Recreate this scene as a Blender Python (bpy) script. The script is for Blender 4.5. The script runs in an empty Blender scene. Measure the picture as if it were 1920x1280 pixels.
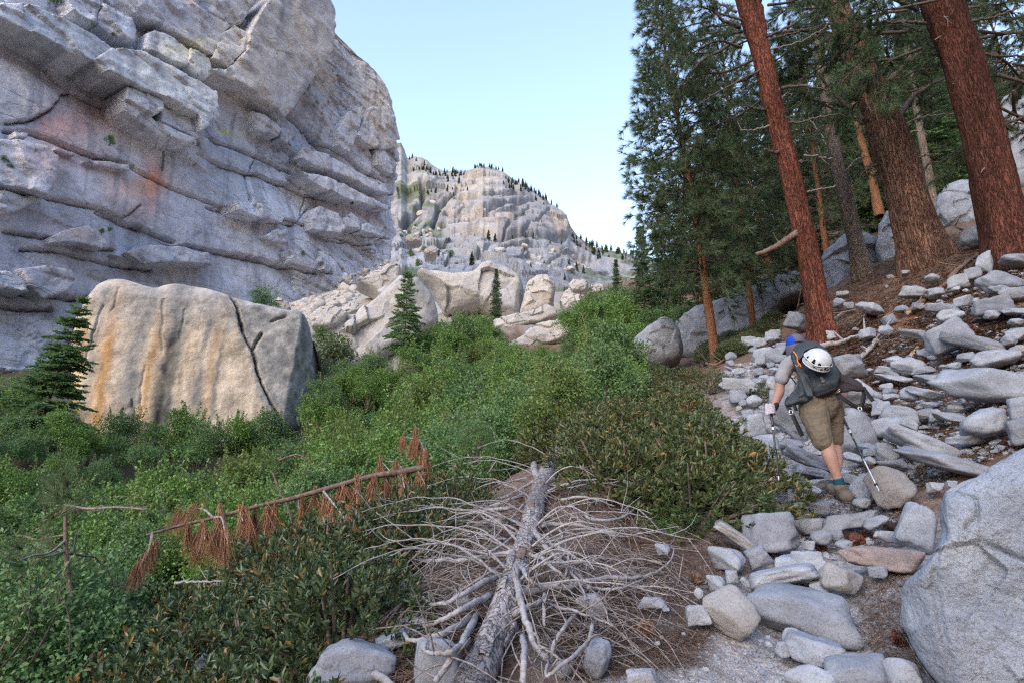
import bpy, bmesh, math, random
import numpy as np
from mathutils import Vector, Matrix

S = bpy.context.scene
C = S.collection
rad = math.radians
rng = np.random.default_rng(11)
random.seed(5)

# ------------------------------------------------------------------ camera, sky, sun, exposure
F, CX, CY = 1067.0, 960.0, 640.0            # focal length and centre in photograph pixels (1920 x 1280)
PITCH = rad(15.0)
CAM = np.array([0.0, 0.0, 1.6])
cam_d = bpy.data.cameras.new('camera')
cam_d.sensor_width = 36.0
cam_d.lens = 36.0 * F / 1920.0
cam_d.clip_start = 0.05
cam_d.clip_end = 6000.0
cam_o = bpy.data.objects.new('camera', cam_d)
C.objects.link(cam_o)
cam_o.location = CAM
cam_o.rotation_euler = (rad(90) + PITCH, 0, 0)
S.camera = cam_o

SUN_EL, SUN_AZ = rad(28.0), rad(208.0)      # azimuth clockwise from +Y: behind the camera, a little to the left
world = bpy.data.worlds.new('World')
S.world = world
world.use_nodes = True
wn = world.node_tree
bgn = wn.nodes['Background']
skyn = wn.nodes.new('ShaderNodeTexSky')
skyn.sky_type = 'NISHITA'
skyn.sun_disc = False
skyn.sun_elevation = SUN_EL
skyn.sun_rotation = SUN_AZ
skyn.altitude = 0.0
skyn.air_density = 2.0
skyn.dust_density = 1.5
skyn.ozone_density = 2.6
bgn.inputs['Strength'].default_value = 0.15
tintn = wn.nodes.new('ShaderNodeMix')          # white balance of the photograph: a touch towards lavender
tintn.data_type = 'RGBA'; tintn.blend_type = 'MULTIPLY'; tintn.inputs[0].default_value = 1.0
tintn.inputs[7].default_value = (1.04, 0.965, 1.06, 1)
wn.links.new(skyn.outputs['Color'], tintn.inputs[6])
wn.links.new(tintn.outputs[2], bgn.inputs['Color'])

sun_d = bpy.data.lights.new('sun', 'SUN')
sun_d.energy = 0.34
sun_d.angle = rad(38)
sun_d.color = (1.0, 0.97, 0.95)
sun_o = bpy.data.objects.new('sun', sun_d)
C.objects.link(sun_o)
_sd = Vector((math.sin(SUN_AZ) * math.cos(SUN_EL), math.cos(SUN_AZ) * math.cos(SUN_EL), math.sin(SUN_EL)))
sun_o.rotation_euler = _sd.to_track_quat('Z', 'Y').to_euler()
sun_o.location = (-5, -20, 30)

S.view_settings.view_transform = 'Standard'
S.view_settings.look = 'None'
S.view_settings.gamma = 1.0
S.view_settings.use_curve_mapping = False
S.view_settings.exposure = 1.6
S.cycles.max_bounces = 5
S.cycles.diffuse_bounces = 3
S.cycles.glossy_bounces = 2
S.cycles.transmission_bounces = 2
S.cycles.transparent_max_bounces = 4
S.cycles.use_denoising = False
S.cycles.filter_width = 1.3

# ------------------------------------------------------------------ pixel <-> world
_cp, _sp = math.cos(PITCH), math.sin(PITCH)

def ray(px, py):
    a = (np.asarray(px, float) - CX) / F
    b = (CY - np.asarray(py, float)) / F
    d = np.stack([a, _cp - b * _sp, _sp + b * _cp], -1)
    return d / d[..., 1:2]                   # scaled to one metre of forward (Y) travel

def at(px, py, Y):
    return CAM + ray(px, py) * np.asarray(Y, float)[..., None]

def proj(p):
    q = np.asarray(p, float) - CAM
    f = q[..., 1] * _cp + q[..., 2] * _sp
    u = -q[..., 1] * _sp + q[..., 2] * _cp
    f = np.where(np.abs(f) < 1e-6, 1e-6, f)
    return CX + F * q[..., 0] / f, CY - F * u / f

def zoomer(x0, y0, s):
    return lambda pts: [(x0 + x / s, y0 + y / s) for x, y in pts]
za = zoomer(0, 0, 2.977); zb = zoomer(400, 200, 2.37); zc = zoomer(1160, 0, 2.526); zd = zoomer(0, 400, 2.723)
zh = zoomer(1360, 600, 3.3675); zg = zoomer(560, 780, 2.56); zl = zoomer(0, 740, 2.37)

# ------------------------------------------------------------------ noise
def _h(ix, iy, iz, seed):
    n = (ix.astype(np.uint32) * np.uint32(374761393) + iy.astype(np.uint32) * np.uint32(668265263)
         + iz.astype(np.uint32) * np.uint32(2246822519) + np.uint32((seed * 3266489917) & 0xffffffff))
    n = (n ^ (n >> np.uint32(13))) * np.uint32(1274126177)
    n = n ^ (n >> np.uint32(16))
    return n.astype(np.float64) / 4294967295.0 * 2 - 1

def vnoise(p, seed=0):
    p = np.asarray(p, float)
    i = np.floor(p).astype(np.int64)
    f = p - i
    w = f * f * f * (f * (f * 6 - 15) + 10)
    out = 0
    for dx in (0, 1):
        wx = w[..., 0] if dx else 1 - w[..., 0]
        for dy in (0, 1):
            wy = w[..., 1] if dy else 1 - w[..., 1]
            for dz in (0, 1):
                wz = w[..., 2] if dz else 1 - w[..., 2]
                out = out + wx * wy * wz * _h(i[..., 0] + dx, i[..., 1] + dy, i[..., 2] + dz, seed)
    return out

def fbm(p, octv=4, seed=0, gain=0.5, lac=2.03):
    p = np.asarray(p, float)
    a, s, t = 1.0, 0, 0
    for k in range(octv):
        s = s + a * vnoise(p, seed + k * 17)
        t += a
        a *= gain
        p = p * lac + 3.7
    return s / t * 1.6

# ------------------------------------------------------------------ meshes and objects
def mesh(name, v, faces, mat=None, smooth=True, col=None):
    """faces: a list of int arrays (n x 3 or n x 4)."""
    me = bpy.data.meshes.new(name)
    v = np.asarray(v, np.float32).reshape(-1, 3)
    me.vertices.add(len(v))
    me.vertices.foreach_set('co', v.ravel())
    faces = [np.asarray(f, np.int32) for f in faces if len(f)]
    nl = sum(f.size for f in faces)
    npoly = sum(len(f) for f in faces)
    me.loops.add(nl)
    me.polygons.add(npoly)
    me.loops.foreach_set('vertex_index', np.concatenate([f.ravel() for f in faces]))
    st, k = [], 0
    for f in faces:
        st.append(k + np.arange(len(f), dtype=np.int32) * f.shape[1])
        k += f.size
    me.polygons.foreach_set('loop_start', np.concatenate(st))
    me.polygons.foreach_set('use_smooth', np.full(npoly, smooth, bool))
    if col is not None:
        a = me.color_attributes.new('tint', 'FLOAT_COLOR', 'POINT')
        c4 = np.ones((len(v), 4), np.float32)
        c4[:, :3] = col
        a.data.foreach_set('color', c4.ravel())
    me.update(calc_edges=True)
    me.validate()
    if mat:
        me.materials.append(mat)
    return me

def obj(name, me, parent=None, loc=(0, 0, 0), rot=(0, 0, 0), sc=(1, 1, 1), **props):
    o = bpy.data.objects.new(name, me)
    C.objects.link(o)
    o.location = loc
    o.rotation_euler = rot
    o.scale = sc if hasattr(sc, '__len__') else (sc, sc, sc)
    if parent:
        o.parent = parent
    for k, val in props.items():
        if val is not None:
            o[k] = val
    return o

def thing(name, label, category, loc=(0, 0, 0), group=None, rot=(0, 0, 0), sc=(1, 1, 1)):
    return obj(name, None, None, loc, rot, sc, label=label, category=category, group=group)

def copy_tree(root, loc=None, rot=None, sc=None, label=None, group=None):
    r = root.copy(); C.objects.link(r)
    if loc is not None: r.location = loc
    if rot is not None: r.rotation_euler = rot
    if sc is not None: r.scale = sc if hasattr(sc, '__len__') else (sc,) * 3
    if label: r['label'] = label
    if group: r['group'] = group
    for ch in KIDS.get(root.name, ()):
        c = ch.copy(); C.objects.link(c); c.parent = r
    return r
KIDS = {}

class MB:
    def __init__(s):
        s.v, s.t, s.q, s.n = [], [], [], 0
    def add(s, v, tri=None, quad=None):
        v = np.asarray(v, float).reshape(-1, 3)
        if tri is not None and len(tri): s.t.append(np.asarray(tri) + s.n)
        if quad is not None and len(quad): s.q.append(np.asarray(quad) + s.n)
        s.v.append(v); s.n += len(v)
    def mesh(s, name, mat, smooth=True, col=None):
        f = []
        if s.t: f.append(np.concatenate(s.t))
        if s.q: f.append(np.concatenate(s.q))
        return mesh(name, np.concatenate(s.v), f, mat, smooth, col)

def spline(pts, n):
    """Catmull-Rom through the points, n samples."""
    P = np.asarray(pts, float)
    if len(P) == 2:
        t = np.linspace(0, 1, n)[:, None]
        return P[0] * (1 - t) + P[1] * t
    E = np.vstack([2 * P[0] - P[1], P, 2 * P[-1] - P[-2]])
    d = np.r_[0, np.cumsum(np.linalg.norm(np.diff(P[:, :3], axis=0), axis=1))]
    u = np.linspace(0, d[-1], n)
    k = np.clip(np.searchsorted(d, u, 'right') - 1, 0, len(P) - 2)
    t = ((u - d[k]) / np.maximum(d[k + 1] - d[k], 1e-9))[:, None]
    a, b, c, e = E[k], E[k + 1], E[k + 2], E[k + 3]
    return 0.5 * (2 * b + (c - a) * t + (2 * a - 5 * b + 4 * c - e) * t ** 2 + (3 * b - a - 3 * c + e) * t ** 3)

def tube(mb, pts, r, n=7, flat=1.0, wob=0.0, cap=True):
    """A tube through pts (m x 3) with radii r (scalar or m)."""
    P = np.asarray(pts, float)
    m = len(P)
    r = np.broadcast_to(np.asarray(r, float), (m,))
    T = np.gradient(P, axis=0)
    T /= np.maximum(np.linalg.norm(T, axis=1, keepdims=True), 1e-9)
    ref = np.array([0, 0, 1.0]) if abs(T[0, 2]) < 0.9 else np.array([1.0, 0, 0])
    A = np.cross(T, ref); A /= np.maximum(np.linalg.norm(A, axis=1, keepdims=True), 1e-9)
    B = np.cross(T, A)
    th = np.arange(n) / n * 2 * math.pi
    rr = np.repeat(r[:, None], n, 1)
    if wob:
        rr = rr * (1 + wob * rng.uniform(-1, 1, (m, n)))
    v = P[:, None] + rr[..., None] * (np.cos(th)[None, :, None] * A[:, None] + flat * np.sin(th)[None, :, None] * B[:, None])
    i = np.arange(m - 1)[:, None] * n
    j = np.arange(n)[None]
    q = np.stack([i + j, i + (j + 1) % n, i + n + (j + 1) % n, i + n + j], -1).reshape(-1, 4)
    tri = None
    v = v.reshape(-1, 3)
    if cap:
        v = np.vstack([v, P[0], P[-1]])
        k = np.arange(n)
        tri = np.vstack([np.stack([np.full(n, m * n), (k + 1) % n, k], -1),
                         np.stack([np.full(n, m * n + 1), (m - 1) * n + k, (m - 1) * n + (k + 1) % n], -1)])
    mb.add(v, tri, q)

def inpoly(px, py, poly):
    px, py = np.asarray(px, float), np.asarray(py, float)
    r = np.zeros(px.shape, bool)
    for (x0, y0), (x1, y1) in zip(poly, poly[1:] + poly[:1]):
        c = (y0 > py) != (y1 > py)
        r ^= c & (px < (x1 - x0) * (py - y0) / ((y1 - y0) if y1 != y0 else 1e-9) + x0)
    return r

def polydist(px, py, line):
    d = np.full(np.shape(px), 1e9)
    for (x0, y0), (x1, y1) in zip(line[:-1], line[1:]):
        dx, dy = x1 - x0, y1 - y0
        t = np.clip(((px - x0) * dx + (py - y0) * dy) / (dx * dx + dy * dy + 1e-9), 0, 1)
        d = np.minimum(d, np.hypot(px - x0 - t * dx, py - y0 - t * dy))
    return d

def rand_in(poly, n, r=None):
    r = r or rng
    P = np.array(poly)
    out = []
    while len(out) < n:
        x = r.uniform(*[P[:, 0].min(), P[:, 0].max()]); y = r.uniform(P[:, 1].min(), P[:, 1].max())
        if inpoly(np.array([x]), np.array([y]), list(poly))[0]:
            out.append((x, y))
    return out

def sstep(a, b, x):
    t = np.clip((x - a) / (b - a), 0, 1)
    return t * t * (3 - 2 * t)

# ------------------------------------------------------------------ materials
def new_mat(name, rough=0.8, spec=0.3):
    m = bpy.data.materials.new(name)
    m.use_nodes = True
    b = m.node_tree.nodes['Principled BSDF']
    b.inputs['Roughness'].default_value = rough
    b.inputs['Specular IOR Level'].default_value = spec
    return m, m.node_tree, b

def nd(nt, typ, **kw):
    n = nt.nodes.new(typ)
    for k, v in kw.items():
        if k in n.inputs: n.inputs[k].default_value = v
        else: setattr(n, k, v)
    return n

def ramp(nt, src, stops, interp='LINEAR'):
    r = nt.nodes.new('ShaderNodeValToRGB')
    r.color_ramp.interpolation = interp
    e = r.color_ramp.elements
    while len(e) < len(stops): e.new(0.5)
    for k, (p, c) in enumerate(stops):
        e[k].position = p
        e[k].color = (*c, 1) if hasattr(c, '__len__') else (c, c, c, 1)
    nt.links.new(src, r.inputs[0])
    return r.outputs[0]

def mix(nt, fac, a, b, mode='MIX'):
    n = nt.nodes.new('ShaderNodeMix')
    n.data_type = 'RGBA'; n.blend_type = mode
    for val, i in ((fac, 0), (a, 6), (b, 7)):
        if hasattr(val, 'is_output') or isinstance(val, bpy.types.NodeSocket): nt.links.new(val, n.inputs[i])
        elif hasattr(val, '__len__'): n.inputs[i].default_value = (*val, 1)
        else: n.inputs[i].default_value = val if i == 0 else (val, val, val, 1)
    return n.outputs[2]

def position(nt, scale=(1, 1, 1), rot=(0, 0, 0)):
    g = nt.nodes.new('ShaderNodeNewGeometry')
    mp = nt.nodes.new('ShaderNodeMapping')
    mp.inputs['Scale'].default_value = scale
    mp.inputs['Rotation'].default_value = rot
    nt.links.new(g.outputs['Position'], mp.inputs['Vector'])
    return mp.outputs[0]

def noise_n(nt, vec, scale, detail=4, rough=0.55, dist=0.0):
    n = nd(nt, 'ShaderNodeTexNoise', Scale=scale, Detail=detail, Roughness=rough, Distortion=dist)
    nt.links.new(vec, n.inputs['Vector'])
    return n.outputs['Fac']

def bump(nt, b, h, strength=0.5, dist=0.05, prev=None):
    n = nd(nt, 'ShaderNodeBump', Strength=strength, Distance=dist)
    nt.links.new(h, n.inputs['Height'])
    if prev is not None: nt.links.new(prev, n.inputs['Normal'])
    nt.links.new(n.outputs[0], b.inputs['Normal'])
    return n.outputs[0]

def joints(nt, pos, size, dist=0.35):
    """Thin irregular cracks: distance to the edges of distorted cells of the given size (x, y, z in metres)."""
    mp = nd(nt, 'ShaderNodeMapping'); mp.inputs['Scale'].default_value = tuple(1 / s for s in size); mp.inputs['Rotation'].default_value = (0.12, -0.16, 0.3)
    nt.links.new(pos, mp.inputs['Vector'])
    nz = nd(nt, 'ShaderNodeTexNoise', Scale=1.6, Detail=5); nt.links.new(mp.outputs[0], nz.inputs['Vector'])
    vm = nd(nt, 'ShaderNodeVectorMath'); vm.operation = 'MULTIPLY_ADD'; vm.inputs[1].default_value = (dist,) * 3
    nt.links.new(nz.outputs['Color'], vm.inputs[0]); nt.links.new(mp.outputs[0], vm.inputs[2])
    v = nd(nt, 'ShaderNodeTexVoronoi', Scale=1.0); v.feature = 'DISTANCE_TO_EDGE'
    nt.links.new(vm.outputs[0], v.inputs['Vector'])
    m2 = noise_n(nt, mp.outputs[0], 0.9, 3, .6)
    th = ramp(nt, m2, [(0.42, 0.0), (0.60, 1.0)])          # cracks come and go
    ln = ramp(nt, v.outputs['Distance'], [(0.0, 1.0), (0.022, 0.0)])
    mm = nd(nt, 'ShaderNodeMath'); mm.operation = 'MULTIPLY'
    nt.links.new(th, mm.inputs[0]); nt.links.new(ln, mm.inputs[1])
    return mm.outputs[0]

def rock_mat(name, base, dark, big, speck, bumpd, tint=False, warm=None, vary=False, pepper=0.55, crack=None):
    """Granite: base/dark mottling at the size 'big' (m), mineral specks of the size 'speck' (m)."""
    m, nt, b = new_mat(name, 0.92, 0.15)
    pos = position(nt)
    n1 = noise_n(nt, pos, 1.0 / big, 5, 0.6)
    col = mix(nt, ramp(nt, n1, [(0.34, 0.0), (0.66, 1.0)]), dark, base)
    if warm is not None:
        n3 = noise_n(nt, pos, 0.45 / big, 3, 0.5, 0.4)
        col = mix(nt, ramp(nt, n3, [(0.52, 0.0), (0.70, 0.75)]), col, warm)
    if tint:
        a = nd(nt, 'ShaderNodeVertexColor'); a.layer_name = 'tint'
        n0 = noise_n(nt, pos, 1.0 / big, 6, 0.65)
        col = mix(nt, 1.0, a.outputs['Color'], ramp(nt, n0, [(0.25, 0.62), (0.5, 1.0), (0.75, 1.25)]), 'MULTIPLY')
    n2 = noise_n(nt, pos, 1.0 / speck, 3, 0.7)
    col = mix(nt, ramp(nt, n2, [(0.33, pepper), (0.46, 0.0)]), col, (0.09, 0.09, 0.095))
    col = mix(nt, ramp(nt, n2, [(0.58, 0.0), (0.74, 0.28)]), col, (0.52, 0.52, 0.53))
    oi = nd(nt, 'ShaderNodeObjectInfo')
    col = mix(nt, 1.0, col, ramp(nt, oi.outputs['Random'], [(0.0, (0.74, 0.74, 0.76)), (0.5, (0.92, 0.93, 0.95)), (1.0, (1.10, 1.08, 1.05))]), 'MULTIPLY') if vary else col
    nt.links.new(col, b.inputs['Base Color'])
    nb = noise_n(nt, pos, 2.5 / big, 7, 0.62)
    if crack:
        ck = None
        for k in (1.0, 0.37):
            c1 = joints(nt, pos, [x * k for x in crack])
            if ck is None: ck = c1
            else:
                mx = nd(nt, 'ShaderNodeMath'); mx.operation = 'MAXIMUM'
                nt.links.new(ck, mx.inputs[0]); nt.links.new(c1, mx.inputs[1]); ck = mx.outputs[0]
        sc_ = nd(nt, 'ShaderNodeMath'); sc_.operation = 'MULTIPLY'; sc_.inputs[1].default_value = 0.22
        nt.links.new(ck, sc_.inputs[0])
        nt.links.new(mix(nt, sc_.outputs[0], col, (0.07, 0.07, 0.075)), b.inputs['Base Color'])
    p = bump(nt, b, nb, 0.6, bumpd)
    if crack:
        iv = nd(nt, 'ShaderNodeMath'); iv.operation = 'SUBTRACT'; iv.inputs[0].default_value = 1.0
        nt.links.new(ck, iv.inputs[1])
        p = bump(nt, b, iv.outputs[0], 0.5, bumpd * 0.5, p)
    bump(nt, b, n2, 0.14, speck * 0.25, p)
    return m

M = {}
M['granite'] = rock_mat('pale_granite', (0.345, 0.37, 0.41), (0.225, 0.245, 0.28), 0.22, 0.011, 0.025, vary=True, pepper=0.5)
M['granite_warm'] = rock_mat('tan_granite', (0.315, 0.308, 0.305), (0.225, 0.22, 0.215), 0.22, 0.011, 0.025, vary=True, pepper=0.5)
M['granite_pink'] = rock_mat('pink_brown_granite', (0.30, 0.235, 0.215), (0.20, 0.17, 0.165), 0.18, 0.012, 0.03)
M['granite_near'] = rock_mat('coarse_grey_granite', (0.30, 0.335, 0.39), (0.18, 0.205, 0.25), 0.30, 0.013, 0.10, pepper=0.65)
M['granite_far'] = rock_mat('bleached_granite', (0.50, 0.48, 0.45), (0.37, 0.36, 0.35), 2.0, 0.16, 0.2, warm=(0.48, 0.42, 0.35), pepper=0.35)
M['boulder'] = rock_mat('streaked_granite', (0.5, 0.5, 0.5), (0.5, 0.5, 0.5), 0.8, 0.10, 0.10, tint=True, pepper=0.15)
M['cliff'] = rock_mat('cliff_granite', (0.5, 0.5, 0.5), (0.5, 0.5, 0.5), 2.2, 0.5, 0.5, tint=True, pepper=0.1, crack=(16.0, 16.0, 5.0))
M['dome'] = rock_mat('far_granite', (0.5, 0.5, 0.5), (0.5, 0.5, 0.5), 14.0, 3.0, 2.5, tint=True, pepper=0.2)

def bark_mat(name, hi, mid, lo, scale, bumpd, stretch=0.22):
    m, nt, b = new_mat(name, 0.93, 0.1)
    tc = nd(nt, 'ShaderNodeTexCoord')
    mp = nd(nt, 'ShaderNodeMapping'); mp.inputs['Scale'].default_value = (1, 1, stretch)
    nt.links.new(tc.outputs['Object'], mp.inputs['Vector'])
    v = nd(nt, 'ShaderNodeTexVoronoi', Scale=scale); v.feature = 'DISTANCE_TO_EDGE'
    nz = nd(nt, 'ShaderNodeTexNoise', Scale=scale * 0.8, Detail=5)
    nt.links.new(mp.outputs[0], nz.inputs['Vector'])
    vm = nd(nt, 'ShaderNodeVectorMath'); vm.operation = 'MULTIPLY_ADD'
    vm.inputs[1].default_value = (0.5, 0.5, 0.5)
    nt.links.new(nz.outputs['Color'], vm.inputs[0]); nt.links.new(mp.outputs[0], vm.inputs[2])
    nt.links.new(vm.outputs[0], v.inputs['Vector'])
    fine = noise_n(nt, mp.outputs[0], scale * 4, 6, 0.7)
    big_ = noise_n(nt, mp.outputs[0], 1.3, 4, .6)
    plate = ramp(nt, v.outputs['Distance'], [(0.0, 0.12), (0.05, 0.7), (0.22, 1.0)])
    col = mix(nt, ramp(nt, fine, [(0.40, 0.0), (0.62, 1.0)]), mid, hi)
    fleck = noise_n(nt, mp.outputs[0], scale * 3.2, 3, .5)
    col = mix(nt, ramp(nt, fleck, [(0.66, 0.0), (0.72, 0.7)]), col, tuple(min(1, x * 1.4 + .02) for x in hi))
    col = mix(nt, plate, lo, col)
    col = mix(nt, 1.0, col, ramp(nt, big_, [(0.3, 0.55), (0.5, 1.0), (0.7, 1.35)]), 'MULTIPLY')
    nt.links.new(col, b.inputs['Base Color'])
    p = bump(nt, b, plate, 0.9, bumpd)
    bump(nt, b, fine, 0.6, bumpd * 0.5, p)
    return m
M['bark_red'] = bark_mat('red_plated_bark', (0.235, 0.092, 0.060), (0.125, 0.041, 0.026), (0.035, 0.018, 0.016), 12.0, 0.05, 0.16)
M['bark_dark'] = bark_mat('dark_red_bark', (0.155, 0.066, 0.046), (0.085, 0.031, 0.022), (0.03, 0.017, 0.015), 12.0, 0.05, 0.14)
M['bark_brown'] = bark_mat('brown_furrowed_bark', (0.29, 0.185, 0.14), (0.15, 0.075, 0.050), (0.035, 0.024, 0.02), 10.0, 0.06, 0.13)
M['bark_grey'] = bark_mat('grey_bark', (0.30, 0.245, 0.20), (0.19, 0.15, 0.12), (0.06, 0.05, 0.042), 14.0, 0.03, 0.15)
M['bark_orange'] = bark_mat('orange_bark', (0.40, 0.20, 0.11), (0.26, 0.115, 0.06), (0.06, 0.035, 0.025), 26.0, 0.02, 0.25)

def wood_mat(name, a, bcol, scale=40.0, stretch=1.0):
    m, nt, b = new_mat(name, 0.85, 0.2)
    pos = position(nt, (1, 1, stretch))
    n = noise_n(nt, pos, scale, 5, 0.65)
    col = mix(nt, ramp(nt, n, [(0.35, 0.0), (0.62, 1.0)]), a, bcol)
    n2 = noise_n(nt, pos, scale * 0.25, 4, 0.6)
    col = mix(nt, ramp(nt, n2, [(0.58, 0.0), (0.66, 0.6)]), col, tuple(x * 0.45 for x in a))
    nt.links.new(col, b.inputs['Base Color'])
    bump(nt, b, n, 0.5, 0.006)
    return m
M['deadwood'] = wood_mat('silver_deadwood', (0.21, 0.195, 0.195), (0.37, 0.36, 0.365))
M['twig'] = wood_mat('grey_twig', (0.13, 0.105, 0.095), (0.30, 0.27, 0.255), 60)
M['limb'] = wood_mat('dark_limb', (0.055, 0.045, 0.04), (0.14, 0.115, 0.10), 30)
M['brownwood'] = wood_mat('brown_wood', (0.10, 0.07, 0.055), (0.24, 0.17, 0.135), 30)
M['rawwood'] = wood_mat('split_wood', (0.36, 0.22, 0.12), (0.56, 0.40, 0.25), 25)
M['stem'] = wood_mat('shrub_stem', (0.08, 0.06, 0.05), (0.20, 0.16, 0.13), 40)

def leaf_mat(name, cols, rough=0.5, spec=0.35, trans=0.25):
    """Leaves: one colour per leaf out of the ramp, some light through the blade."""
    m, nt, b = new_mat(name, rough, spec)
    g = nd(nt, 'ShaderNodeNewGeometry')
    oi = nd(nt, 'ShaderNodeObjectInfo')
    ad = nd(nt, 'ShaderNodeMath'); ad.operation = 'MULTIPLY_ADD'
    ad.inputs[1].default_value = 0.22
    nt.links.new(oi.outputs['Random'], ad.inputs[0]); nt.links.new(g.outputs['Random Per Island'], ad.inputs[2])
    fr = nd(nt, 'ShaderNodeMath'); fr.operation = 'SUBTRACT'; fr.inputs[1].default_value = 0.11
    nt.links.new(ad.outputs[0], fr.inputs[0])
    col = ramp(nt, fr.outputs[0], cols)
    nt.links.new(col, b.inputs['Base Color'])
    if trans:
        t = nd(nt, 'ShaderNodeBsdfTranslucent')
        nt.links.new(col, t.inputs['Color'])
        mx = nd(nt, 'ShaderNodeMixShader', Fac=trans)
        out = nt.nodes['Material Output']
        nt.links.new(b.outputs[0], mx.inputs[1]); nt.links.new(t.outputs[0], mx.inputs[2])
        nt.links.new(mx.outputs[0], out.inputs['Surface'])
    return m
M['leaf_dark'] = leaf_mat('leathery_green_leaf', [(0.0, (0.040, 0.075, 0.036)), (0.45, (0.065, 0.105, 0.046)), (0.86, (0.095, 0.13, 0.05)), (0.93, (0.20, 0.135, 0.045)), (1.0, (0.26, 0.15, 0.055))], 0.38, 0.5, 0.12)
M['leaf_gold'] = leaf_mat('gold_tipped_leaf', [(0.0, (0.045, 0.08, 0.034)), (0.40, (0.085, 0.115, 0.042)), (0.86, (0.105, 0.13, 0.045)), (0.94, (0.22, 0.15, 0.05)), (1.0, (0.32, 0.17, 0.065))], 0.4, 0.5, 0.12)
M['leaf_bright'] = leaf_mat('bright_green_leaf', [(0.0, (0.09, 0.18, 0.04)), (0.5, (0.145, 0.265, 0.06)), (1.0, (0.22, 0.335, 0.10))], 0.5, 0.3, 0.22)
M['leaf_lime'] = leaf_mat('yellow_green_leaf', [(0.0, (0.11, 0.17, 0.04)), (0.5, (0.17, 0.25, 0.065)), (1.0, (0.24, 0.31, 0.11))], 0.5, 0.3, 0.35)
M['leaf_mid'] = leaf_mat('mid_green_leaf', [(0.0, (0.065, 0.15, 0.05)), (0.5, (0.11, 0.215, 0.07)), (1.0, (0.18, 0.27, 0.11))], 0.5, 0.3, 0.2)
M['leaf_sage'] = leaf_mat('sage_green_leaf', [(0.0, (0.10, 0.15, 0.07)), (0.5, (0.15, 0.20, 0.10)), (1.0, (0.22, 0.26, 0.14))], 0.6, 0.2, 0.25)
M['needle_pine'] = leaf_mat('pine_needle', [(0.0, (0.055, 0.105, 0.06)), (0.6, (0.10, 0.16, 0.08)), (0.9, (0.145, 0.19, 0.085)), (1.0, (0.16, 0.14, 0.07))], 0.5, 0.3, 0.2)
M['needle_fir'] = leaf_mat('fir_needle', [(0.0, (0.045, 0.10, 0.042)), (0.6, (0.08, 0.15, 0.06)), (1.0, (0.12, 0.19, 0.08))], 0.5, 0.3, 0.25)
M['needle_sunlit'] = leaf_mat('sunlit_fir_needle', [(0.0, (0.055, 0.125, 0.045)), (0.6, (0.09, 0.17, 0.06)), (1.0, (0.14, 0.22, 0.085))], 0.5, 0.3, 0.25)  # lighter copy of the fir needles, back light put into the colour
M['needle_fresh'] = leaf_mat('fresh_fir_needle', [(0.0, (0.10, 0.20, 0.08)), (0.6, (0.17, 0.28, 0.11)), (1.0, (0.24, 0.34, 0.15))], 0.5, 0.3, 0.45)
M['needle_far'] = leaf_mat('far_needle', [(0.0, (0.045, 0.07, 0.035)), (0.7, (0.075, 0.10, 0.048)), (1.0, (0.12, 0.125, 0.06))], 0.6, 0.2, 0.1)
M['needle_dead'] = leaf_mat('dead_needle', [(0.0, (0.20, 0.092, 0.05)), (0.5, (0.31, 0.155, 0.082)), (1.0, (0.42, 0.25, 0.145))], 0.6, 0.25, 0.15)
M['litter'] = leaf_mat('needle_litter', [(0.0, (0.11, 0.068, 0.048)), (0.55, (0.21, 0.14, 0.10)), (1.0, (0.36, 0.27, 0.20))], 0.8, 0.1, 0.0)
# ------------------------------------------------------------------ terrain: slope z/r as a thin-plate spline over (azimuth, log distance)
_pix = [(1550, 1280, 2.9), (1560, 1150, 3.55), (1600, 1000, 5.0), (1480, 930, 6.0), (1500, 860, 6.7), (1480, 800, 7.6), (1450, 700, 9.8), (1420, 650, 12.0),
        (1300, 1250, 2.95), (1320, 1150, 3.4), (1300, 1050, 4.1), (1340, 960, 5.2), (1000, 1280, 2.75), (1150, 1150, 3.4), (1100, 1050, 4.1), (980, 1050, 4.0),
        (1020, 900, 5.7), (1060, 850, 6.6), (700, 1250, 2.85), (850, 1150, 3.3), (1250, 970, 5.3), (1180, 900, 6.2), (1260, 800, 8.2), (1370, 740, 9.2), (1150, 790, 8.6),
        (1240, 695, 20), (1343, 665, 15), (1412, 612, 19), (1480, 560, 25), (1615, 508, 19), (1740, 475, 14.5), (1890, 490, 11), (1600, 560, 15), (1540, 630, 11.8),
        (1500, 620, 13.2), (1750, 560, 10.6), (1700, 610, 9.4), (1850, 570, 8.8), (1900, 630, 7.4), (1850, 710, 6.5), (1750, 770, 6.5), (1700, 860, 5.6), (1900, 830, 4.7),
        (1660, 700, 8.4), (1560, 760, 7.8), (1840, 420, 20), (1700, 440, 24), (1900, 330, 32), (1600, 450, 30), (1500, 510, 32), (1400, 570, 30), (1300, 610, 30),
        (1900, 150, 70), (1700, 250, 70), (1500, 410, 70), (1400, 470, 70), (1250, 540, 70), (1200, 580, 45), (1650, 1060, 3.9), (1700, 960, 4.9),
        (600, 660, 37), (560, 605, 52), (740, 525, 84), (550, 580, 72), (650, 545, 82), (300, 660, 62), (0, 720, 52), (930, 600, 50), (820, 650, 36), (930, 642, 38), (1040, 645, 36), (1100, 590, 48), (900, 560, 84)]
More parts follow.
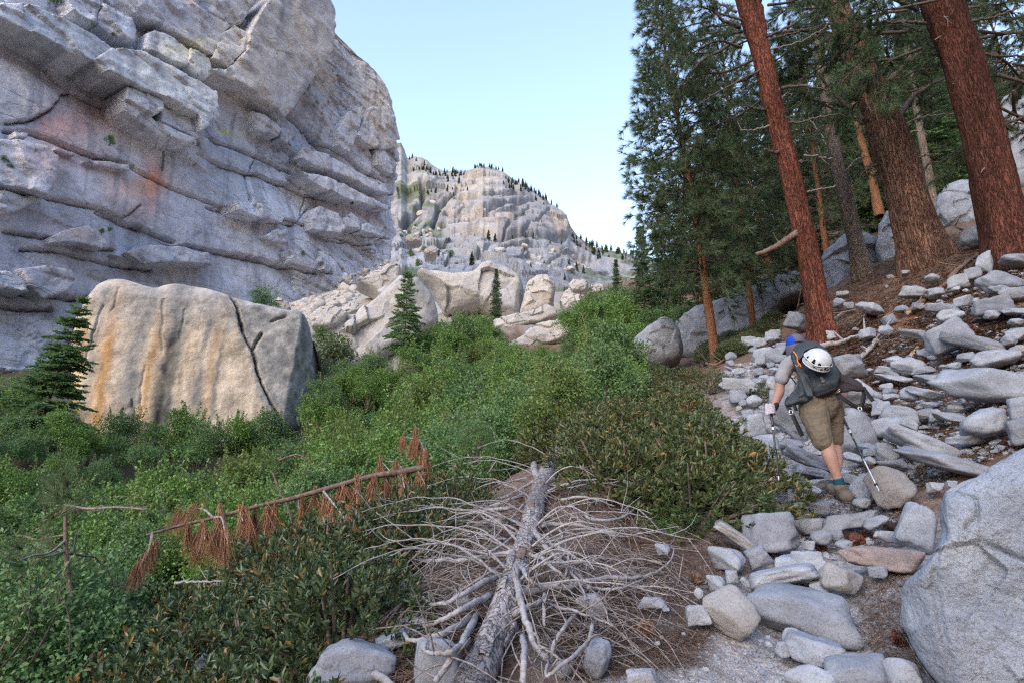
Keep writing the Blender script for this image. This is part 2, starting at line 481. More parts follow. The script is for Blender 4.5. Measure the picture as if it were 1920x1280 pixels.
_wld = [(-1.5, 2.9, 0.35), (-2.6, 3.4, 0.05), (-2.5, 2.2, 0.05), (-4, 5, -0.25), (-1.7, 4.4, 0.62), (-2.3, 5.2, 0.5), (-3.2, 6.5, 0.2), (-1.2, 6.6, 0.9), (-5, 6, -0.75), (-5.5, 10, -0.5),
        (-11.4, 20, 0.7), (-9.5, 28, 3.3), (-16, 19, 2.2), (-1.5, 15, 1.5), (0.8, 20, 3.2), (4.5, 28, 8.2), (-8, 38, 8.5), (-13, 27, 2.9), (-1.5, 10, 0.9), (-4, 14, 0.4), (1.0, 11, 2.2), (1.8, 13, 3.0), (3.5, 18, 4.8),
        (0.1, 0.9, 0.2), (-1, 0.9, 0.0), (0.9, 0.9, 0.3), (1.5, 1.6, 0.6), (-7, 7, -0.9), (-12, 11, 0.2)]
_cp3 = np.array([at(a, b, c) for a, b, c in _pix] + [np.array(w, float) for w in _wld])
_ta, _tr = np.arctan2(_cp3[:, 0], _cp3[:, 1]), np.hypot(_cp3[:, 0], _cp3[:, 1])

def _feat(t, r):
    return np.stack([np.clip(t, -0.9, 0.9) * 2.2, np.log(np.clip(r, 0.7, 85.0))], -1)
_X = _feat(_ta, _tr)

def _phi(a, b):
    d2 = ((a[..., None, :] - b) ** 2).sum(-1)
    return 0.5 * d2 * np.log(d2 + 1e-12)
_n = len(_X)
_A = np.zeros((_n + 3, _n + 3))
_A[:_n, :_n] = _phi(_X, _X) + np.eye(_n) * 0.012
_A[:_n, _n] = 1; _A[:_n, _n + 1:] = _X
_A[_n, :_n] = 1; _A[_n + 1:, :_n] = _X.T
_W = np.linalg.solve(_A, np.r_[_cp3[:, 2] / _tr, 0, 0, 0])

_gt, _gl = np.linspace(-0.9, 0.9, 420), np.linspace(math.log(0.7), math.log(85.0), 420)
def _bake():
    T, L = np.meshgrid(_gt, _gl, indexing='ij')
    q = np.stack([T * 2.2, L], -1).reshape(-1, 2)
    e = np.empty(len(q))
    for k in range(0, len(q), 20000):
        s = slice(k, k + 20000)
        e[s] = _phi(q[s], _X) @ _W[:_n] + _W[_n] + q[s] @ _W[_n + 1:]
    return e.reshape(T.shape)
_GE = _bake()

def ground_raw(x, y):
    r = np.maximum(np.hypot(x, y), 0.05)
    a = (np.clip(np.arctan2(x, y), -0.9, 0.9) + 0.9) / 1.8 * 419
    b = (np.log(np.clip(r, 0.7, 85.0)) - _gl[0]) / (_gl[-1] - _gl[0]) * 419
    i, j = np.minimum(a.astype(int), 418), np.minimum(b.astype(int), 418)
    a, b = a - i, b - j
    e = (_GE[i, j] * (1 - b) + _GE[i, j + 1] * b) * (1 - a) + (_GE[i + 1, j] * (1 - b) + _GE[i + 1, j + 1] * b) * a
    return e * r

def drop(x, y):
    """The soil between the stones of the trail and the rocky slope lies a little lower than their feet."""
    r = np.hypot(x, y)
    return (0.02 + 0.012 * r) * sstep(-0.2, 0.5, x - 0.02 * y) * sstep(30, 20, r)

def ground(x, y, low=True):
    x, y = np.asarray(x, float), np.asarray(y, float)
    sh = x.shape
    x, y = x.ravel(), y.ravel()
    r = np.maximum(np.hypot(x, y), 0.05)
    z = ground_raw(x, y)
    if low: z = z - drop(x, y)
    p = np.stack([x, y, np.zeros_like(x)], -1)
    z = z + fbm(p * 1.3, 3, 5) * 0.035 * np.clip(r / 3, 0.3, 3) + fbm(p * 0.21, 3, 9) * 0.12 * np.clip((r - 6) / 12, 0, 6)
    return z.reshape(sh)

def hit(px, py, tmax=120.0, low=True):
    """World point where the ray of a photograph pixel meets the ground."""
    px, py = np.atleast_1d(np.asarray(px, float)), np.atleast_1d(np.asarray(py, float))
    d = ray(px, py)
    ts = 1.2 * (tmax / 1.2) ** np.linspace(0, 1, 150)
    P = CAM + d[:, None] * ts[None, :, None]
    below = P[..., 2] < ground_raw(P[..., 0], P[..., 1])
    k = np.where(below.any(1), below.argmax(1), len(ts) - 1)
    lo, hi = ts[np.maximum(k - 1, 0)] * .95, ts[k] * 1.05
    for _ in range(10):
        m = (lo + hi) / 2
        P = CAM + d * m[:, None]
        b = P[:, 2] < ground(P[:, 0], P[:, 1], low)
        hi = np.where(b, m, hi); lo = np.where(b, lo, m)
    return CAM + d * hi[:, None]

def hit1(px, py, tmax=120.0, low=True):
    return hit([px], [py], tmax, low)[0]

# trail and litter masks over the ground (where gravel lies, where needles lie)
TRAIL = [(1480, 1300), (1560, 1180), (1640, 1090), (1560, 1010), (1530, 930), (1500, 880), (1470, 800), (1440, 730), (1410, 690)]
_trail_w = hit([p[0] for p in TRAIL], [p[1] for p in TRAIL])[:, :2]

def build_ground():
    th = np.unique(np.r_[np.linspace(-math.pi, -0.95, 40), np.linspace(-0.95, 0.95, 430), np.linspace(0.95, math.pi, 40)])[:-1]
    r = np.r_[0.15, 0.5 * (900 / 0.5) ** np.linspace(0, 1, 250)]
    R, T = np.meshgrid(r, th, indexing='ij')
    x, y = R * np.sin(T), R * np.cos(T)
    z = ground(x, y)
    nr, nt_ = R.shape
    v = np.stack([x, y, z], -1).reshape(-1, 3)
    i = np.arange(nr - 1)[:, None] * nt_
    j = np.arange(nt_)[None]
    q = np.stack([i + j, i + nt_ + j, i + nt_ + (j + 1) % nt_, i + (j + 1) % nt_], -1).reshape(-1, 4)[:, ::-1]
    # colour: grey gravel near the trail, brown needle litter off it, leaf mould in the valley
    d = polydist(v[:, 0], v[:, 1], [tuple(p) for p in _trail_w])
    nz = fbm(v * 1.7, 4, 31)
    rr = np.hypot(v[:, 0], v[:, 1])
    grav = sstep(1.15, 0.35, d + nz * 0.45)
    near_left = sstep(0.9, 0.3, np.hypot(v[:, 0] - 0.75, v[:, 1] - 2.75) + nz * 0.5)
    grav = np.maximum(grav, near_left * 0.9)
    litter = np.array([0.19, 0.125, 0.09]) * (1 + 0.35 * fbm(v * 5, 3, 33))[:, None]
    gravel = np.array([0.36, 0.34, 0.33]) * (1 + 0.18 * fbm(v * 9, 3, 35))[:, None]
    mould = np.array([0.075, 0.07, 0.045])
    valley = sstep(0.2, -0.9, v[:, 0] + 0.10 * v[:, 1] - 0.2 + nz * 0.4) * sstep(3.0, 5.5, rr)
    c = litter * (1 - grav[:, None]) + gravel * grav[:, None]
    c = c * (1 - valley[:, None]) + mould * valley[:, None]
    far = sstep(36, 50, rr + nz * 5) * sstep(0.25, 0.0, T.ravel()) * sstep(-0.62, -0.5, T.ravel())
    c = c * (1 - far[:, None]) + np.array([0.44, 0.41, 0.37]) * far[:, None]
    m, nt, b = new_mat('ground_soil', 0.95, 0.1)
    a = nd(nt, 'ShaderNodeVertexColor'); a.layer_name = 'tint'
    pos = position(nt)
    n1 = noise_n(nt, pos, 55, 4, 0.75)
    n2 = noise_n(nt, pos, 9, 5, 0.65)
    col = mix(nt, 1.0, a.outputs['Color'], ramp(nt, n1, [(0.30, 0.35), (0.5, 0.95), (0.68, 1.5)]), 'MULTIPLY')
    col = mix(nt, ramp(nt, n2, [(0.48, 0.0), (0.62, 0.55)]), col, (0.10, 0.062, 0.045))
    nt.links.new(col, b.inputs['Base Color'])
    p = bump(nt, b, n2, 0.6, 0.05)
    bump(nt, b, n1, 0.8, 0.012, p)
    obj('ground', mesh('ground', v, [q], m, True, c), kind='structure')
build_ground()
# ------------------------------------------------------------------ the big cliff on the left, a wall running away from the camera
WA = at(0, 700, 60.0); WB = at(745, 500, 118.0)
WU = np.array([WB[0] - WA[0], WB[1] - WA[1], 0.0]); WLEN = np.linalg.norm(WU); WU /= WLEN
WN = np.array([WU[1], -WU[0], 0.0])          # outward: to the right and towards the camera
WV = np.array([0, 0, 1.0]) * math.cos(rad(4)) - WN * math.sin(rad(4))
WN = np.cross(WU, WV)
WO = np.array([WA[0], WA[1], 0.0])

def wall_uv(px, py, w=0.0):
    """Where pixel rays meet the wall plane (moved out by w metres)."""
    d = ray(px, py)
    t = ((WO + WN * w - CAM) @ WN) / (d @ WN)
    p = CAM + d * t[..., None] - WO - WN * w
    return p @ WU, p @ WV

def wall_pt(u, v, w):
    return WO + u[..., None] * WU + v[..., None] * WV + np.asarray(w)[..., None] * WN

def facets(u, v, n, seed, su, sv, dip, amp, tilt):
    """Broken rock: random cells stretched along the dip, each at its own depth and tilt."""
    r = np.random.default_rng(seed)
    cu, sn = math.cos(dip), math.sin(dip)
    a, b = (u * cu + v * sn) / su, (-u * sn + v * cu) / sv
    lo, hi = (a.min(), b.min()), (a.max(), b.max())
    sa, sb = r.uniform(lo[0], hi[0], n), r.uniform(lo[1], hi[1], n)
    d0 = r.uniform(-1, 1, n) * amp
    ta, tb = r.normal(0, tilt, n), r.normal(0, tilt, n)
    best = np.empty(a.shape, int); d1 = np.empty(a.shape); d2 = np.empty(a.shape)
    A, B = a.ravel(), b.ravel()
    be, f1, f2 = best.ravel(), d1.ravel(), d2.ravel()
    for k in range(0, len(A), 8000):
        s = slice(k, k + 8000)
        D = (A[s, None] - sa) ** 2 + (B[s, None] - sb) ** 2
        pr = np.argpartition(D, 1, axis=1)[:, :2]
        dd = np.take_along_axis(D, pr, 1)
        o = dd.argsort(1)
        pr = np.take_along_axis(pr, o, 1); dd = np.sqrt(np.take_along_axis(dd, o, 1))
        be[s], f1[s], f2[s] = pr[:, 0], dd[:, 0], dd[:, 1]
    w = d0[best] + ta[best] * (a - sa[best]) * su + tb[best] * (b - sb[best]) * sv
    return w, d2 - d1

def cells(u, v, seed, su, sv, dip, amp, tilt):
    """The same on an endless jittered lattice, for small pieces."""
    cu, sn = math.cos(dip), math.sin(dip)
    a, b = (u * cu + v * sn) / su, (-u * sn + v * cu) / sv
    ia, ib = np.floor(a).astype(np.int64), np.floor(b).astype(np.int64)
    z = np.zeros_like(ia)
    best = np.full(a.shape, 1e9); w = np.zeros(a.shape)
    for da in (-1, 0, 1):
        for db in (-1, 0, 1):
            x, y = ia + da, ib + db
            ca, cb = x + .5 + .48 * _h(x, y, z, seed), y + .5 + .48 * _h(x, y, z, seed + 1)
            d = (a - ca) ** 2 + (b - cb) ** 2
            k = d < best
            best = np.where(k, d, best)
            w = np.where(k, amp * _h(x, y, z, seed + 2) + tilt * (_h(x, y, z, seed + 3) * (a - ca) * su + _h(x, y, z, seed + 4) * (b - cb) * sv), w)
    return w

CRACKS = ([(za(p), w, d) for p, w, d in [
    ([(0, 185), (120, 235), (250, 290), (400, 390), (560, 470), (690, 560)], 5, 1.6),
    ([(0, 700), (110, 695), (200, 670), (300, 600), (370, 525), (435, 495), (560, 560), (660, 620)], 4, 1.3),
    ([(215, 275), (310, 410), (370, 470)], 3, 0.8),
    ([(0, 735), (130, 745), (260, 790), (420, 850), (520, 890), (740, 930)], 5, 1.6),
    ([(740, 940), (900, 1010), (1040, 1060), (1200, 1120), (1340, 1190), (1500, 1250), (1640, 1275)], 4, 1.3),
    ([(0, 1040), (140, 1085), (260, 1115), (400, 1140), (560, 1180), (680, 1235), (800, 1275)], 5, 1.5),
    ([(1165, 760), (1280, 810), (1400, 850), (1530, 900), (1650, 960), (1780, 1030), (1900, 1060)], 4, 1.3),
    ([(1190, 365), (1320, 440), (1450, 510), (1570, 590), (1640, 650), (1700, 720), (1800, 810), (1900, 900)], 6, 2.0),
    ([(1110, 850), (1250, 910), (1400, 960), (1540, 1000), (1700, 1060), (1840, 1100)], 3, 0.9),
    ([(1440, 895), (1400, 960), (1390, 1110)], 3, 0.9), ([(1730, 1080), (1710, 1160), (1690, 1200)], 3, 0.8),
    ([(1430, 0), (1390, 60), (1345, 150), (1390, 200), (1370, 270), (1280, 370)], 6, 2.0),
    ([(1060, 280), (1035, 380)], 3, 1.2), ([(650, 1230), (720, 1190), (780, 1140)], 3, 0.8),
    ([(590, 0), (700, 75), (830, 150), (950, 180), (1090, 250), (1190, 320)], 5, 1.8),
    ([(1180, 0), (1080, 60), (1010, 210)], 3, 0.9), ([(925, 790), (920, 950)], 3, 0.7)]]
 + [(zb(p), w, d) for p, w, d in [
    ([(0, 440), (110, 470), (190, 500), (300, 515), (440, 545), (560, 580), (720, 610)], 3, 1.6),
    ([(0, 230), (170, 290), (330, 340), (440, 390), (560, 405), (700, 440), (800, 455)], 3, 1.5),
    ([(160, 300), (160, 420)], 2, 0.9), ([(440, 440), (370, 530)], 2, 0.9),
    ([(0, 640), (120, 655), (260, 700), (380, 730), (500, 745)], 3, 1.3),
    ([(380, 190), (480, 260), (600, 310), (720, 370), (810, 395)], 3, 1.8),
    ([(430, 130), (560, 200), (660, 290), (760, 340)], 3, 1.5), ([(560, 470), (585, 545), (720, 575), (790, 590)], 3, 1.4),
    ([(590, 760), (520, 660), (470, 640)], 2, 0.8), ([(720, 180), (760, 185), (820, 250)], 3, 1.4),
    ([(440, 545), (520, 590), (640, 600), (730, 640)], 2, 1.1)]]
 + [(zd(p), w, d) for p, w, d in [
    ([(0, 100), (140, 130), (260, 150), (420, 175), (560, 185)], 4, 1.5),
    ([(100, 190), (280, 200), (400, 230), (560, 260), (680, 280), (800, 280)], 4, 1.4),
    ([(0, 400), (100, 410), (250, 430), (380, 440), (460, 440)], 6, 2.2), ([(0, 470), (120, 490), (260, 500)], 6, 2.2),
    ([(800, 170), (960, 160), (1080, 190), (1180, 205), (1290, 240), (1440, 280), (1600, 310)], 4, 1.3),
    ([(480, 0), (640, 50), (780, 100), (900, 140)], 4, 1.3)]])

TINTS = [  # pixel centre, radii, colour, strength: rock colours, darker under some slabs
    ((520, 120), (170, 130), (0.501, 0.449, 0.39), 0.85), ((715, 210), (45, 85), (0.618, 0.536, 0.431), 0.9), ((330, 95), (45, 30), (0.618, 0.56, 0.431), 0.95),
    ((385, 120), (28, 34), (0.56, 0.49, 0.396), 0.9), ((250, 260), (130, 55), (0.536, 0.525, 0.536), 0.6), ((140, 230), (60, 45), (0.501, 0.349, 0.326), 0.8), ((110, 240), (36, 22), (0.478, 0.267, 0.244), 0.6),
    ((285, 345), (20, 40), (0.548, 0.244, 0.15), 0.95), ((245, 355), (40, 22), (0.572, 0.361, 0.267), 0.7), ((210, 350), (30, 30), (0.501, 0.373, 0.338), 0.6), ((145, 440), (50, 20), (0.548, 0.373, 0.326), 0.85),
    ((270, 400), (40, 18), (0.455, 0.244, 0.197), 0.5), ((120, 300), (70, 30), (0.455, 0.338, 0.326), 0.7), ((480, 290), (120, 40), (0.373, 0.39, 0.431), 0.85), ((400, 270), (28, 80), (0.361, 0.379, 0.431), 0.75),
    ((460, 330), (60, 35), (0.431, 0.455, 0.478), 0.5), ((330, 470), (150, 45), (0.308, 0.32, 0.355), 0.85), ((100, 480), (150, 60), (0.302, 0.308, 0.338), 0.7), ((60, 560), (130, 60), (0.326, 0.326, 0.349), 0.7),
    ((240, 505), (60, 36), (0.232, 0.238, 0.262), 0.6), ((75, 420), (40, 24), (0.244, 0.238, 0.244), 0.55), ((120, 70), (110, 32), (0.373, 0.39, 0.396), 0.9), ((660, 330), (70, 60), (0.513, 0.478, 0.46), 0.7),
    ((640, 470), (60, 70), (0.478, 0.449, 0.437), 0.7), ((500, 480), (70, 60), (0.408, 0.402, 0.419), 0.6), ((600, 390), (60, 40), (0.501, 0.478, 0.455), 0.5), ((555, 200), (38, 50), (0.314, 0.308, 0.32), 0.6),
    ((430, 255), (14, 8), (0.548, 0.525, 0.244), 0.8), ((345, 80), (34, 8), (0.595, 0.525, 0.267), 0.5), ((280, 140), (120, 40), (0.525, 0.536, 0.501), 0.6), ((345, 200), (60, 25), (0.56, 0.56, 0.525), 0.6),
    ((40, 150), (60, 45), (0.478, 0.46, 0.478), 0.6), ((565, 40), (20, 90), (0.595, 0.513, 0.396), 0.5), ((590, 130), (14, 60), (0.595, 0.525, 0.408), 0.5)]

def cliff_tint(p, px, py):
    base = np.array([0.47, 0.47, 0.50])
    c = base * (1 + 0.13 * fbm(p * 0.09, 4, 71))[:, None]
    wx = px + 26 * fbm(p * 0.10, 4, 72); wy = py + 20 * fbm(p * 0.10, 4, 73)
    for (x, y), (rx, ry), col, k in TINTS:
        g = np.clip(k * 1.25 * np.exp(-(((wx - x) / rx) ** 2 + ((wy - y) / ry) ** 2)), 0, k)[:, None]
        c = c * (1 - g) + np.array(col) * g
    # water streaks run down the face
    u = (p - WO) @ WU
    st = fbm(np.stack([u * 0.55, p[:, 2] * 0.035, u * 0], -1), 5, 75, .65)
    k = sstep(0.22, 0.62, st)[:, None] * 0.55
    c = c * (1 - k) + np.array([0.22, 0.22, 0.24]) * k
    k = sstep(0.30, 0.6, -st)[:, None] * 0.3
    c = c * (1 - k) + np.array([0.50, 0.455, 0.41]) * k
    return c * np.array([1.19, 1.26, 1.34])

SIL = [(575, -260), (590, -120), (608, -30), (622, 0), (634, 26), (630, 58), (622, 76), (642, 88), (668, 102), (684, 126), (690, 150), (726, 164), (734, 205), (747, 262), (748, 292), (741, 360), (737, 440), (726, 488), (704, 530), (690, 600), (684, 700)]

def p_(U, V):
    return np.stack([U, V, 0 * U], -1)

def build_cliff():
    su, sv = wall_uv(np.array([s[0] for s in SIL]), np.array([s[1] for s in SIL]))
    su0, sv0 = su, sv
    o = np.argsort(sv)
    su, sv = su[o], sv[o]
    nv, nu, nb = 520, 460, 24
    v = np.r_[np.linspace(-4, 104, nv - 60), np.linspace(104, 140, 61)[1:]]
    edge = np.full(nv, -1e9)
    for a in range(len(SIL) - 1):              # the outermost crossing of the outline at each height
        (u1, u2), (v1, v2) = su0[a:a + 2], sv0[a:a + 2]
        t_ = (v - v1) / (v2 - v1 if abs(v2 - v1) > 1e-6 else 1e-6)
        edge = np.where((t_ >= 0) & (t_ <= 1), np.maximum(edge, u1 + (u2 - u1) * t_), edge)
    edge = np.where(edge < -1e8, np.interp(v, sv, su), edge)
    edge = edge + 1.1 * cells(v, v * 0, 91, 3.5, 50, 0, 1.0, 0.0) + .5 * fbm(np.stack([v * .5, v * 0, v * 0], -1), 3, 92)
    edge = np.convolve(np.pad(edge, 1, 'edge'), [.2, .6, .2], 'valid')
    u0 = wall_uv(np.array([-130.0]), np.array([500.0]))[0][0]
    t = np.linspace(0, 1, nu)
    U = u0 + (edge[:, None] - u0) * t ** 0.97
    V = np.repeat(v[:, None], nu, 1)
    P0 = wall_pt(U, V, np.zeros_like(U))
    px, py = proj(P0)
    dip = rad(-13)
    w1, e1 = facets(U, V, 340, 3, 2.3, 1.0, dip, 1.0, 0.07)
    w2 = cells(U, V, 4, 5.5, 2.4, dip, 0.45, 0.16)
    w3 = cells(U, V, 14, 2.1, 1.1, dip + .1, 0.16, 0.22)
    rgh = np.clip(0.30 + 1.0 * fbm(p_(U, V) * 0.05, 3, 43), 0.05, 1.3)
    p3 = np.stack([U * 0.05, V * 0.09 + U * 0.02, np.zeros_like(U)], -1)
    a, b = U * math.cos(dip) + V * math.sin(dip), -U * math.sin(dip) + V * math.cos(dip)
    bed = fbm(np.stack([a * 0.035, b * 0.42, a * 0], -1), 5, 8)
    mask = np.clip(0.55 + 0.9 * fbm(p3 * 1.3, 2, 41), 0.1, 1.2)
    W = fbm(p3, 3, 21) * 1.3 + w1 * mask * 0.75 + w2 * mask * 0.8 + w3 * rgh + bed * 0.12 + fbm(P0 * 0.45, 4, 13) * 0.09
    W -= 0.35 * np.exp(-(e1 / 0.03) ** 2) * mask
    wob = 5 * fbm(P0 * 0.22, 3, 51)
    for line, wid, dep in CRACKS:
        d = polydist(px + wob * 0.6, py + wob, line)
        W -= 1.5 * dep * np.exp(-(d / (wid * 0.34)) ** 2)
        # the bed under a crack stands back a little: a step in the face
        x = np.array([q[0] for q in line]); y = np.array([q[1] for q in line])
        if x[-1] > x[0] + 40:
            s = np.argsort(x)
            dy = py - np.interp(px, x[s], y[s])
            inside = sstep(x.min() - 15, x.min() + 15, px) * sstep(x.max() + 15, x.max() - 15, px)
            W -= 0.36 * dep * inside * np.where(dy + wob * .8 > 0, np.clip(1 - dy / 70.0, 0, 1), 0)
    W *= sstep(1.0, 0.95, t)[None] * 0.75 + 0.25
    front = wall_pt(U, V, W)
    # the end of the wall turns away from the camera
    k = np.linspace(0, 1, nb + 1)[1:]
    back = front[:, -1:, :] - WN * (k ** 1.3 * 55)[None, :, None] + WU * (np.sin(k * 1.6) * 2.0)[None, :, None]
    nz = fbm(back.reshape(-1, 3) * 0.11, 4, 81).reshape(nv, nb)
    back = back - WU * (np.abs(nz) * 4 * np.clip(k * 6, 0, 1)[None])[..., None]
    G = np.concatenate([front, back], 1)
    n = nu + nb
    vv = G.reshape(-1, 3)
    i = np.arange(nv - 1)[:, None] * n
    j = np.arange(n - 1)[None]
    q = np.stack([i + j, i + j + 1, i + n + j + 1, i + n + j], -1).reshape(-1, 4)
    qx, qy = proj(vv)
    me = mesh('cliff', vv, [q], M['cliff'], True, cliff_tint(vv, qx, qy))
    return obj('cliff', me, kind='structure')
cliff = build_cliff()

ico_cache = {}
def ico(sub):
    if sub not in ico_cache:
        bm = bmesh.new()
        bmesh.ops.create_icosphere(bm, subdivisions=sub, radius=1)
        ico_cache[sub] = (np.array([x.co[:] for x in bm.verts]), np.array([[x.index for x in f.verts] for f in bm.faces]))
        bm.free()
    return ico_cache[sub]

def planes_shape(dirs, N, D, k):
    """Radius along each direction of the rounded polyhedron of planes n.x < d."""
    s = np.clip(dirs @ N.T, 0, None) / D
    return (s ** k).sum(1) ** (-1.0 / k)

def slab(poly, w, depth, tilt=(0.0, 0.0), seed=0, bevel=0.22):
    """A block standing out of the cliff: outline in pixels at its front face, running back into the wall."""
    n = len(poly)
    px, py = np.array([p[0] for p in poly], float), np.array([p[1] for p in poly], float)
    u, v = wall_uv(px, py, w)
    cu, cv = u.mean(), v.mean()
    m = 18
    U, V = [], []
    for i in range(n):
        t = np.linspace(0, 1, m, endpoint=False)
        U.append(u[i] + (u[(i + 1) % n] - u[i]) * t); V.append(v[i] + (v[(i + 1) % n] - v[i]) * t)
    U, V = np.concatenate(U), np.concatenate(V)
    k = len(U)
    size = max(np.ptp(u), np.ptp(v))
    bv = min(bevel, 0.06 * size)
    rings = [(-depth, 1.0, 0), (-depth * 0.5, 1.0, 0), (-bv * 2.5, 1.0, 0), (-bv * 0.9, 1.0, 0), (-bv * 0.25, 1.0, bv * 0.3), (0, 1.0, bv)]
    vs = []
    for dw, s, inset in rings:
        du, dv = U - cu, V - cv
        L = np.hypot(du, dv)
        f = s * np.clip(1 - inset / L, 0.05, 1)
        uu, vv = cu + du * f, cv + dv * f
        vs.append(np.stack([uu, vv, w + dw + (tilt[0] * (uu - cu) + tilt[1] * (vv - cv) if dw > -depth * 0.4 else 0 * uu)], -1))
    # the front face: a jittered grid of points inside the outline, triangulated
    f0 = np.array(vs[-1]); nb_ = (len(rings) - 1) * k
    step = max(size / 46, .22)
    gx, gy = np.meshgrid(np.arange(f0[:, 0].min(), f0[:, 0].max(), step), np.arange(f0[:, 1].min(), f0[:, 1].max(), step))
    rr_ = np.random.default_rng(seed)
    gx = (gx + rr_.uniform(-.3, .3, gx.shape) * step).ravel(); gy = (gy + rr_.uniform(-.3, .3, gy.shape) * step).ravel()
    ring_ = [tuple(q) for q in f0[:, :2]]
    keep = inpoly(gx, gy, ring_) & (polydist(gx, gy, ring_ + ring_[:1]) > step * .6)
    gi = np.stack([gx[keep], gy[keep], w + tilt[0] * (gx[keep] - cu) + tilt[1] * (gy[keep] - cv)], -1)
    vs.append(gi)
    pts2 = [Vector((x, y)) for x, y in np.vstack([f0[:, :2], gi[:, :2]])]
    from mathutils.geometry import delaunay_2d_cdt
    dv, de, df, ov, oe, of_ = delaunay_2d_cdt(pts2, [(i_, (i_ + 1) % k) for i_ in range(k)], [], 1, 1e-5)
    cap_t = np.array([[nb_ + ov[i_][0] for i_ in t_] for t_ in df if len(t_) == 3 and all(ov[i_] for i_ in t_)])
    G = np.concatenate(vs)
    p = wall_pt(G[:, 0], G[:, 1], G[:, 2])
    amp = np.r_[np.repeat([0 if r[0] == -depth else 1 for r in rings], k), np.ones(len(gi))][:, None]
    w2 = cells(G[:, 0], G[:, 1], seed, 4.2, 2.6, rad(-13), 0.36, 0.14) + cells(G[:, 0], G[:, 1], seed + 50, 1.7, 1.0, rad(-8), 0.10, 0.18) * 1.0
    p = p + amp * (WN * (w2 * 0.8)[:, None] + np.stack([fbm(p * 0.35, 4, s_ + seed) for s_ in (1, 2, 3)], -1) * 0.14)
    i = np.arange(len(rings) - 1)[:, None] * k
    j = np.arange(k)[None]
    q = np.stack([i + j, i + (j + 1) % k, i + k + (j + 1) % k, i + k + j], -1).reshape(-1, 4)
    area = (u * np.roll(v, -1) - v * np.roll(u, -1)).sum()
    if area < 0: q = q[:, ::-1]
    nrm_ = np.cross(p[cap_t[:, 1]] - p[cap_t[:, 0]], p[cap_t[:, 2]] - p[cap_t[:, 0]]) @ WN
    cap_t = np.where(nrm_[:, None] < 0, cap_t[:, ::-1], cap_t)
    qx, qy = proj(p)
    obj('rock_slab', mesh('rock_slab', p, [cap_t, q], M['cliff'], True, cliff_tint(p, qx, qy)), cliff)

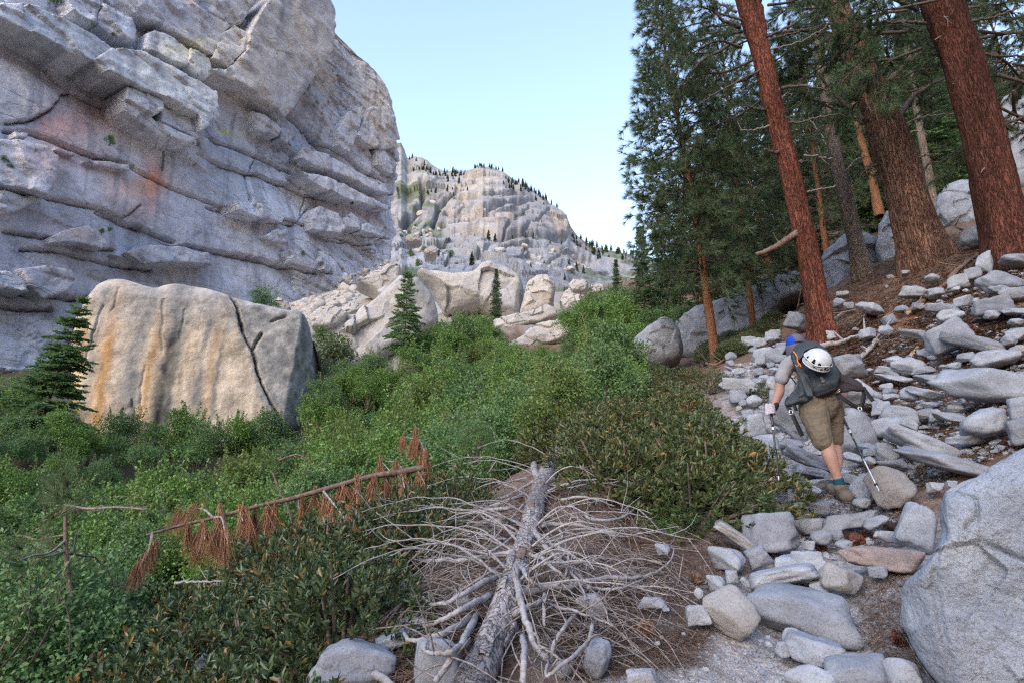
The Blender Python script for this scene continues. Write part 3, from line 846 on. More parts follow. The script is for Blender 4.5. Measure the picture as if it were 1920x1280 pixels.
for sd, (pl, w, dep, ti) in enumerate([
    (za([(530, 330), (640, 255), (790, 270), (900, 320), (1050, 400), (1190, 480), (1220, 510), (1225, 660), (1120, 730), (1105, 645), (970, 575), (850, 525), (700, 450), (580, 400)]), 4.6, 7, (0.02, -0.15)),
    (za([(-80, 95), (0, 20), (110, 15), (230, 30), (330, 85), (430, 120), (560, 190), (650, 258), (520, 350), (380, 300), (250, 230), (110, 160), (0, 110)]), 3.8, 6, (0, -0.22)),
    (za([(690, 560), (780, 600), (900, 690), (1090, 780), (1105, 810), (1085, 812), (940, 768), (800, 690), (690, 618)]), 3.8, 6, (0, 0.1)),
    (za([(715, 480), (800, 500), (920, 560), (920, 610), (870, 640), (790, 600), (710, 550)]), 4.6, 6, (0, -0.1)),
    (za([(900, 590), (1000, 610), (1110, 660), (1115, 770), (1000, 722), (895, 682)]), 3.6, 6, (0, -0.12)),
    (za([(800, 280), (830, 180), (880, 165), (960, 200), (1065, 270), (1040, 380), (960, 360), (870, 310)]), 3.0, 6, (0.05, -0.2)),
    (za([(1035, 380), (1068, 268), (1120, 280), (1180, 320), (1190, 400), (1140, 450), (1070, 420)]), 3.2, 6, (-0.05, -0.1)),
    (za([(540, 150), (570, 20), (650, 40), (740, 90), (765, 170), (740, 245), (640, 210)]), 2.6, 6, (0.05, -0.1)),
    (za([(380, 0), (440, -40), (570, -30), (570, 15), (540, 145), (440, 100), (400, 60)]), 2.6, 6, (0, -0.12)),
    (za([(1190, 320), (1240, 190), (1310, 140), (1385, 200), (1380, 260), (1280, 370)]), 3.6, 6, (0.12, 0)),
    (za([(680, -10), (900, -30), (1080, 30), (1300, 140), (1240, 190), (1190, 310), (1020, 210), (900, 130), (760, 70)]), 3.0, 6, (0.02, 0.06)),
    (za([(1395, 190), (1440, 90), (1500, -10), (1560, -60), (1780, -60), (1850, 150), (1850, 280), (1780, 400), (1700, 530), (1625, 640), (1530, 560), (1440, 490), (1205, 370), (1290, 375), (1388, 270)]), 4.8, 8, (-0.03, 0.10)),
    (za([(1060, -60), (1400, -60), (1430, 0), (1350, 130), (1300, 130), (1100, 20)]), 3.6, 7, (0, 0.1)),
    (za([(-60, 780), (0, 770), (150, 780), (280, 810), (330, 870), (310, 1000), (250, 1100), (130, 1060), (-60, 1010)]), 2.6, 5, (0.08, -0.1)),
    (za([(0, 1050), (90, 1070), (235, 1112), (110, 1170), (-40, 1200)]), 2.2, 5, (0, -0.1)),
    (zb([(640, 130), (700, 0), (790, 0), (808, 60), (816, 110), (816, 180), (760, 187), (700, 175)]), 2.4, 6, (-0.06, 0.04)),
    (zb([(720, 192), (760, 194), (815, 250), (808, 320), (770, 290), (722, 260)]), 1.6, 5, (0, 0)),
    (zb([(560, 100), (600, 20), (660, 0), (640, 120), (610, 200), (560, 170)]), 2.2, 5, (0.1, 0)),
    (zb([(400, 185), (520, 215), (650, 285), (760, 350), (790, 388), (720, 372), (600, 315), (470, 272), (390, 225)]), 2.2, 5, (0, -0.1)),
    (zb([(380, 292), (480, 302), (600, 352), (740, 420), (790, 440), (780, 460), (680, 432), (560, 402), (450, 342)]), 2.4, 5, (0, -0.12)),
    (zb([(430, 480), (480, 440), (560, 470), (580, 540), (560, 572), (440, 542)]), 1.8, 5, (0.08, -0.08)),
    (zb([(585, 500), (620, 470), (660, 510), (655, 545), (590, 532)]), 1.8, 5, (0, -0.1)), (zb([(665, 520), (700, 515), (725, 550), (720, 570), (660, 550)]), 1.8, 5, (0, -0.1)),
    (zb([(100, 420), (230, 430), (320, 490), (310, 515), (190, 492), (110, 462)]), 1.9, 5, (0, -0.15)),
    (zb([(230, 580), (280, 545), (340, 545), (330, 600), (270, 605)]), 1.3, 4, (0.05, -0.1)),
    (zb([(170, 20), (230, 30), (300, 100), (290, 130), (200, 100)]), 1.9, 5, (0, 0)), (zb([(300, 95), (345, 90), (365, 120), (330, 165), (300, 140)]), 1.8, 5, (0, 0)),
    (zd([(110, 280), (230, 260), (370, 290), (390, 360), (340, 400), (220, 430), (150, 370)]), 2.2, 5, (0.03, -0.1)),
    (zd([(250, 122), (330, 80), (460, 60), (540, 110), (545, 150), (520, 180), (400, 152), (260, 147)]), 2.0, 5, (0, -0.1)),
    (zd([(-60, 270), (70, 290), (140, 350), (140, 400), (60, 390), (-60, 380)]), 3.0, 5, (0, -0.1)),
    (zd([(640, 200), (760, 162), (960, 165), (1080, 200), (1090, 260), (900, 250), (720, 260)]), 1.6, 5, (0, -0.15)),
    (za([(480, 900), (560, 890), (735, 910), (735, 945), (640, 935), (560, 915)]), 1.6, 4, (0, -0.1)), (za([(310, 820), (420, 850), (420, 870), (310, 838)]), 1.6, 4, (0, 0)),
    (za([(80, 740), (155, 752), (150, 775), (80, 765)]), 2.2, 4, (0, 0))]):
    slab(pl, w, dep, ti, 100 + sd)

# ------------------------------------------------------------------ the granite dome at the head of the valley
DOME_TOP = [(690, 300), (740, 272), (752, 270), (764, 296), (790, 296), (820, 316), (850, 322), (880, 318), (905, 311), (935, 318), (960, 334), (985, 352), (1010, 366), (1040, 386), (1062, 402), (1070, 424), (1085, 446), (1110, 462), (1140, 474), (1180, 482), (1300, 490)]
DOME_CRACKS = [(zb(p), w, d) for p, w, d in [
    ([(1040, 470), (1130, 470), (1250, 450), (1330, 420), (1430, 410), (1500, 430)], 3, 7), ([(1000, 510), (1060, 495), (1160, 480)], 3, 6), ([(1080, 400), (1180, 395), (1290, 380), (1380, 390)], 3, 7),
    ([(980, 560), (1080, 545), (1180, 550), (1300, 580), (1440, 575), (1570, 580)], 3, 6), ([(1000, 610), (1100, 600), (1230, 640), (1400, 620), (1580, 640), (1700, 700)], 2.5, 4),
    ([(1150, 660), (1250, 600), (1330, 530), (1400, 440)], 2, 3), ([(1380, 570), (1440, 500), (1500, 440)], 2, 3), ([(1480, 700), (1560, 650)], 2, 2), ([(1080, 470), (1120, 430), (1100, 400)], 2, 4),
    ([(850, 480), (930, 420), (930, 340)], 4, 9), ([(980, 500), (1010, 430), (1080, 370)], 3, 7)]]
DOME_TINTS = [((930, 420), (60, 22), (0.426, 0.377, 0.328), 0.7), ((915, 340), (40, 22), (0.426, 0.394, 0.344), 0.7), ((1000, 420), (60, 26), (0.246, 0.246, 0.254), 0.75), ((960, 440), (40, 14), (0.279, 0.279, 0.287), 0.6),
    ((1052, 415), (14, 22), (0.451, 0.385, 0.295), 0.8), ((1020, 480), (60, 26), (0.328, 0.328, 0.328), 0.5), ((780, 340), (34, 50), (0.328, 0.316, 0.279), 0.6), ((860, 380), (40, 30), (0.402, 0.361, 0.312), 0.6)]

def dome_Y(px, py, top):
    t = np.clip((600 - py) / np.maximum(600 - top, 1), 0, 1.05)
    return 125 + 330 * t ** 1.1 + np.clip((850 - px) / 110, 0, 1) * 40 * t

def build_dome():
    nc, nr = 400, 230
    px = np.linspace(690, 1300, nc)
    top = np.interp(px, [d[0] for d in DOME_TOP], [d[1] for d in DOME_TOP])
    top = top + 2.2 * fbm(np.stack([px * 0.09, px * 0, px * 0], -1), 4, 3)
    s = np.linspace(0, 1, nr)
    PX = np.repeat(px[None], nr, 0)
    PY = 600 + (top[None] - 600) * s[:, None]
    Y = dome_Y(PX, PY, top[None])
    P = at(PX, PY, Y)
    nrm = np.array([0.12, -0.75, 0.65])
    X, Z = P[..., 0], P[..., 2]
    w1, e1 = facets(X, Z, 260, 21, 1.6, 1.0, rad(14), 5.0, 0.16)
    w2 = cells(X, Z, 22, 16, 10, rad(10), 1.6, 0.30) + cells(X, Z, 23, 6, 4, rad(20), .5, .35)
    low = sstep(0.62, 0.35, s)[:, None]
    W = fbm(P * 0.012, 3, 61) * 5 + w1 * 0.5 + w2 * (0.22 + 0.5 * low) + fbm(P * 0.11, 4, 62) * 0.4
    wob = 3 * fbm(P * 0.05, 3, 63)
    for line, wid, dep in DOME_CRACKS:
        d = polydist(PX + wob, PY + wob, line)
        W -= dep * np.exp(-(d / wid) ** 2)
        x = np.array([q[0] for q in line]); y = np.array([q[1] for q in line])
        if x[-1] > x[0] + 30:
            dy = PY - np.interp(PX, x, y)
            W -= 0.45 * dep * sstep(x.min() - 8, x.min() + 8, PX) * sstep(x.max() + 8, x.max() - 8, PX) * np.where(dy + wob > 0, np.clip(1 - dy / 30.0, 0, 1), 0)
    W *= sstep(1.0, 0.93, s)[:, None] * 0.85 + 0.15
    P = P + W[..., None] * nrm
    # the far side falls away behind the skyline
    kb = np.linspace(0, 1, 9)[1:]
    back = P[-1][None] + np.stack([kb * 0, kb * 160, -kb ** 1.6 * 120], -1)[:, None]
    G = np.concatenate([P, back], 0)
    n2 = nr + 8
    v = G.reshape(-1, 3)
    i = np.arange(n2 - 1)[:, None] * nc
    j = np.arange(nc - 1)[None]
    q = np.stack([i + j, i + j + 1, i + nc + j + 1, i + nc + j], -1).reshape(-1, 4)
    qx, qy = proj(v)
    c = np.array([0.26, 0.272, 0.29]) * (1 + 0.16 * fbm(v * 0.02, 4, 65))[:, None]
    wx, wy = qx + 9 * fbm(v * 0.03, 3, 66), qy + 7 * fbm(v * 0.03, 3, 67)
    for (x, y), (rx, ry), col, k in DOME_TINTS:
        g = np.clip(1.3 * k * np.exp(-(((wx - x) / rx) ** 2 + ((wy - y) / ry) ** 2)), 0, k)[:, None]
        c = c * (1 - g) + np.array(col) * g
    st = fbm(np.stack([v[:, 0] * 0.30, v[:, 1] * 0.01, v[:, 2] * 0.012], -1), 4, 68)
    k = (sstep(0.02, 0.5, st) * np.clip(sstep(480, 430, qy) * sstep(350, 380, qy) + .35, 0, 1))[:, None] * 0.6
    c = c * (1 - k) + np.array([0.16, 0.16, 0.17]) * k
    gr = fbm(v * 0.035, 4, 69)
    k = (sstep(0.2, 0.5, gr) * np.clip(sstep(500, 560, qy) + sstep(850, 800, qx) + sstep(1085, 1110, qx), 0, 1))[:, None] * 0.8
    c = c * (1 - k) + np.array([0.10, 0.125, 0.06]) * k
    obj('granite_dome_hill', mesh('granite_dome_hill', v, [q], M['dome'], True, c), kind='structure')
    return P, PX, PY
DOME_P, DOME_PX, DOME_PY = build_dome()

def dome_pt(px, py):
    k = np.argmin((DOME_PX - px) ** 2 + (DOME_PY - py) ** 2)
    return DOME_P.reshape(-1, 3)[k]
# ------------------------------------------------------------------ boulders traced from their outlines, each at its own distance and with its own thickness
def traced(name, outline, Y, thick, mat, label=None, category=None, group=None, facet=(), lean=0.15, p=5.0, back=1.0, cracks=(), col=None,
           nz=(0.05, 1.2), nseg=150, nring=44, seed=1, centre=None, parent=None, kind=None, fac=None, front=0.0):
    """outline in pixels; facet: (pixel a, pixel b, slope) - to the left of a->b (as seen) the front falls back by that slope."""
    O = np.array(outline, float)
    c = np.array(centre if centre else O.mean(0))
    Cw = at(c[0], c[1], Y)
    nh = Cw - CAM; nh[2] = 0; nh /= np.linalg.norm(nh)
    Rv = np.array([nh[1], -nh[0], 0.0])
    Uv = np.array([0, 0, 1.0]) * math.cos(lean) + nh * math.sin(lean)
    Nv = np.cross(Rv, Uv)                     # away from the camera
    Nv = Nv if Nv @ nh > 0 else -Nv
    def plane(px, py):
        d = ray(px, py)
        t = ((Cw - CAM) @ Nv) / (d @ Nv)
        q = CAM + d * t[..., None] - Cw
        return q @ Rv, q @ Uv
    u, v = plane(O[:, 0], O[:, 1])
    seg = np.hypot(np.roll(u, -1) - u, np.roll(v, -1) - v)
    cum = np.r_[0, np.cumsum(seg)]
    s = np.linspace(0, cum[-1], nseg, endpoint=False)
    bu, bv = np.interp(s, cum, np.r_[u, u[0]]), np.interp(s, cum, np.r_[v, v[0]])
    for _ in range(2):
        bu = (np.roll(bu, 1) + 2 * bu + np.roll(bu, -1)) / 4; bv = (np.roll(bv, 1) + 2 * bv + np.roll(bv, -1)) / 4
    rho = 1 - (1 - np.linspace(0, 1, nring)) ** 1.55
    size = math.sqrt(max(np.ptp(u) * np.ptp(v), 1e-6))
    R = np.r_[rho, rho[::-1][1:]]
    fr = np.r_[np.ones(nring), np.zeros(nring - 1)]
    Ug, Vg = bu[None] * R[:, None], bv[None] * R[:, None]
    prof = (1 - np.clip(R, 0, 1) ** p) ** (1 / p)
    prof_b = (1 - np.clip(R, 0, 1) ** 2.5) ** (1 / 2.5)
    W = np.where(fr[:, None] > 0, -thick * prof[:, None], thick * back * prof_b[:, None]) + 0 * Ug
    PX, PY = proj(Cw + Ug[..., None] * Rv + Vg[..., None] * Uv)
    fm = fr[:, None] * prof[:, None]
    for a, b, sl in facet:
        (ua, ub), (va, vb) = plane(np.array([a[0], b[0]], float), np.array([a[1], b[1]], float))
        dx, dy = ub - ua, vb - va
        L = math.hypot(dx, dy)
        d = ((Ug - ua) * (-dy) + (Vg - va) * dx) / L * (1 if sl >= 0 else -1)   # negative: the right-hand side falls back
        sl = abs(sl)
        soft = size * 0.02
        W += fr[:, None] * sl * np.where(d > 0, np.sqrt(d * d + soft * soft) - soft, 0)
    W = np.where(fr[:, None] > 0, np.minimum(W, thick * back * 0.98 * prof_b[:, None] * 0.9), W)
    if fac:
        w2, _ = facets(Ug, Vg, fac[0], seed, 1.2, 1.0, fac[3] if len(fac) > 3 else 0.4, fac[1], fac[2])
        W -= fm * w2
    for line, wid, dep in cracks:
        d = polydist(PX + 3 * fbm(np.stack([PX * .05, PY * .05, PX * 0], -1), 3, seed + 3), PY, line)
        W += fm * dep * np.exp(-(d / wid) ** 2)
    W = W + thick * front                     # front = 1: the traced outline is that of the front face
    P = Cw + Ug[..., None] * Rv + Vg[..., None] * Uv + W[..., None] * Nv
    Q = P.reshape(-1, 3)
    a, f = nz
    Q = Q + np.stack([fbm(Q * f, 5, seed + k) for k in (11, 12, 13)], -1) * a
    n = nseg; m = len(R)
    i = np.arange(m - 1)[:, None] * n
    j = np.arange(n)[None]
    q = np.stack([i + j, i + n + j, i + n + (j + 1) % n, i + (j + 1) % n], -1).reshape(-1, 4)
    area = (bu * np.roll(bv, -1) - bv * np.roll(bu, -1)).sum()
    if area > 0: q = q[:, ::-1]
    cc = None
    if col is not None:
        qx, qy = proj(Q); cc = col(Q, qx, qy)
    me = mesh(name, Q - Cw, [q], mat, True, cc)
    return obj(name, me, parent, Cw, label=label, category=category, group=group, kind=kind)

def boulder_col(p, px, py):
    base = np.array([0.66, 0.55, 0.42])
    c = base * (1 + 0.10 * fbm(p * 0.5, 4, 3))[:, None]
    s = px + 0.17 * (py - 690) + 5 * fbm(p * 0.45, 5, 4) + 4 * fbm(p * 1.8, 3, 14)
    for x, w, col, k in [(150, 9, (0.56, 0.32, 0.15), 0.85), (172, 10, (0.26, 0.25, 0.245), 0.7), (200, 16, (0.58, 0.34, 0.15), 0.95), (222, 10, (0.70, 0.60, 0.48), 0.6), (250, 14, (0.30, 0.29, 0.285), 0.9), (262, 7, (0.21, 0.205, 0.20), 0.8),
                         (284, 9, (0.58, 0.37, 0.19), 0.95), (313, 15, (0.07, 0.067, 0.065), 1.0), (329, 9, (0.12, 0.14, 0.13), 0.9), (352, 15, (0.68, 0.54, 0.39), 0.7), (378, 8, (0.25, 0.24, 0.23), 0.85), (400, 9, (0.57, 0.38, 0.21), 0.9), (414, 5, (0.24, 0.225, 0.21), 0.8)]:
        fade = 0.92 + 0.5 * fbm(np.stack([s * 0.05, py * 0.018, s * 0], -1), 3, int(x))
        g = (np.exp(-((s - x) / w) ** 2) * k * np.clip(fade, 0.25, 1.05))[:, None]
        c = c * (1 - g) + np.array(col) * g
    c = c * (1 + 0.22 * fbm(np.stack([s * .11, py * .02, s * 0], -1), 4, 15))[:, None]
    spots = fbm(p * 2.6, 4, 6)
    topg = sstep(640, 560, py + 14 * fbm(p * 0.6, 3, 8) - 0.06 * (px - 300))[:, None] * 0.75
    c = c * (1 - topg) + np.array([0.40, 0.385, 0.365]) * topg
    crx = np.interp(py, [550, 570, 640, 680, 740, 780, 830], [418, 430, 452, 472, 484, 505, 530])
    g = sstep(-6, 8, px - crx + 3 * fbm(p * 0.8, 3, 9))[:, None] * 0.92
    c = c * (1 - g) + np.array([0.36, 0.355, 0.345]) * g
    k = sstep(0.15, 0.45, spots)[:, None] * 0.4 * (0.25 + np.maximum(g, topg))
    c = c * (1 - k) + np.array([0.17, 0.165, 0.16]) * k
    k = (sstep(0.2, 0.5, -spots) * 0.5)[:, None] * g
    c = c * (1 - k) + np.array([0.60, 0.58, 0.55]) * k
    return c

traced('boulder', [(140, 760), (136, 690), (136, 645), (146, 610), (162, 575), (186, 545), (206, 533), (226, 531), (246, 536), (268, 545), (290, 548), (306, 543), (328, 541), (360, 545), (394, 549), (412, 556),
                   (434, 566), (470, 578), (500, 583), (540, 587), (562, 590), (580, 602), (600, 640), (618, 690), (626, 728), (608, 758), (580, 793), (545, 818), (500, 838), (420, 850), (320, 856), (240, 850), (170, 825)],
       27.5, 2.6, M['boulder'], 'house-sized tan boulder with orange and black streaks standing in the green thicket', 'boulder', p=11, back=2.2, lean=0.06,
       facet=[((508, 860), (566, 560), -1.7), ((572, 600), (430, 640), 0.0), ((445, 900), (428, 560), -0.10), ((100, 560), (430, 590), 0.5), ((180, 860), (150, 600), 0.35)],
       cracks=[([(420, 548), (432, 566), (438, 590), (452, 640), (470, 675), (477, 700), (486, 735), (505, 770), (520, 795), (528, 840)], 2.0, 0.6), ([(470, 668), (488, 640)], 2.2, 0.3), ([(505, 618), (530, 605)], 2, 0.2),
               ([(200, 590), (185, 640), (165, 690)], 2, 0.10), ([(250, 760), (256, 800)], 2, 0.12), ([(310, 580), (302, 680)], 2, 0.05), ([(345, 600), (338, 650)], 2, .06), ([(226, 560), (215, 600)], 2, .06), ([(275, 700), (262, 800)], 2, .08)],
       col=boulder_col, nz=(0.07, 0.9), nseg=420, nring=130, seed=4, front=0.45)

MIDB = [  # outline, distance, thickness, material, label, facets
    (zb([(480, 1100), (500, 1050), (545, 1010), (600, 960), (650, 900), (700, 860), (760, 800), (830, 745), (880, 738), (925, 750), (970, 800), (1010, 870), (1010, 930), (900, 1000), (800, 1080), (700, 1150), (560, 1200), (480, 1180)]), 42, 3.0,
     'granite_far', 'long lichen-spotted tan boulder sloping up behind the lone young fir', [(zb([(860, 740)])[0], zb([(760, 1150)])[0], 0.5), (zb([(560, 1180)])[0], zb([(640, 900)])[0], 0.25)]),
    (zb([(900, 738), (960, 730), (1060, 735), (1150, 738), (1195, 702), (1220, 690), (1260, 694), (1310, 708), (1375, 738), (1388, 760), (1384, 820), (1362, 912), (1330, 930), (1290, 926), (1240, 890), (1180, 860), (1100, 870), (1020, 880), (985, 805)]), 50, 3.0,
     'granite_far', 'large pale angular slab on the talus between the thicket and the dome', [(zb([(1240, 930)])[0], zb([(1230, 690)])[0], -0.25), (zb([(1380, 740)])[0], zb([(980, 860)])[0], 0.0), (zb([(990, 775)])[0], zb([(1240, 860)])[0], -1.1), (zb([(1330, 930)])[0], zb([(1352, 700)])[0], -1.2)]),
    (zb([(1362, 910), (1375, 850), (1395, 775), (1440, 748), (1482, 734), (1508, 745), (1518, 790), (1512, 850), (1506, 885), (1440, 912), (1380, 920)]), 49, 2.2,
     'granite_far', 'upright cream block with a rounded top right of the large pale slab', [(zb([(1490, 900)])[0], zb([(1486, 730)])[0], -0.9), (zb([(1395, 900)])[0], zb([(1420, 740)])[0], 0.3)]),
    (zb([(1240, 945), (1320, 922), (1440, 905), (1490, 876), (1520, 890), (1530, 920), (1480, 945), (1380, 975), (1310, 990), (1250, 985)]), 44, 1.4, 'granite_far', 'low grey shelf of rock below the upright cream block', []),
    (zb([(1360, 1020), (1400, 985), (1460, 955), (1560, 938), (1650, 934), (1700, 945), (1690, 985), (1600, 1010), (1500, 1050), (1400, 1090), (1340, 1120), (1250, 1140), (1200, 1140), (1230, 1100), (1300, 1060)]), 36, 1.4,
     'granite_far', 'long pinkish pale slab lying half buried in the thicket', [(zb([(1700, 960)])[0], zb([(1350, 1040)])[0], 0.35)]),
    (zb([(1535, 860), (1560, 820), (1582, 805), (1600, 830), (1640, 835), (1660, 850), (1640, 890), (1560, 900)]), 58, 1.6, 'granite_far', 'small pointed white boulder at the right end of the pale blocks', []),
    (zb([(1575, 790), (1600, 765), (1665, 772), (1660, 815), (1600, 822)]), 66, 1.6, 'granite_far', 'square grey block above the small pointed white boulder', []),
    (zb([(1668, 800), (1700, 785), (1740, 790), (1735, 825), (1680, 830)]), 62, 1.5, 'granite_far', 'small bleached boulder beside the bright shrubs on the far right of the talus', []),
    (zb([(550, 915), (590, 880), (640, 868), (672, 880), (650, 905), (600, 925), (556, 935)]), 46, 0.8, 'granite_far', 'flat orange-tan boulder on the talus below the cliff', []),
    (zb([(420, 930), (470, 890), (540, 880), (600, 915), (560, 960), (500, 980), (440, 970)]), 42, 1.0, 'granite_far', 'grey angular boulder behind the right shoulder of the streaked boulder', []),
    (zb([(255, 900), (262, 860), (290, 845), (335, 870), (345, 900), (330, 915), (270, 912)]), 38, 0.8, 'granite_far', 'pointed white boulder peeping over the streaked boulder beside a shrub', []),
    (zb([(470, 1020), (520, 980), (600, 925), (660, 920), (640, 980), (560, 1040), (500, 1060)]), 43, 1.2, 'granite_far', 'whitish smooth slab between the streaked and the spotted boulder', []),
    (zb([(640, 780), (700, 735), (780, 705), (835, 715), (820, 780), (740, 830), (700, 800)]), 62, 2.2, 'granite_far', 'pale wedge-shaped boulder leaning at the foot of the cliff', []),
    (zb([(850, 580), (880, 560), (930, 585), (925, 600), (860, 602)]), 118, 2, 'granite_far', 'white boulder in the green gully between cliff and dome', []),
    (zb([(935, 640), (965, 618), (1000, 635), (990, 655), (945, 658)]), 105, 2, 'granite_far', 'lower pale boulder at the mouth of the green gully', []),
    (zb([(730, 820), (760, 800), (860, 790), (960, 830), (970, 900), (900, 960), (800, 900)]), 46, 1.6, 'granite_far', 'grey speckled boulder behind the tip of the lone young fir', []),
    ([(1178, 650), (1186, 634), (1212, 612), (1240, 595), (1258, 594), (1272, 610), (1280, 640), (1275, 662), (1240, 682), (1200, 696), (1172, 692)], 19, 1.0, 'granite', 'grey rounded boulder between the thicket and the pines', [((1200, 700), (1245, 590), -0.5)]),
    ([(1258, 604), (1300, 574), (1350, 556), (1400, 540), (1450, 522), (1496, 508), (1516, 520), (1514, 545), (1470, 570), (1440, 600), (1425, 622), (1360, 648), (1290, 664), (1262, 650)], 21, 1.2, 'granite', 'broad grey rock slab behind the small orange-barked pines', [((1500, 600), (1260, 610), 0.3)]),
    ([(1530, 590), (1528, 520), (1545, 468), (1580, 440), (1620, 430), (1660, 445), (1668, 490), (1650, 540), (1600, 580)], 21, 1.6, 'granite', 'steep blue-grey boulder behind the slim grey-barked tree', [((1560, 600), (1600, 430), -0.6)]),
    ([(1640, 470), (1645, 420), (1662, 392), (1680, 400), (1700, 440), (1700, 480), (1660, 500)], 20, 0.8, 'granite', 'narrow upright grey rock behind the thick brown pine', []),
    ([(1748, 430), (1752, 380), (1772, 345), (1800, 332), (1842, 338), (1850, 390), (1836, 420), (1780, 432)], 21, 1.4, 'granite', 'pale boulder seen between the two thickest trunks', [((1840, 430), (1850, 330), -0.5)]),
    ([(1858, 330), (1862, 220), (1880, 180), (1930, 170), (2010, 180), (2010, 350), (1930, 360)], 26, 2.0, 'granite', 'tall pale rock wall behind the rightmost trunk', []),
    ([(1480, 600), (1486, 560), (1505, 535), (1530, 540), (1535, 580), (1510, 610)], 22, 0.7, 'granite', 'small grey boulder left of the slim grey-barked tree', []),
]
for k, (ol, Y, th, mt, lab, fc) in enumerate(MIDB):
    traced('boulder', ol, Y, th, M[mt], lab, 'boulder', facet=fc, nz=(0.07 * th, 0.9 / th ** 0.5), nseg=170, nring=44, seed=20 + k, p=7, front=0.8, fac=(24, 0.10 * th, 0.10, 0.5))

near = traced('boulder', [(1990, 815), (1930, 830), (1888, 850), (1850, 868), (1812, 893), (1790, 907), (1768, 916), (1754, 934), (1746, 980), (1742, 1020), (1720, 1044), (1694, 1068), (1681, 1092), (1686, 1130), (1692, 1165), (1716, 1205), (1750, 1252), (1790, 1300), (1840, 1380), (2100, 1400), (2140, 1000), (2100, 830)],
       2.45, 0.34, M['granite_near'], 'huge coarse grey boulder filling the lower right corner beside the trail', 'boulder', p=6, back=2.4, lean=0.45, nz=(0.06, 1.9), nseg=300, nring=110, seed=77,
       facet=[((1800, 1320), (1738, 1020), 0.75), ((1738, 1040), (1800, 920), 0.6), ((2040, 900), (1740, 960), 0.45)],
       cracks=[([(1840, 1014), (1870, 1022), (1900, 1032), (1940, 1040)], 4, 0.03), ([(1800, 930), (1850, 950), (1830, 985), (1800, 1000)], 5, 0.02), ([(1755, 940), (1800, 925), (1860, 880)], 6, 0.02), ([(1742, 1040), (1760, 1120), (1775, 1200), (1790, 1280)], 8, 0.02)], fac=(14, 0.02, 0.05, 0.6), front=0.8)

# ------------------------------------------------------------------ trail stones: a few generated shapes, then every stone placed one by one
def stone_mesh(name, kind, seed, sub, mat):
    r = np.random.default_rng(seed)
    d, f = ico(sub)
    n = {'round': 22, 'block': 9, 'slab': 10}[kind]
    N = r.normal(size=(n, 3)); N /= np.linalg.norm(N, axis=1, keepdims=True)
    D = r.uniform(0.80 if kind == 'round' else 0.72, 1.0, n)
    if kind == 'slab':
        N = np.vstack([N, [[0.1, 0.05, 1], [0.05, -0.1, -1]]]); D = np.r_[D, 0.75, 0.75]
        N /= np.linalg.norm(N, axis=1, keepdims=True)
    if kind == 'block':
        A = np.array([[1, .15, .1], [-1, .1, .15], [.1, 1, -.1], [.05, -1, .1], [.1, .1, 1], [0, 0, -1.]])
        N = np.vstack([N, A / np.linalg.norm(A, axis=1, keepdims=True)]); D = np.r_[D * 1.12, r.uniform(0.75, 0.95, 6)]
    k = {'round': 16, 'block': 22, 'slab': 20}[kind]
    rr = planes_shape(d, N, D, k)
    p = d * rr[:, None]
    p = p * (1 + 0.08 * fbm(p * 1.6 + seed, 3, seed) + 0.05 * fbm(p * 4.5 + seed, 4, seed + 1))[:, None]
    p = p / np.abs(p).max(0)
    return mesh(name, p, [f], mat)
STONE = {}
for mt in ('granite', 'granite_warm', 'granite_pink'):
    for kd in ('round', 'block', 'slab'):
        STONE[mt, kd] = [stone_mesh('stone', kd, 300 + 7 * i + len(kd), 4, M[mt]) for i in range(7 if mt == 'granite' else 3)]

STONE['granite', 'round'] = STONE['granite', 'round'][:4] + STONE['granite', 'block'][:3]
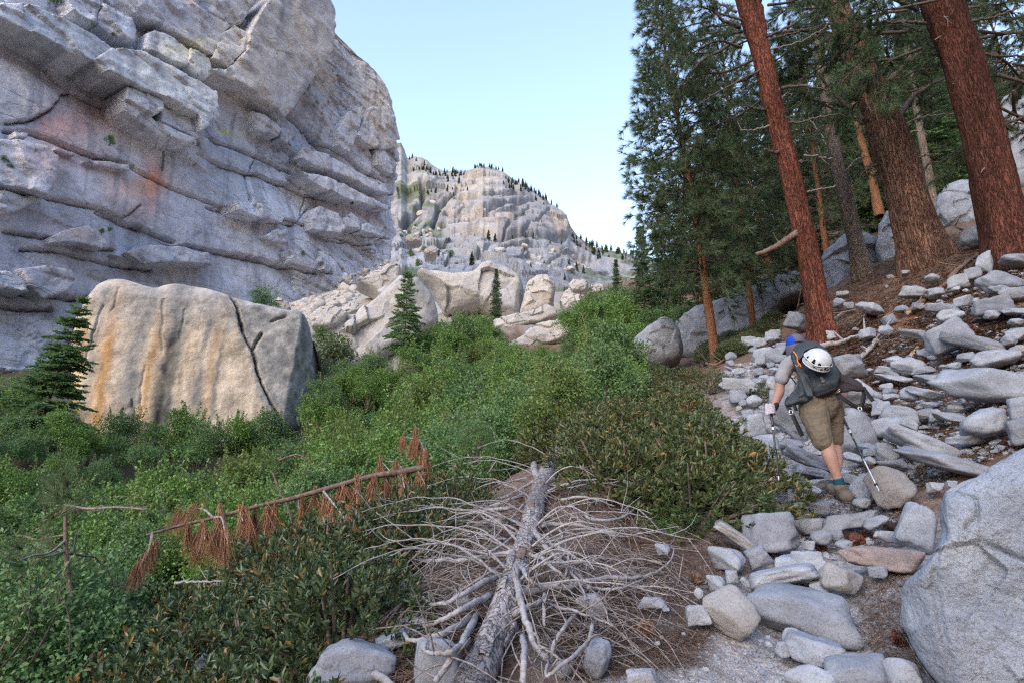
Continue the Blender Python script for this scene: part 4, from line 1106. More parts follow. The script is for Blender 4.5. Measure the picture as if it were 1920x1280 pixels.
# bounding boxes in pixels, shape, optional own label
G, Wm, Pk = 'granite', 'granite_warm', 'granite_pink'
STONES = [
    ((1418, 1098, 1597, 1192), 'round', G, 'largest pale egg-shaped stone at the lower bend of the trail', -6),
    ((1327, 1098, 1417, 1187), 'round', Wm, 'round tan-grey stone left of the largest pale egg-shaped stone', 0),
    ((1288, 1133, 1333, 1171), 'round', G, 'small whitish stone left of the round tan-grey stone', 10),
    ((1480, 1193, 1587, 1252), 'block', G, 'angular flat stone just below the largest pale egg-shaped stone', -8),
    ((1471, 1180, 1508, 1214), 'round', G, None, 0), ((1486, 1255, 1577, 1300), 'round', G, 'rounded stone cut by the bottom edge below the angular flat stone', 0),
    ((1564, 1235, 1675, 1300), 'block', G, 'broad flat-topped stone at the bottom edge of the trail', 5), ((1664, 1241, 1730, 1300), 'round', G, 'rounded stone at the bottom edge near the huge corner boulder', 0),
    ((1456, 1203, 1479, 1228), 'slab', G, None, 0), ((1303, 1103, 1320, 1122), 'round', G, None, 0), ((1386, 1077, 1410, 1104), 'slab', G, None, 40), ((1362, 1070, 1385, 1092), 'block', G, None, 0), ((1330, 1080, 1366, 1106), 'slab', G, None, 0),
    ((1412, 1050, 1530, 1106), 'block', G, 'long wedge-shaped stone lying above the largest pale egg-shaped stone', 14),
    ((1457, 1040, 1502, 1083), 'block', G, 'squarish stone behind the long wedge-shaped stone', 0), ((1488, 1032, 1548, 1082), 'block', G, 'dark-edged block right of the squarish stone above the wedge', 6),
    ((1339, 1030, 1410, 1069), 'slab', G, 'flat oblong stone at the left border of the trail', -4), ((1398, 1021, 1448, 1066), 'block', G, 'blocky stone right of the flat oblong stone', 20),
    ((1348, 980, 1428, 1034), 'block', Wm, 'pinkish tilted stone leaning on the saddle-shaped stone', -35), ((1392, 958, 1498, 1034), 'block', G, 'saddle-shaped pale stone with a dark right side', 8),
    ((1357, 902, 1482, 984), 'slab', Wm, 'big tan slab beside the leathery bush, left of the boots', -22), ((1535, 954, 1646, 1004), 'slab', G, 'flat stone under the boots of the hiker', 12),
    ((1620, 960, 1667, 996), 'block', G, 'angular stone right of the flat stone under the boots', 25), ((1570, 1020, 1718, 1068), 'slab', Pk, 'long pink-brown slab lying across the trail', -5),
    ((1686, 936, 1766, 1030), 'round', G, 'tall grey stone against the huge corner boulder', -20), ((1478, 941, 1517, 975), 'block', G, None, 10), ((1498, 972, 1542, 1000), 'slab', G, None, 0), ((1521, 995, 1559, 1021), 'round', G, None, 0),
    ((1559, 994, 1581, 1012), 'block', G, None, 0), ((1567, 1012, 1597, 1029), 'round', G, None, 0), ((1500, 1014, 1527, 1029), 'slab', G, None, 0), ((1540, 1055, 1625, 1118), 'slab', Wm, 'half-buried flat rock in the gravel of the trail', -15),
    ((1634, 1063, 1662, 1081), 'slab', G, None, 0), ((1523, 1089, 1554, 1110), 'round', G, None, 0), ((1468, 896, 1504, 912), 'slab', G, None, 0), ((1440, 882, 1477, 903), 'block', G, None, 0), ((1465, 877, 1492, 893), 'slab', G, None, 0),
    ((1502, 896, 1561, 919), 'slab', G, None, 6), ((1499, 869, 1558, 899), 'block', G, None, -14), ((1513, 909, 1539, 926), 'round', G, None, 0), ((1491, 918, 1511, 937), 'round', G, None, 0), ((1479, 918, 1495, 938), 'block', G, None, 0),
    ((1522, 939, 1558, 962), 'round', G, None, 0), ((1496, 933, 1526, 945), 'slab', G, None, 0), ((1599, 933, 1632, 953), 'round', G, None, 0), ((1580, 883, 1623, 915), 'block', G, None, -20), ((1602, 887, 1644, 938), 'block', G, 'steep stone left of the round stone that carries the pole tip', 60),
    ((1636, 869, 1720, 955), 'round', Wm, 'big round tan stone under the tip of the right trekking pole', 10), ((1654, 996, 1688, 1015), 'slab', G, None, 0),
    ((1712, 826, 1860, 902), 'slab', G, 'long flat stone directly above the huge corner boulder', -20), ((1676, 789, 1792, 872), 'block', G, 'large rough block left above the long flat stone', -28), ((1807, 759, 1893, 828), 'round', G, 'smooth heart-shaped stone above the huge corner boulder', 15),
    ((1660, 753, 1724, 797), 'round', G, 'oval grey stone stacked on its lower neighbour right of the hip strap', -15), ((1629, 773, 1694, 822), 'round', G, 'kidney-shaped stone under the oval grey stone', 20), ((1639, 753, 1670, 776), 'block', G, None, 0), ((1629, 743, 1662, 765), 'block', G, None, -20),
    ((1725, 764, 1752, 783), 'block', G, None, 0), ((1756, 767, 1810, 792), 'slab', G, None, -10), ((1746, 766, 1767, 790), 'round', G, None, 0), ((1692, 780, 1724, 808), 'block', G, None, -30), ((1788, 815, 1846, 832), 'slab', G, None, 0),
    ((1737, 752, 1769, 764), 'slab', G, None, 0), ((1782, 756, 1807, 771), 'round', G, None, 0), ((1560, 769, 1643, 850), 'round', G, 'big bluish stone right of the tan shorts', 0), ((1608, 828, 1642, 845), 'round', G, None, 0), ((1621, 840, 1643, 855), 'round', G, None, 0),
    ((1583, 843, 1621, 869), 'block', G, None, -20), ((1621, 854, 1642, 871), 'round', G, None, 0), ((1649, 831, 1682, 868), 'block', G, None, 0), ((1657, 861, 1712, 880), 'slab', G, None, 0), ((1897, 778, 1955, 832), 'block', G, None, 10), ((1903, 742, 1950, 792), 'block', G, None, 0),
    ((1784, 671, 1950, 764), 'slab', G, 'largest slab on the slope at the edge of the frame', -14), ((1833, 652, 1906, 688), 'round', G, 'rounded grey stone resting above the largest slab', 5), ((1742, 594, 1826, 668), 'block', G, 'pitted grey rock in the needle litter below the rightmost pine', 20),
    ((1788, 609, 1884, 670), 'slab', G, 'long grey rock right of the pitted rock', -25), ((1694, 611, 1750, 641), 'slab', G, None, -15), ((1681, 666, 1730, 700), 'round', G, 'round pale stone between two brown cones', 0), ((1668, 664, 1695, 685), 'round', G, None, 0),
    ((1718, 650, 1752, 674), 'slab', G, None, -25), ((1648, 683, 1688, 709), 'round', G, None, -20), ((1647, 696, 1702, 718), 'slab', G, None, -12), ((1717, 684, 1753, 699), 'slab', G, None, 0), ((1777, 678, 1801, 693), 'round', G, None, 0), ((1801, 659, 1828, 676), 'round', G, None, 0),
    ((1723, 698, 1780, 718), 'slab', G, None, -5), ((1711, 717, 1769, 755), 'slab', G, 'ridged pale stone left of the largest slab', -25), ((1689, 722, 1724, 753), 'block', G, None, -20), ((1657, 727, 1685, 739), 'slab', G, None, 0), ((1656, 737, 1692, 749), 'slab', G, None, 0),
    ((1653, 718, 1673, 729), 'round', G, None, 0), ((1691, 707, 1713, 716), 'round', G, None, 0), ((1560, 665, 1622, 705), 'block', G, 'dark-sided block just behind the backpack flap', 0), ((1560, 700, 1658, 772), 'slab', G, 'broad sloping slab behind the hip belt of the backpack', 20),
    ((1747, 563, 1797, 590), 'slab', G, None, -15), ((1681, 573, 1704, 585), 'round', G, None, 0), ((1610, 556, 1660, 596), 'slab', G, 'grey slab above the brown dead bough', -30), ((1764, 580, 1804, 602), 'block', G, None, 0), ((1838, 558, 1898, 592), 'block', G, None, 0),
    ((1880, 573, 1930, 592), 'slab', G, None, -10), ((1742, 664, 1757, 674), 'round', G, None, 0), ((1795, 555, 1823, 573), 'slab', G, None, 0), ((1843, 495, 1918, 556), 'round', G, 'large rounded rock below the foot of the rightmost pine', -20), ((1884, 467, 1940, 502), 'round', G, 'rounded rock right of the foot of the rightmost pine', -15),
    ((1837, 466, 1861, 513), 'slab', G, 'upright stone wedged against the foot of the rightmost pine', 80), ((1812, 423, 1857, 459), 'round', G, 'round pale rock between the two thickest trunks', 0), ((1692, 531, 1745, 563), 'block', G, 'pale rock with a flat top beside the long dark fallen limb', -15), ((1784, 516, 1816, 540), 'block', G, None, 0),
    ((1863, 525, 1902, 553), 'slab', G, None, -20), ((1888, 540, 1930, 560), 'slab', G, None, 0), ((1813, 499, 1840, 522), 'round', G, None, 0), ((1360, 703, 1422, 738), 'slab', G, 'dark-topped grey slab at the left border of the upper trail', -12), ((1347, 695, 1377, 713), 'block', G, None, 0), ((1374, 689, 1396, 701), 'slab', G, None, 0),
    ((1359, 684, 1382, 699), 'slab', G, None, -30), ((1415, 648, 1455, 681), 'round', G, 'rounded grey rock left of the blue cap', 0), ((1441, 650, 1478, 682), 'block', G, None, 0), ((1360, 659, 1381, 679), 'round', G, None, 0), ((1392, 632, 1418, 650), 'block', G, None, 0), ((1412, 633, 1436, 650), 'slab', G, None, 0),
    ((1436, 620, 1465, 638), 'block', G, 'pale stone above the blue cap', 0), ((1434, 629, 1455, 643), 'round', G, None, 0), ((1471, 580, 1516, 620), 'block', G, 'pale rock leaning at the left side of the front pine', -20), ((1529, 622, 1566, 642), 'block', G, 'grey stone at the right foot of the front pine', 0), ((1415, 689, 1431, 703), 'round', G, None, 0),
    ((1434, 703, 1447, 720), 'slab', G, None, 60), ((1370, 732, 1399, 756), 'block', G, None, 0), ((1349, 715, 1372, 727), 'slab', G, None, 0), ((1405, 812, 1463, 870), 'block', G, 'square block of rock beside the left trekking pole', 0), ((1401, 775, 1436, 817), 'block', G, 'upright brownish stone above the square block', 0),
    ((1432, 722, 1548, 830), 'slab', G, 'very large pale slab in front of the knees', -35), ((1478, 830, 1558, 888), 'block', G, 'pale sloping rock behind the lower leg', -28), ((1464, 820, 1506, 844), 'round', G, None, 0), ((1426, 866, 1460, 884), 'slab', G, None, 0), ((1392, 768, 1416, 787), 'block', G, None, 0),
    ((1443, 705, 1492, 745), 'slab', G, None, -10), ((1400, 740, 1428, 762), 'round', G, None, 0), ((1456, 640, 1478, 655), 'round', G, None, 0), ((588, 1196, 742, 1300), 'block', G, 'big white rock at the bottom edge under the dead stick', -15), ((745, 1160, 800, 1200), 'block', G, None, 0), ((700, 1180, 765, 1225), 'block', G, None, 20),
    ((1100, 1203, 1142, 1268), 'round', G, 'upright white stone in the brown litter right of the fallen log', 75), ((780, 1205, 860, 1300), 'block', G, 'pale rock tucked under the left side of the fallen log', 0), ((1200, 1120, 1250, 1140), 'slab', G, None, 0), ((1080, 1115, 1130, 1150), 'slab', G, None, 0),
    ((354, 1212, 408, 1274), 'slab', G, 'lone slanting grey stone among the leathery leaves', -45), ((846, 1110, 880, 1145), 'block', G, None, 0), ((1040, 1240, 1070, 1268), 'slab', G, None, 0), ((1232, 1020, 1262, 1040), 'slab', G, None, 0), ((1180, 1260, 1230, 1290), 'slab', G, None, 0)]
BOXES = []
def place_stone(k, box, kd, mt, label, ang, group=None):
    x0, y0, x1, y1 = box
    cx, cy, w, h = (x0 + x1) / 2, (y0 + y1) / 2, x1 - x0, y1 - y0
    base = hit1(cx, y1 - 0.12 * h, low=False)
    Y = base[1]
    if label and 'leathery leaves' in label: Y = 3.1
    c = at(cx, cy, Y)
    dep = (c - CAM) @ np.array([0, _cp, _sp])
    sc = dep / F
    sx, sz = w / 2 * sc * 1.18, h / 2 * sc * 1.18
    r = random.Random(k * 7 + 3)
    a = rad(ang)
    if abs(ang) > 4:                         # a tilted stone: the box bounds the turned shape
        ca, sa = abs(math.cos(a)), abs(math.sin(a))
        den = max(ca * ca - sa * sa, 0.3)
        X, Z = (sx * ca - sz * sa) / den, (sz * ca - sx * sa) / den
        if ca < sa: X, Z = sz, sx
        sx, sz = max(X, 0.45 * sx), max(Z, 0.35 * sz)
        sx, sz = min(sx, w * 0.62 * sc * (1 if ca > sa else 1.6)), min(sz, max(h, w) * 0.6 * sc)
    sy = max(0.75 * sx, 0.6 * sz) * r.uniform(0.85, 1.15)
    me = r.choice(STONE[mt, kd])
    th = -math.atan2(c[0], c[1])
    c = c + np.array([0, sy * 0.30, -sz * 0.04])
    o = obj('stone', me, None, c, (0, -a, th + r.choice((0, math.pi))), (sx, sy, sz), label=label, category='stone', group=group)
    if o.rotation_euler.z > math.pi / 2: o.rotation_euler.y = a
    BOXES.append((box, o, kd))
    return o
for k, (box, kd, mt, lab, ang) in enumerate(STONES):
    place_stone(k, box, kd, mt, lab, ang, 'stones and rocks of the rocky trail')

# labels for the smaller stones: their look and the nearest stone, pole or trunk that has a label of its own
MARKS = [((b[0] + b[2]) / 2, (b[1] + b[3]) / 2, 'the ' + o['label'].split(' beside')[0].split(' under')[0].split(' below')[0].split(' above')[0].split(' right of')[0].split(' left of')[0].split(' at the')[0].split(' leaning')[0].split(' lying')[0].split(' in the')[0].split(' with')[0].split(' just')[0].split(' resting')[0].split(' behind')[0].split(' directly')[0].split(' wedged')[0].split(' against')[0].split(' between')[0].split(' on the')[0].split(' stacked')[0].split(' in front')[0].split(' cut')[0].split(' tucked')[0].split(' among')[0])
         for b, o, kd in BOXES if o.get('label')]
seen = {}
def auto_label(box, kd, noun='stone'):
    cx, cy = (box[0] + box[2]) / 2, (box[1] + box[3]) / 2
    w = box[2] - box[0]
    size = 'tiny' if w < 19 else 'small' if w < 32 else 'medium'
    look = {'round': 'rounded', 'block': 'angular', 'slab': 'flat'}[kd]
    for x, y, nm in sorted(MARKS, key=lambda m: (m[0] - cx) ** 2 + (m[1] - cy) ** 2):
        if len(nm.split()) > 9: continue
        dx, dy = cx - x, cy - y
        rel = ('right of' if dx > 0 else 'left of') if abs(dx) > 1.3 * abs(dy) else ('below' if dy > 0 else 'above')
        lab = f'{size} {look} grey {noun} {rel} {nm}'
        if lab not in seen:
            seen[lab] = 1
            return lab
for b, o, kd in BOXES:
    if not o.get('label'):
        o['label'] = auto_label(b, kd)

# more loose stones of the same kind between them
def scatter(poly, n, smin, smax, seed):
    r = np.random.default_rng(seed)
    pts = rand_in(poly, n, r)
    H = hit([p[0] for p in pts], [p[1] for p in pts], low=False)
    for (x, y), h in zip(pts, H):
        if any(b[0] - 2 < x < b[2] + 2 and b[1] - 2 < y < b[3] for b, _, _ in BOXES): continue
        s = r.uniform(smin, smax) ** 1.0
        d = (h - CAM) @ np.array([0, _cp, _sp])
        sc = s * d / F / 2
        kd = r.choice(['round', 'block', 'slab'])
        me = STONE['granite' if r.random() < 0.8 else 'granite_warm', kd]
        me = me[r.integers(len(me))]
        o = obj('stone', me, None, h + np.array([0, 0, sc * 0.15]), (r.uniform(-.3, .3), r.uniform(-.3, .3), r.uniform(0, 6.28)), (sc, sc * r.uniform(.7, 1), sc * r.uniform(.45, .75)), category='stone', group='loose small stones of the slope')
        b = (x - s / 2, y - s / 3, x + s / 2, y + s / 3)
        o['label'] = auto_label(b, kd, 'loose stone')
        BOXES.append((b, o, kd))
scatter([(1340, 690), (1440, 640), (1480, 700), (1440, 800), (1400, 790)], 34, 9, 22, 1)
scatter([(1620, 700), (1900, 560), (1920, 680), (1800, 780), (1660, 860), (1600, 820)], 70, 14, 46, 2)
scatter([(1560, 560), (1700, 500), (1840, 560), (1900, 640), (1760, 640), (1600, 640)], 34, 10, 34, 7)
scatter([(1400, 690), (1480, 700), (1500, 800), (1420, 800)], 20, 14, 34, 8)
scatter([(1440, 880), (1660, 870), (1700, 1010), (1560, 1100), (1440, 1000)], 44, 8, 22, 3)
scatter([(1690, 900), (1720, 860), (1860, 850), (1850, 880), (1760, 925), (1740, 980), (1700, 950)], 22, 16, 44, 11)
scatter([(1290, 1080), (1420, 1060), (1600, 1250), (1660, 1260), (1300, 1270), (1200, 1200)], 24, 7, 16, 4)

# ------------------------------------------------------------------ talus under the cliff
TAL = [stone_mesh('talus_block', 'block', 900 + i, 3, M['granite_far']) for i in range(6)]
_tp = zb([(455, 820), (560, 770), (680, 730), (760, 690), (830, 710), (820, 770), (760, 830), (700, 840), (640, 870), (560, 890), (440, 900), (360, 900), (380, 850)])
r_ = np.random.default_rng(5)
for (x, y) in rand_in(_tp, 120, r_) + rand_in(zb([(360, 900), (440, 900), (520, 1000), (440, 1010)]), 14, r_):
    h = hit1(x, y, 100)
    s = r_.uniform(6, 22) * (1.0 if y > 540 else 0.7)
    sc = s * h[1] / F / 2
    obj('talus_block', TAL[r_.integers(6)], None, h + np.array([0, 0, sc * 0.1]), (r_.uniform(-.5, .5), r_.uniform(-.5, .5), r_.uniform(0, 6.28)), (sc * r_.uniform(.9, 1.5), sc, sc * r_.uniform(.45, .9)),
        label=f"{'large' if s > 15 else 'mid-sized' if s > 10 else 'small'} pale block of the talus heap {'at its top under the cliff' if y < 520 else 'in its middle' if y < 560 else 'low by the streaked boulder' if x < 600 else 'at its right foot'}", category='rock', group='blocks of the talus heap under the cliff')
for (x, y) in rand_in(zb([(800, 620), (850, 500), (930, 430), (1000, 420), (1010, 520), (1000, 640), (900, 690)]), 26, r_) + rand_in(zb([(1180, 720), (1300, 640), (1600, 660), (1730, 760), (1500, 740)]), 26, r_):
    h = dome_pt(x, y)
    sc = r_.uniform(7, 18) * h[1] / F / 2
    obj('talus_block', TAL[r_.integers(6)], None, h, (r_.uniform(-.5, .5), r_.uniform(-.5, .5), r_.uniform(0, 6.28)), (sc * r_.uniform(.9, 1.4), sc, sc * r_.uniform(.5, .9)),
        label='pale loose boulder on the slope between cliff and dome', category='rock', group='loose boulders below the dome')
# ------------------------------------------------------------------ foliage shapes
def unit(a):
    return a / np.maximum(np.linalg.norm(a, axis=-1, keepdims=True), 1e-9)

def frame(d, r):
    """Two unit vectors across each direction d, turned at random."""
    ref = unit(r.normal(size=d.shape))
    a = unit(np.cross(d, ref))
    return a, np.cross(d, a)

def leaves(mb, c, d, L, w, r, hexa=True, fold=0.25, droop=0.0):
    """Leaf blades from c along d (n x 3): hexagonal blades of two quads, or diamonds of two triangles."""
    n = len(c)
    L = np.broadcast_to(L, (n,))[:, None]; w = np.broadcast_to(w, (n,))[:, None]
    a, b = frame(d, r)
    up = np.where((b[:, 2:3] < 0), -b, b)
    tip = c + d * L + np.array([0, 0, -1.0]) * droop * L
    if hexa:
        l1, r1 = c + d * L * .33 + a * w * .42 + up * w * fold, c + d * L * .33 - a * w * .42 + up * w * fold
        l2, r2 = c + d * L * .74 + a * w * .40 + up * w * fold, c + d * L * .74 - a * w * .40 + up * w * fold
        v = np.stack([c, l1, l2, tip, r2, r1], 1).reshape(-1, 3)
        k = np.arange(n)[:, None] * 6
        mb.add(v, None, np.vstack([k + [0, 1, 2, 3], k + [0, 3, 4, 5]]))
    else:
        l1, r1 = c + d * L * .5 + a * w * .5 + up * w * fold, c + d * L * .5 - a * w * .5 + up * w * fold
        v = np.stack([c, l1, tip, r1], 1).reshape(-1, 3)
        k = np.arange(n)[:, None] * 4
        mb.add(v, np.vstack([k + [0, 1, 2], k + [0, 2, 3]]))

def tufts(mb, c, d, n, L, w, spread, r, droop=0.0):
    """Brushes of long needles: n thin triangles from near c, fanned about d."""
    m = len(c)
    C_ = np.repeat(c, n, 0); D = np.repeat(d, n, 0)
    e = unit(D + unit(r.normal(size=D.shape)) * spread * r.uniform(0.5, 1.2, (m * n, 1)) + np.array([0, 0, -droop]))
    a, b = frame(e, r)
    l = (L * r.uniform(0.75, 1.15, (m * n, 1)))
    st = C_ - D * L * 0.35 * r.uniform(0, 1, (m * n, 1))
    v = np.stack([st - a * w / 2, st + a * w / 2, st + e * l], 1).reshape(-1, 3)
    mb.add(v, np.arange(m * n * 3).reshape(-1, 3))

def rosette_bush(name, seed, R, H, n, per, L, w, mat, up=0.6, inner=0.5, size_var=0.25):
    r = np.random.default_rng(seed)
    lob = unit(r.normal(size=(7, 3)) * [1, 1, 0.6] + [0, 0, 0.5])
    d = unit(r.normal(size=(n, 3)) * [1, 1, 0.8] + [0, 0, 0.35])
    d[:, 2] = np.abs(d[:, 2]) * np.sign(r.uniform(-0.12, 1, n))
    bulge = 0.72 + 0.30 * np.clip((d @ lob.T).max(1), 0, 1) ** 3 + r.normal(0, 0.05, n)
    lay = np.where(r.uniform(size=n) < inner, r.uniform(0.55, 0.9, n), 1.0)
    c = d * (bulge * lay)[:, None] * [R, R, H]
    ax = unit(d + np.array([0, 0, up]) + r.normal(0, 0.25, (n, 3)))
    C_, A = np.repeat(c, per, 0), np.repeat(ax, per, 0)
    a, b = frame(A, r)
    el = r.uniform(0.25, 1.15, (n * per, 1))
    dirs = unit(A * np.cos(el) + a * np.sin(el))
    mb = MB()
    leaves(mb, C_ + A * r.uniform(-0.03, 0.02, (n * per, 1)), dirs, L * r.uniform(1 - size_var, 1 + size_var, n * per), w * r.uniform(.8, 1.15, n * per), r)
    st = MB()
    for k in range(16):
        q = d[k] * bulge[k] * [R, R, H]
        tube(st, spline([[q[0] * .1, q[1] * .1, -0.15], [q[0] * .55, q[1] * .55, q[2] * .4], q], 6), np.linspace(.014, .005, 6) * (R / .5), 5)
    return mb.mesh(name + '_foliage', mat), st.mesh(name + '_stem', M['stem'])

def leafy_shrub(name, seed, R, H, n, L, w, mat, clumps=11, shoots=8):
    """A loose deciduous shrub: sprays of small leaves round many short shoots."""
    r = np.random.default_rng(seed)
    mb, st = MB(), MB()
    pos, dr = [], []
    for k in range(clumps):
        an = r.uniform(0, 6.28); q = math.sqrt(r.uniform(0, 1)) * 0.72
        cc = np.array([math.cos(an) * q * R, math.sin(an) * q * R, H * (r.uniform(0.35, 0.95) * (1 - 0.45 * q * q))])
        rad_ = np.array([R * r.uniform(.30, .48), R * r.uniform(.30, .48), H * r.uniform(.14, .24)])
        m = int(n / clumps)
        d = unit(r.normal(size=(m, 3)) + [0, 0, 0.25])
        pos.append(cc + d * rad_ * r.uniform(0.45, 1.08, (m, 1)))
        dr.append(unit(d + r.normal(0, .6, (m, 3)) + [0, 0, -0.1]))
        tube(st, spline([[cc[0] * .12, cc[1] * .12, -0.2], [cc[0] * .5, cc[1] * .5, cc[2] * .5], cc], 6), np.linspace(.022, .007, 6), 5)
    for k in range(shoots):
        an = r.uniform(0, 6.28); q = r.uniform(0, .7) * R
        b0 = np.array([math.cos(an) * q, math.sin(an) * q, H * .7])
        top = b0 + [r.normal(0, .15), r.normal(0, .15), H * r.uniform(.25, .48)]
        P = spline([b0, (b0 + top) / 2 + r.normal(0, .05, 3), top], 7)
        tube(st, P, np.linspace(.009, .003, 7), 4)
        m = 70
        t = r.uniform(0, 1, m)
        pos.append(b0 + (top - b0) * t[:, None] + r.normal(0, .045, (m, 3)) * (1.3 - t[:, None])); dr.append(unit(r.normal(size=(m, 3)) + [0, 0, .5]))
    pos, dr = np.concatenate(pos), np.concatenate(dr)
    pos[:, 2] = np.maximum(pos[:, 2], 0.02)
    leaves(mb, pos, dr, L * r.uniform(.7, 1.25, len(pos)), w * r.uniform(.75, 1.2, len(pos)), r, hexa=False, fold=.15)
    return mb.mesh(name + '_foliage', mat), st.mesh(name + '_stem', M['stem'])

def conifer(name, seed, H, R, kind, fmat, bmat, z0=0.1, whorls=30, per=5, rt=0.1, dens=1.0, lean=(0, 0), top_open=1.0, dead=0):
    """trunk, branch and crown meshes of one conifer; fir: flat sprays, pine: needle brushes."""
    r = np.random.default_rng(seed)
    fo, br, tr = MB(), MB(), MB()
    ax = spline([[0, 0, -0.4], [lean[0] * .3, lean[1] * .3, H * .4], [lean[0], lean[1], H]], 40)
    rr = rt * (1 - np.linspace(0, 1, 40) * 0.93)
    rr[:3] *= [1.35, 1.15, 1.05]
    tube(tr, ax, rr, 12, wob=0.05)
    hz = np.sort(z0 + (1 - z0) * (np.linspace(0, 1, whorls) + r.uniform(-.4, .4, whorls) / whorls))
    C_, D_, S_ = [], [], []
    for h in np.clip(hz, z0, 0.99):
        t = (h - z0) / (1 - z0)
        if kind == 'fir': Lh = R * (1 - t) ** 0.8 * min(1, 0.55 + t * 4) + 0.12
        else: Lh = R * (0.28 + 0.95 * math.sin(math.pi * min(1, (t * .78 + .20))) ** 0.9) * (1 - 0.55 * t * t)
        for k in range(per):
            an = r.uniform(0, 6.28) if kind == 'pine' else (k + r.uniform(-.35, .35)) / per * 6.28 + h * 50
            L = Lh * (r.uniform(.65, 1.18) if kind == 'pine' else r.uniform(.55, 1.15))
            i = min(int((h * H + .4) / (H + .4) * 39), 39)
            b0 = ax[i]
            o = np.array([math.cos(an), math.sin(an), 0])
            if kind == 'fir':
                P = spline([b0, b0 + o * L * .5 + [0, 0, L * (.10 - .25 * (1 - t))], b0 + o * L + [r.normal(0, .08) * L, r.normal(0, .08) * L, L * (.05 - .42 * (1 - t) + r.normal(0, .11)) + .08]], 8)
            else:
                P = spline([b0, b0 + o * L * .5 + [r.normal(0, .1), r.normal(0, .1), L * r.uniform(-.12, .22)], b0 + o * L + [0, 0, L * r.uniform(-.35, .30)]], 8)
            tube(br, P, np.linspace(max(.012, rt * .16), .004, 8), 4, cap=False)
            T = unit(np.gradient(P, axis=0))
            side = unit(np.cross(T, [0, 0, 1.0]))
            if kind == 'fir':
                m = max(5, int(L * 9 * dens))
                for q in np.linspace(.18, 1, m):
                    j = min(int(q * 7), 6); f = q * 7 - j
                    p = P[j] * (1 - f) + P[j + 1] * f
                    ln = (0.16 + 0.34 * L * (1 - q) * .8) * r.uniform(.7, 1.2)
                    for sg in (-1, 1):
                        dd = unit(T[j] * r.uniform(.5, .95) + sg * side[j] * .75 + np.array([0, 0, r.uniform(-.40, .10)]))
                        C_.append(p); D_.append(dd); S_.append(ln)
                C_.append(P[-2]); D_.append(T[-1]); S_.append(.25)
            else:
                m = max(3, int(L * 7 * dens))
                for q in r.uniform(.30, 1, m):
                    j = min(int(q * 7), 6); f = q * 7 - j
                    p = P[j] * (1 - f) + P[j + 1] * f
                    dd = unit(T[j] * .6 + side[j] * r.normal(0, .8) + np.array([0, 0, r.normal(.05, .45)]))
                    ln = r.uniform(.12, .5) * (1.15 - .5 * q)
                    tube(br, [p, p + dd * ln], [.008, .004], 3, cap=False)
                    C_.append(p + dd * ln); D_.append(unit(dd + [0, 0, .15])); S_.append(1)
                C_.append(P[-1]); D_.append(T[-1]); S_.append(1)
    C_, D_, S_ = np.array(C_), np.array(D_), np.array(S_)
    if kind == 'fir':
        m = 7                                  # each twig: seven needle blades to both sides, tip last
        t = np.linspace(.05, .95, m)
        c = (C_[:, None] + D_[:, None] * (t[None, :, None] * S_[:, None, None])).reshape(-1, 3)
        d = np.repeat(D_, m, 0)
        sd = unit(np.cross(d, [0, 0, 1.0]) + 1e-6) * np.tile(np.where(np.arange(m) % 2, 1., -1.), len(C_))[:, None]
        dd = unit(d * .9 + sd * .65 + r.normal(0, .22, d.shape) + [0, 0, .08])
        leaves(fo, c, dd, (np.repeat(S_, m) * .34 + .06) * r.uniform(.7, 1.2, len(c)), .055 + .045 * np.repeat(S_, m), r, hexa=False, fold=.1)
    else:
        tufts(fo, C_, D_, 30, 0.24, 0.012, 0.85, r, droop=.10)
    KD = [('trunk', tr.mesh(name + '_trunk', bmat)), ('branch', br.mesh(name + '_branch', M['limb'])), ('crown', fo.mesh(name + '_crown', fmat))]
    return KD

def tree_thing(name, kd, label, loc, rz=0, sc=1, group=None, tilt=(0, 0), category='tree'):
    t = thing(name, label, category, loc, group, (tilt[0], tilt[1], rz), (sc, sc, sc))
    for n, me in kd:
        o = obj(n, me, t)
        if n == 'branch': o['kind'] = 'stuff'
    return t

PINE = [conifer('pine', 40 + i, 14, (2.3, 2.0, 2.6)[i], 'pine', M['needle_pine'], M['bark_orange'], (.20, .28, .12)[i], (42, 36, 46)[i], 4, .17, 1.25, ((-.5, .2), (.3, 0), (0, .3))[i]) for i in range(3)]
FIR = [conifer('fir', 60 + i, 12, (1.9, 2.3, 1.6)[i], 'fir', M[('needle_fir', 'needle_sunlit', 'needle_fir')[i]], M['bark_grey'], (.10, .06, .05)[i], (46, 46, 50)[i], 5, .15, .8) for i in range(3)]

def base(px, py, Y):
    p = at(px, py, Y); p[2] = float(ground(p[0], p[1])) - 0.05
    return p

# the trees one can tell apart
def conif(kd, px, py, Y, h, h0, label, name, rz=0.0, tilt=(0, 0), group=None):
    p = at(px, py, Y)
    p[2] = max(min(p[2], float(ground(p[0], p[1])) + 0.0), float(ground(p[0], p[1])) - 0.3)
    return tree_thing(name, kd, label, p, rz, h / h0, group, tilt)
YF = [conifer('young_fir', 80, 6.3, 1.75, 'fir', M['needle_fresh'], M['bark_grey'], .08, 19, 5, .075, 1.3), conifer('young_fir', 81, 9.5, 2.7, 'fir', M['needle_fresh'], M['bark_grey'], .05, 30, 7, .12, 1.5, (.9, 0))]
p = at(757, 665, 30); tree_thing('young_fir', YF[0], 'lone young fir standing in front of the pale boulders in the middle', p, 0.5, 1.0 * (165 * 30 * 1.02 / F) / 6.3)
p = at(62, 850, 20); tree_thing('fir_tree', YF[1], 'drooping fir at the left edge in front of the streaked boulder', p, 1.0, (310 * 20 / F) / 9.5)
conif(FIR[2], 930, 610, 46, 5.2, 12, 'thin fir in front of the large pale slab', 'young_fir', 1.1)
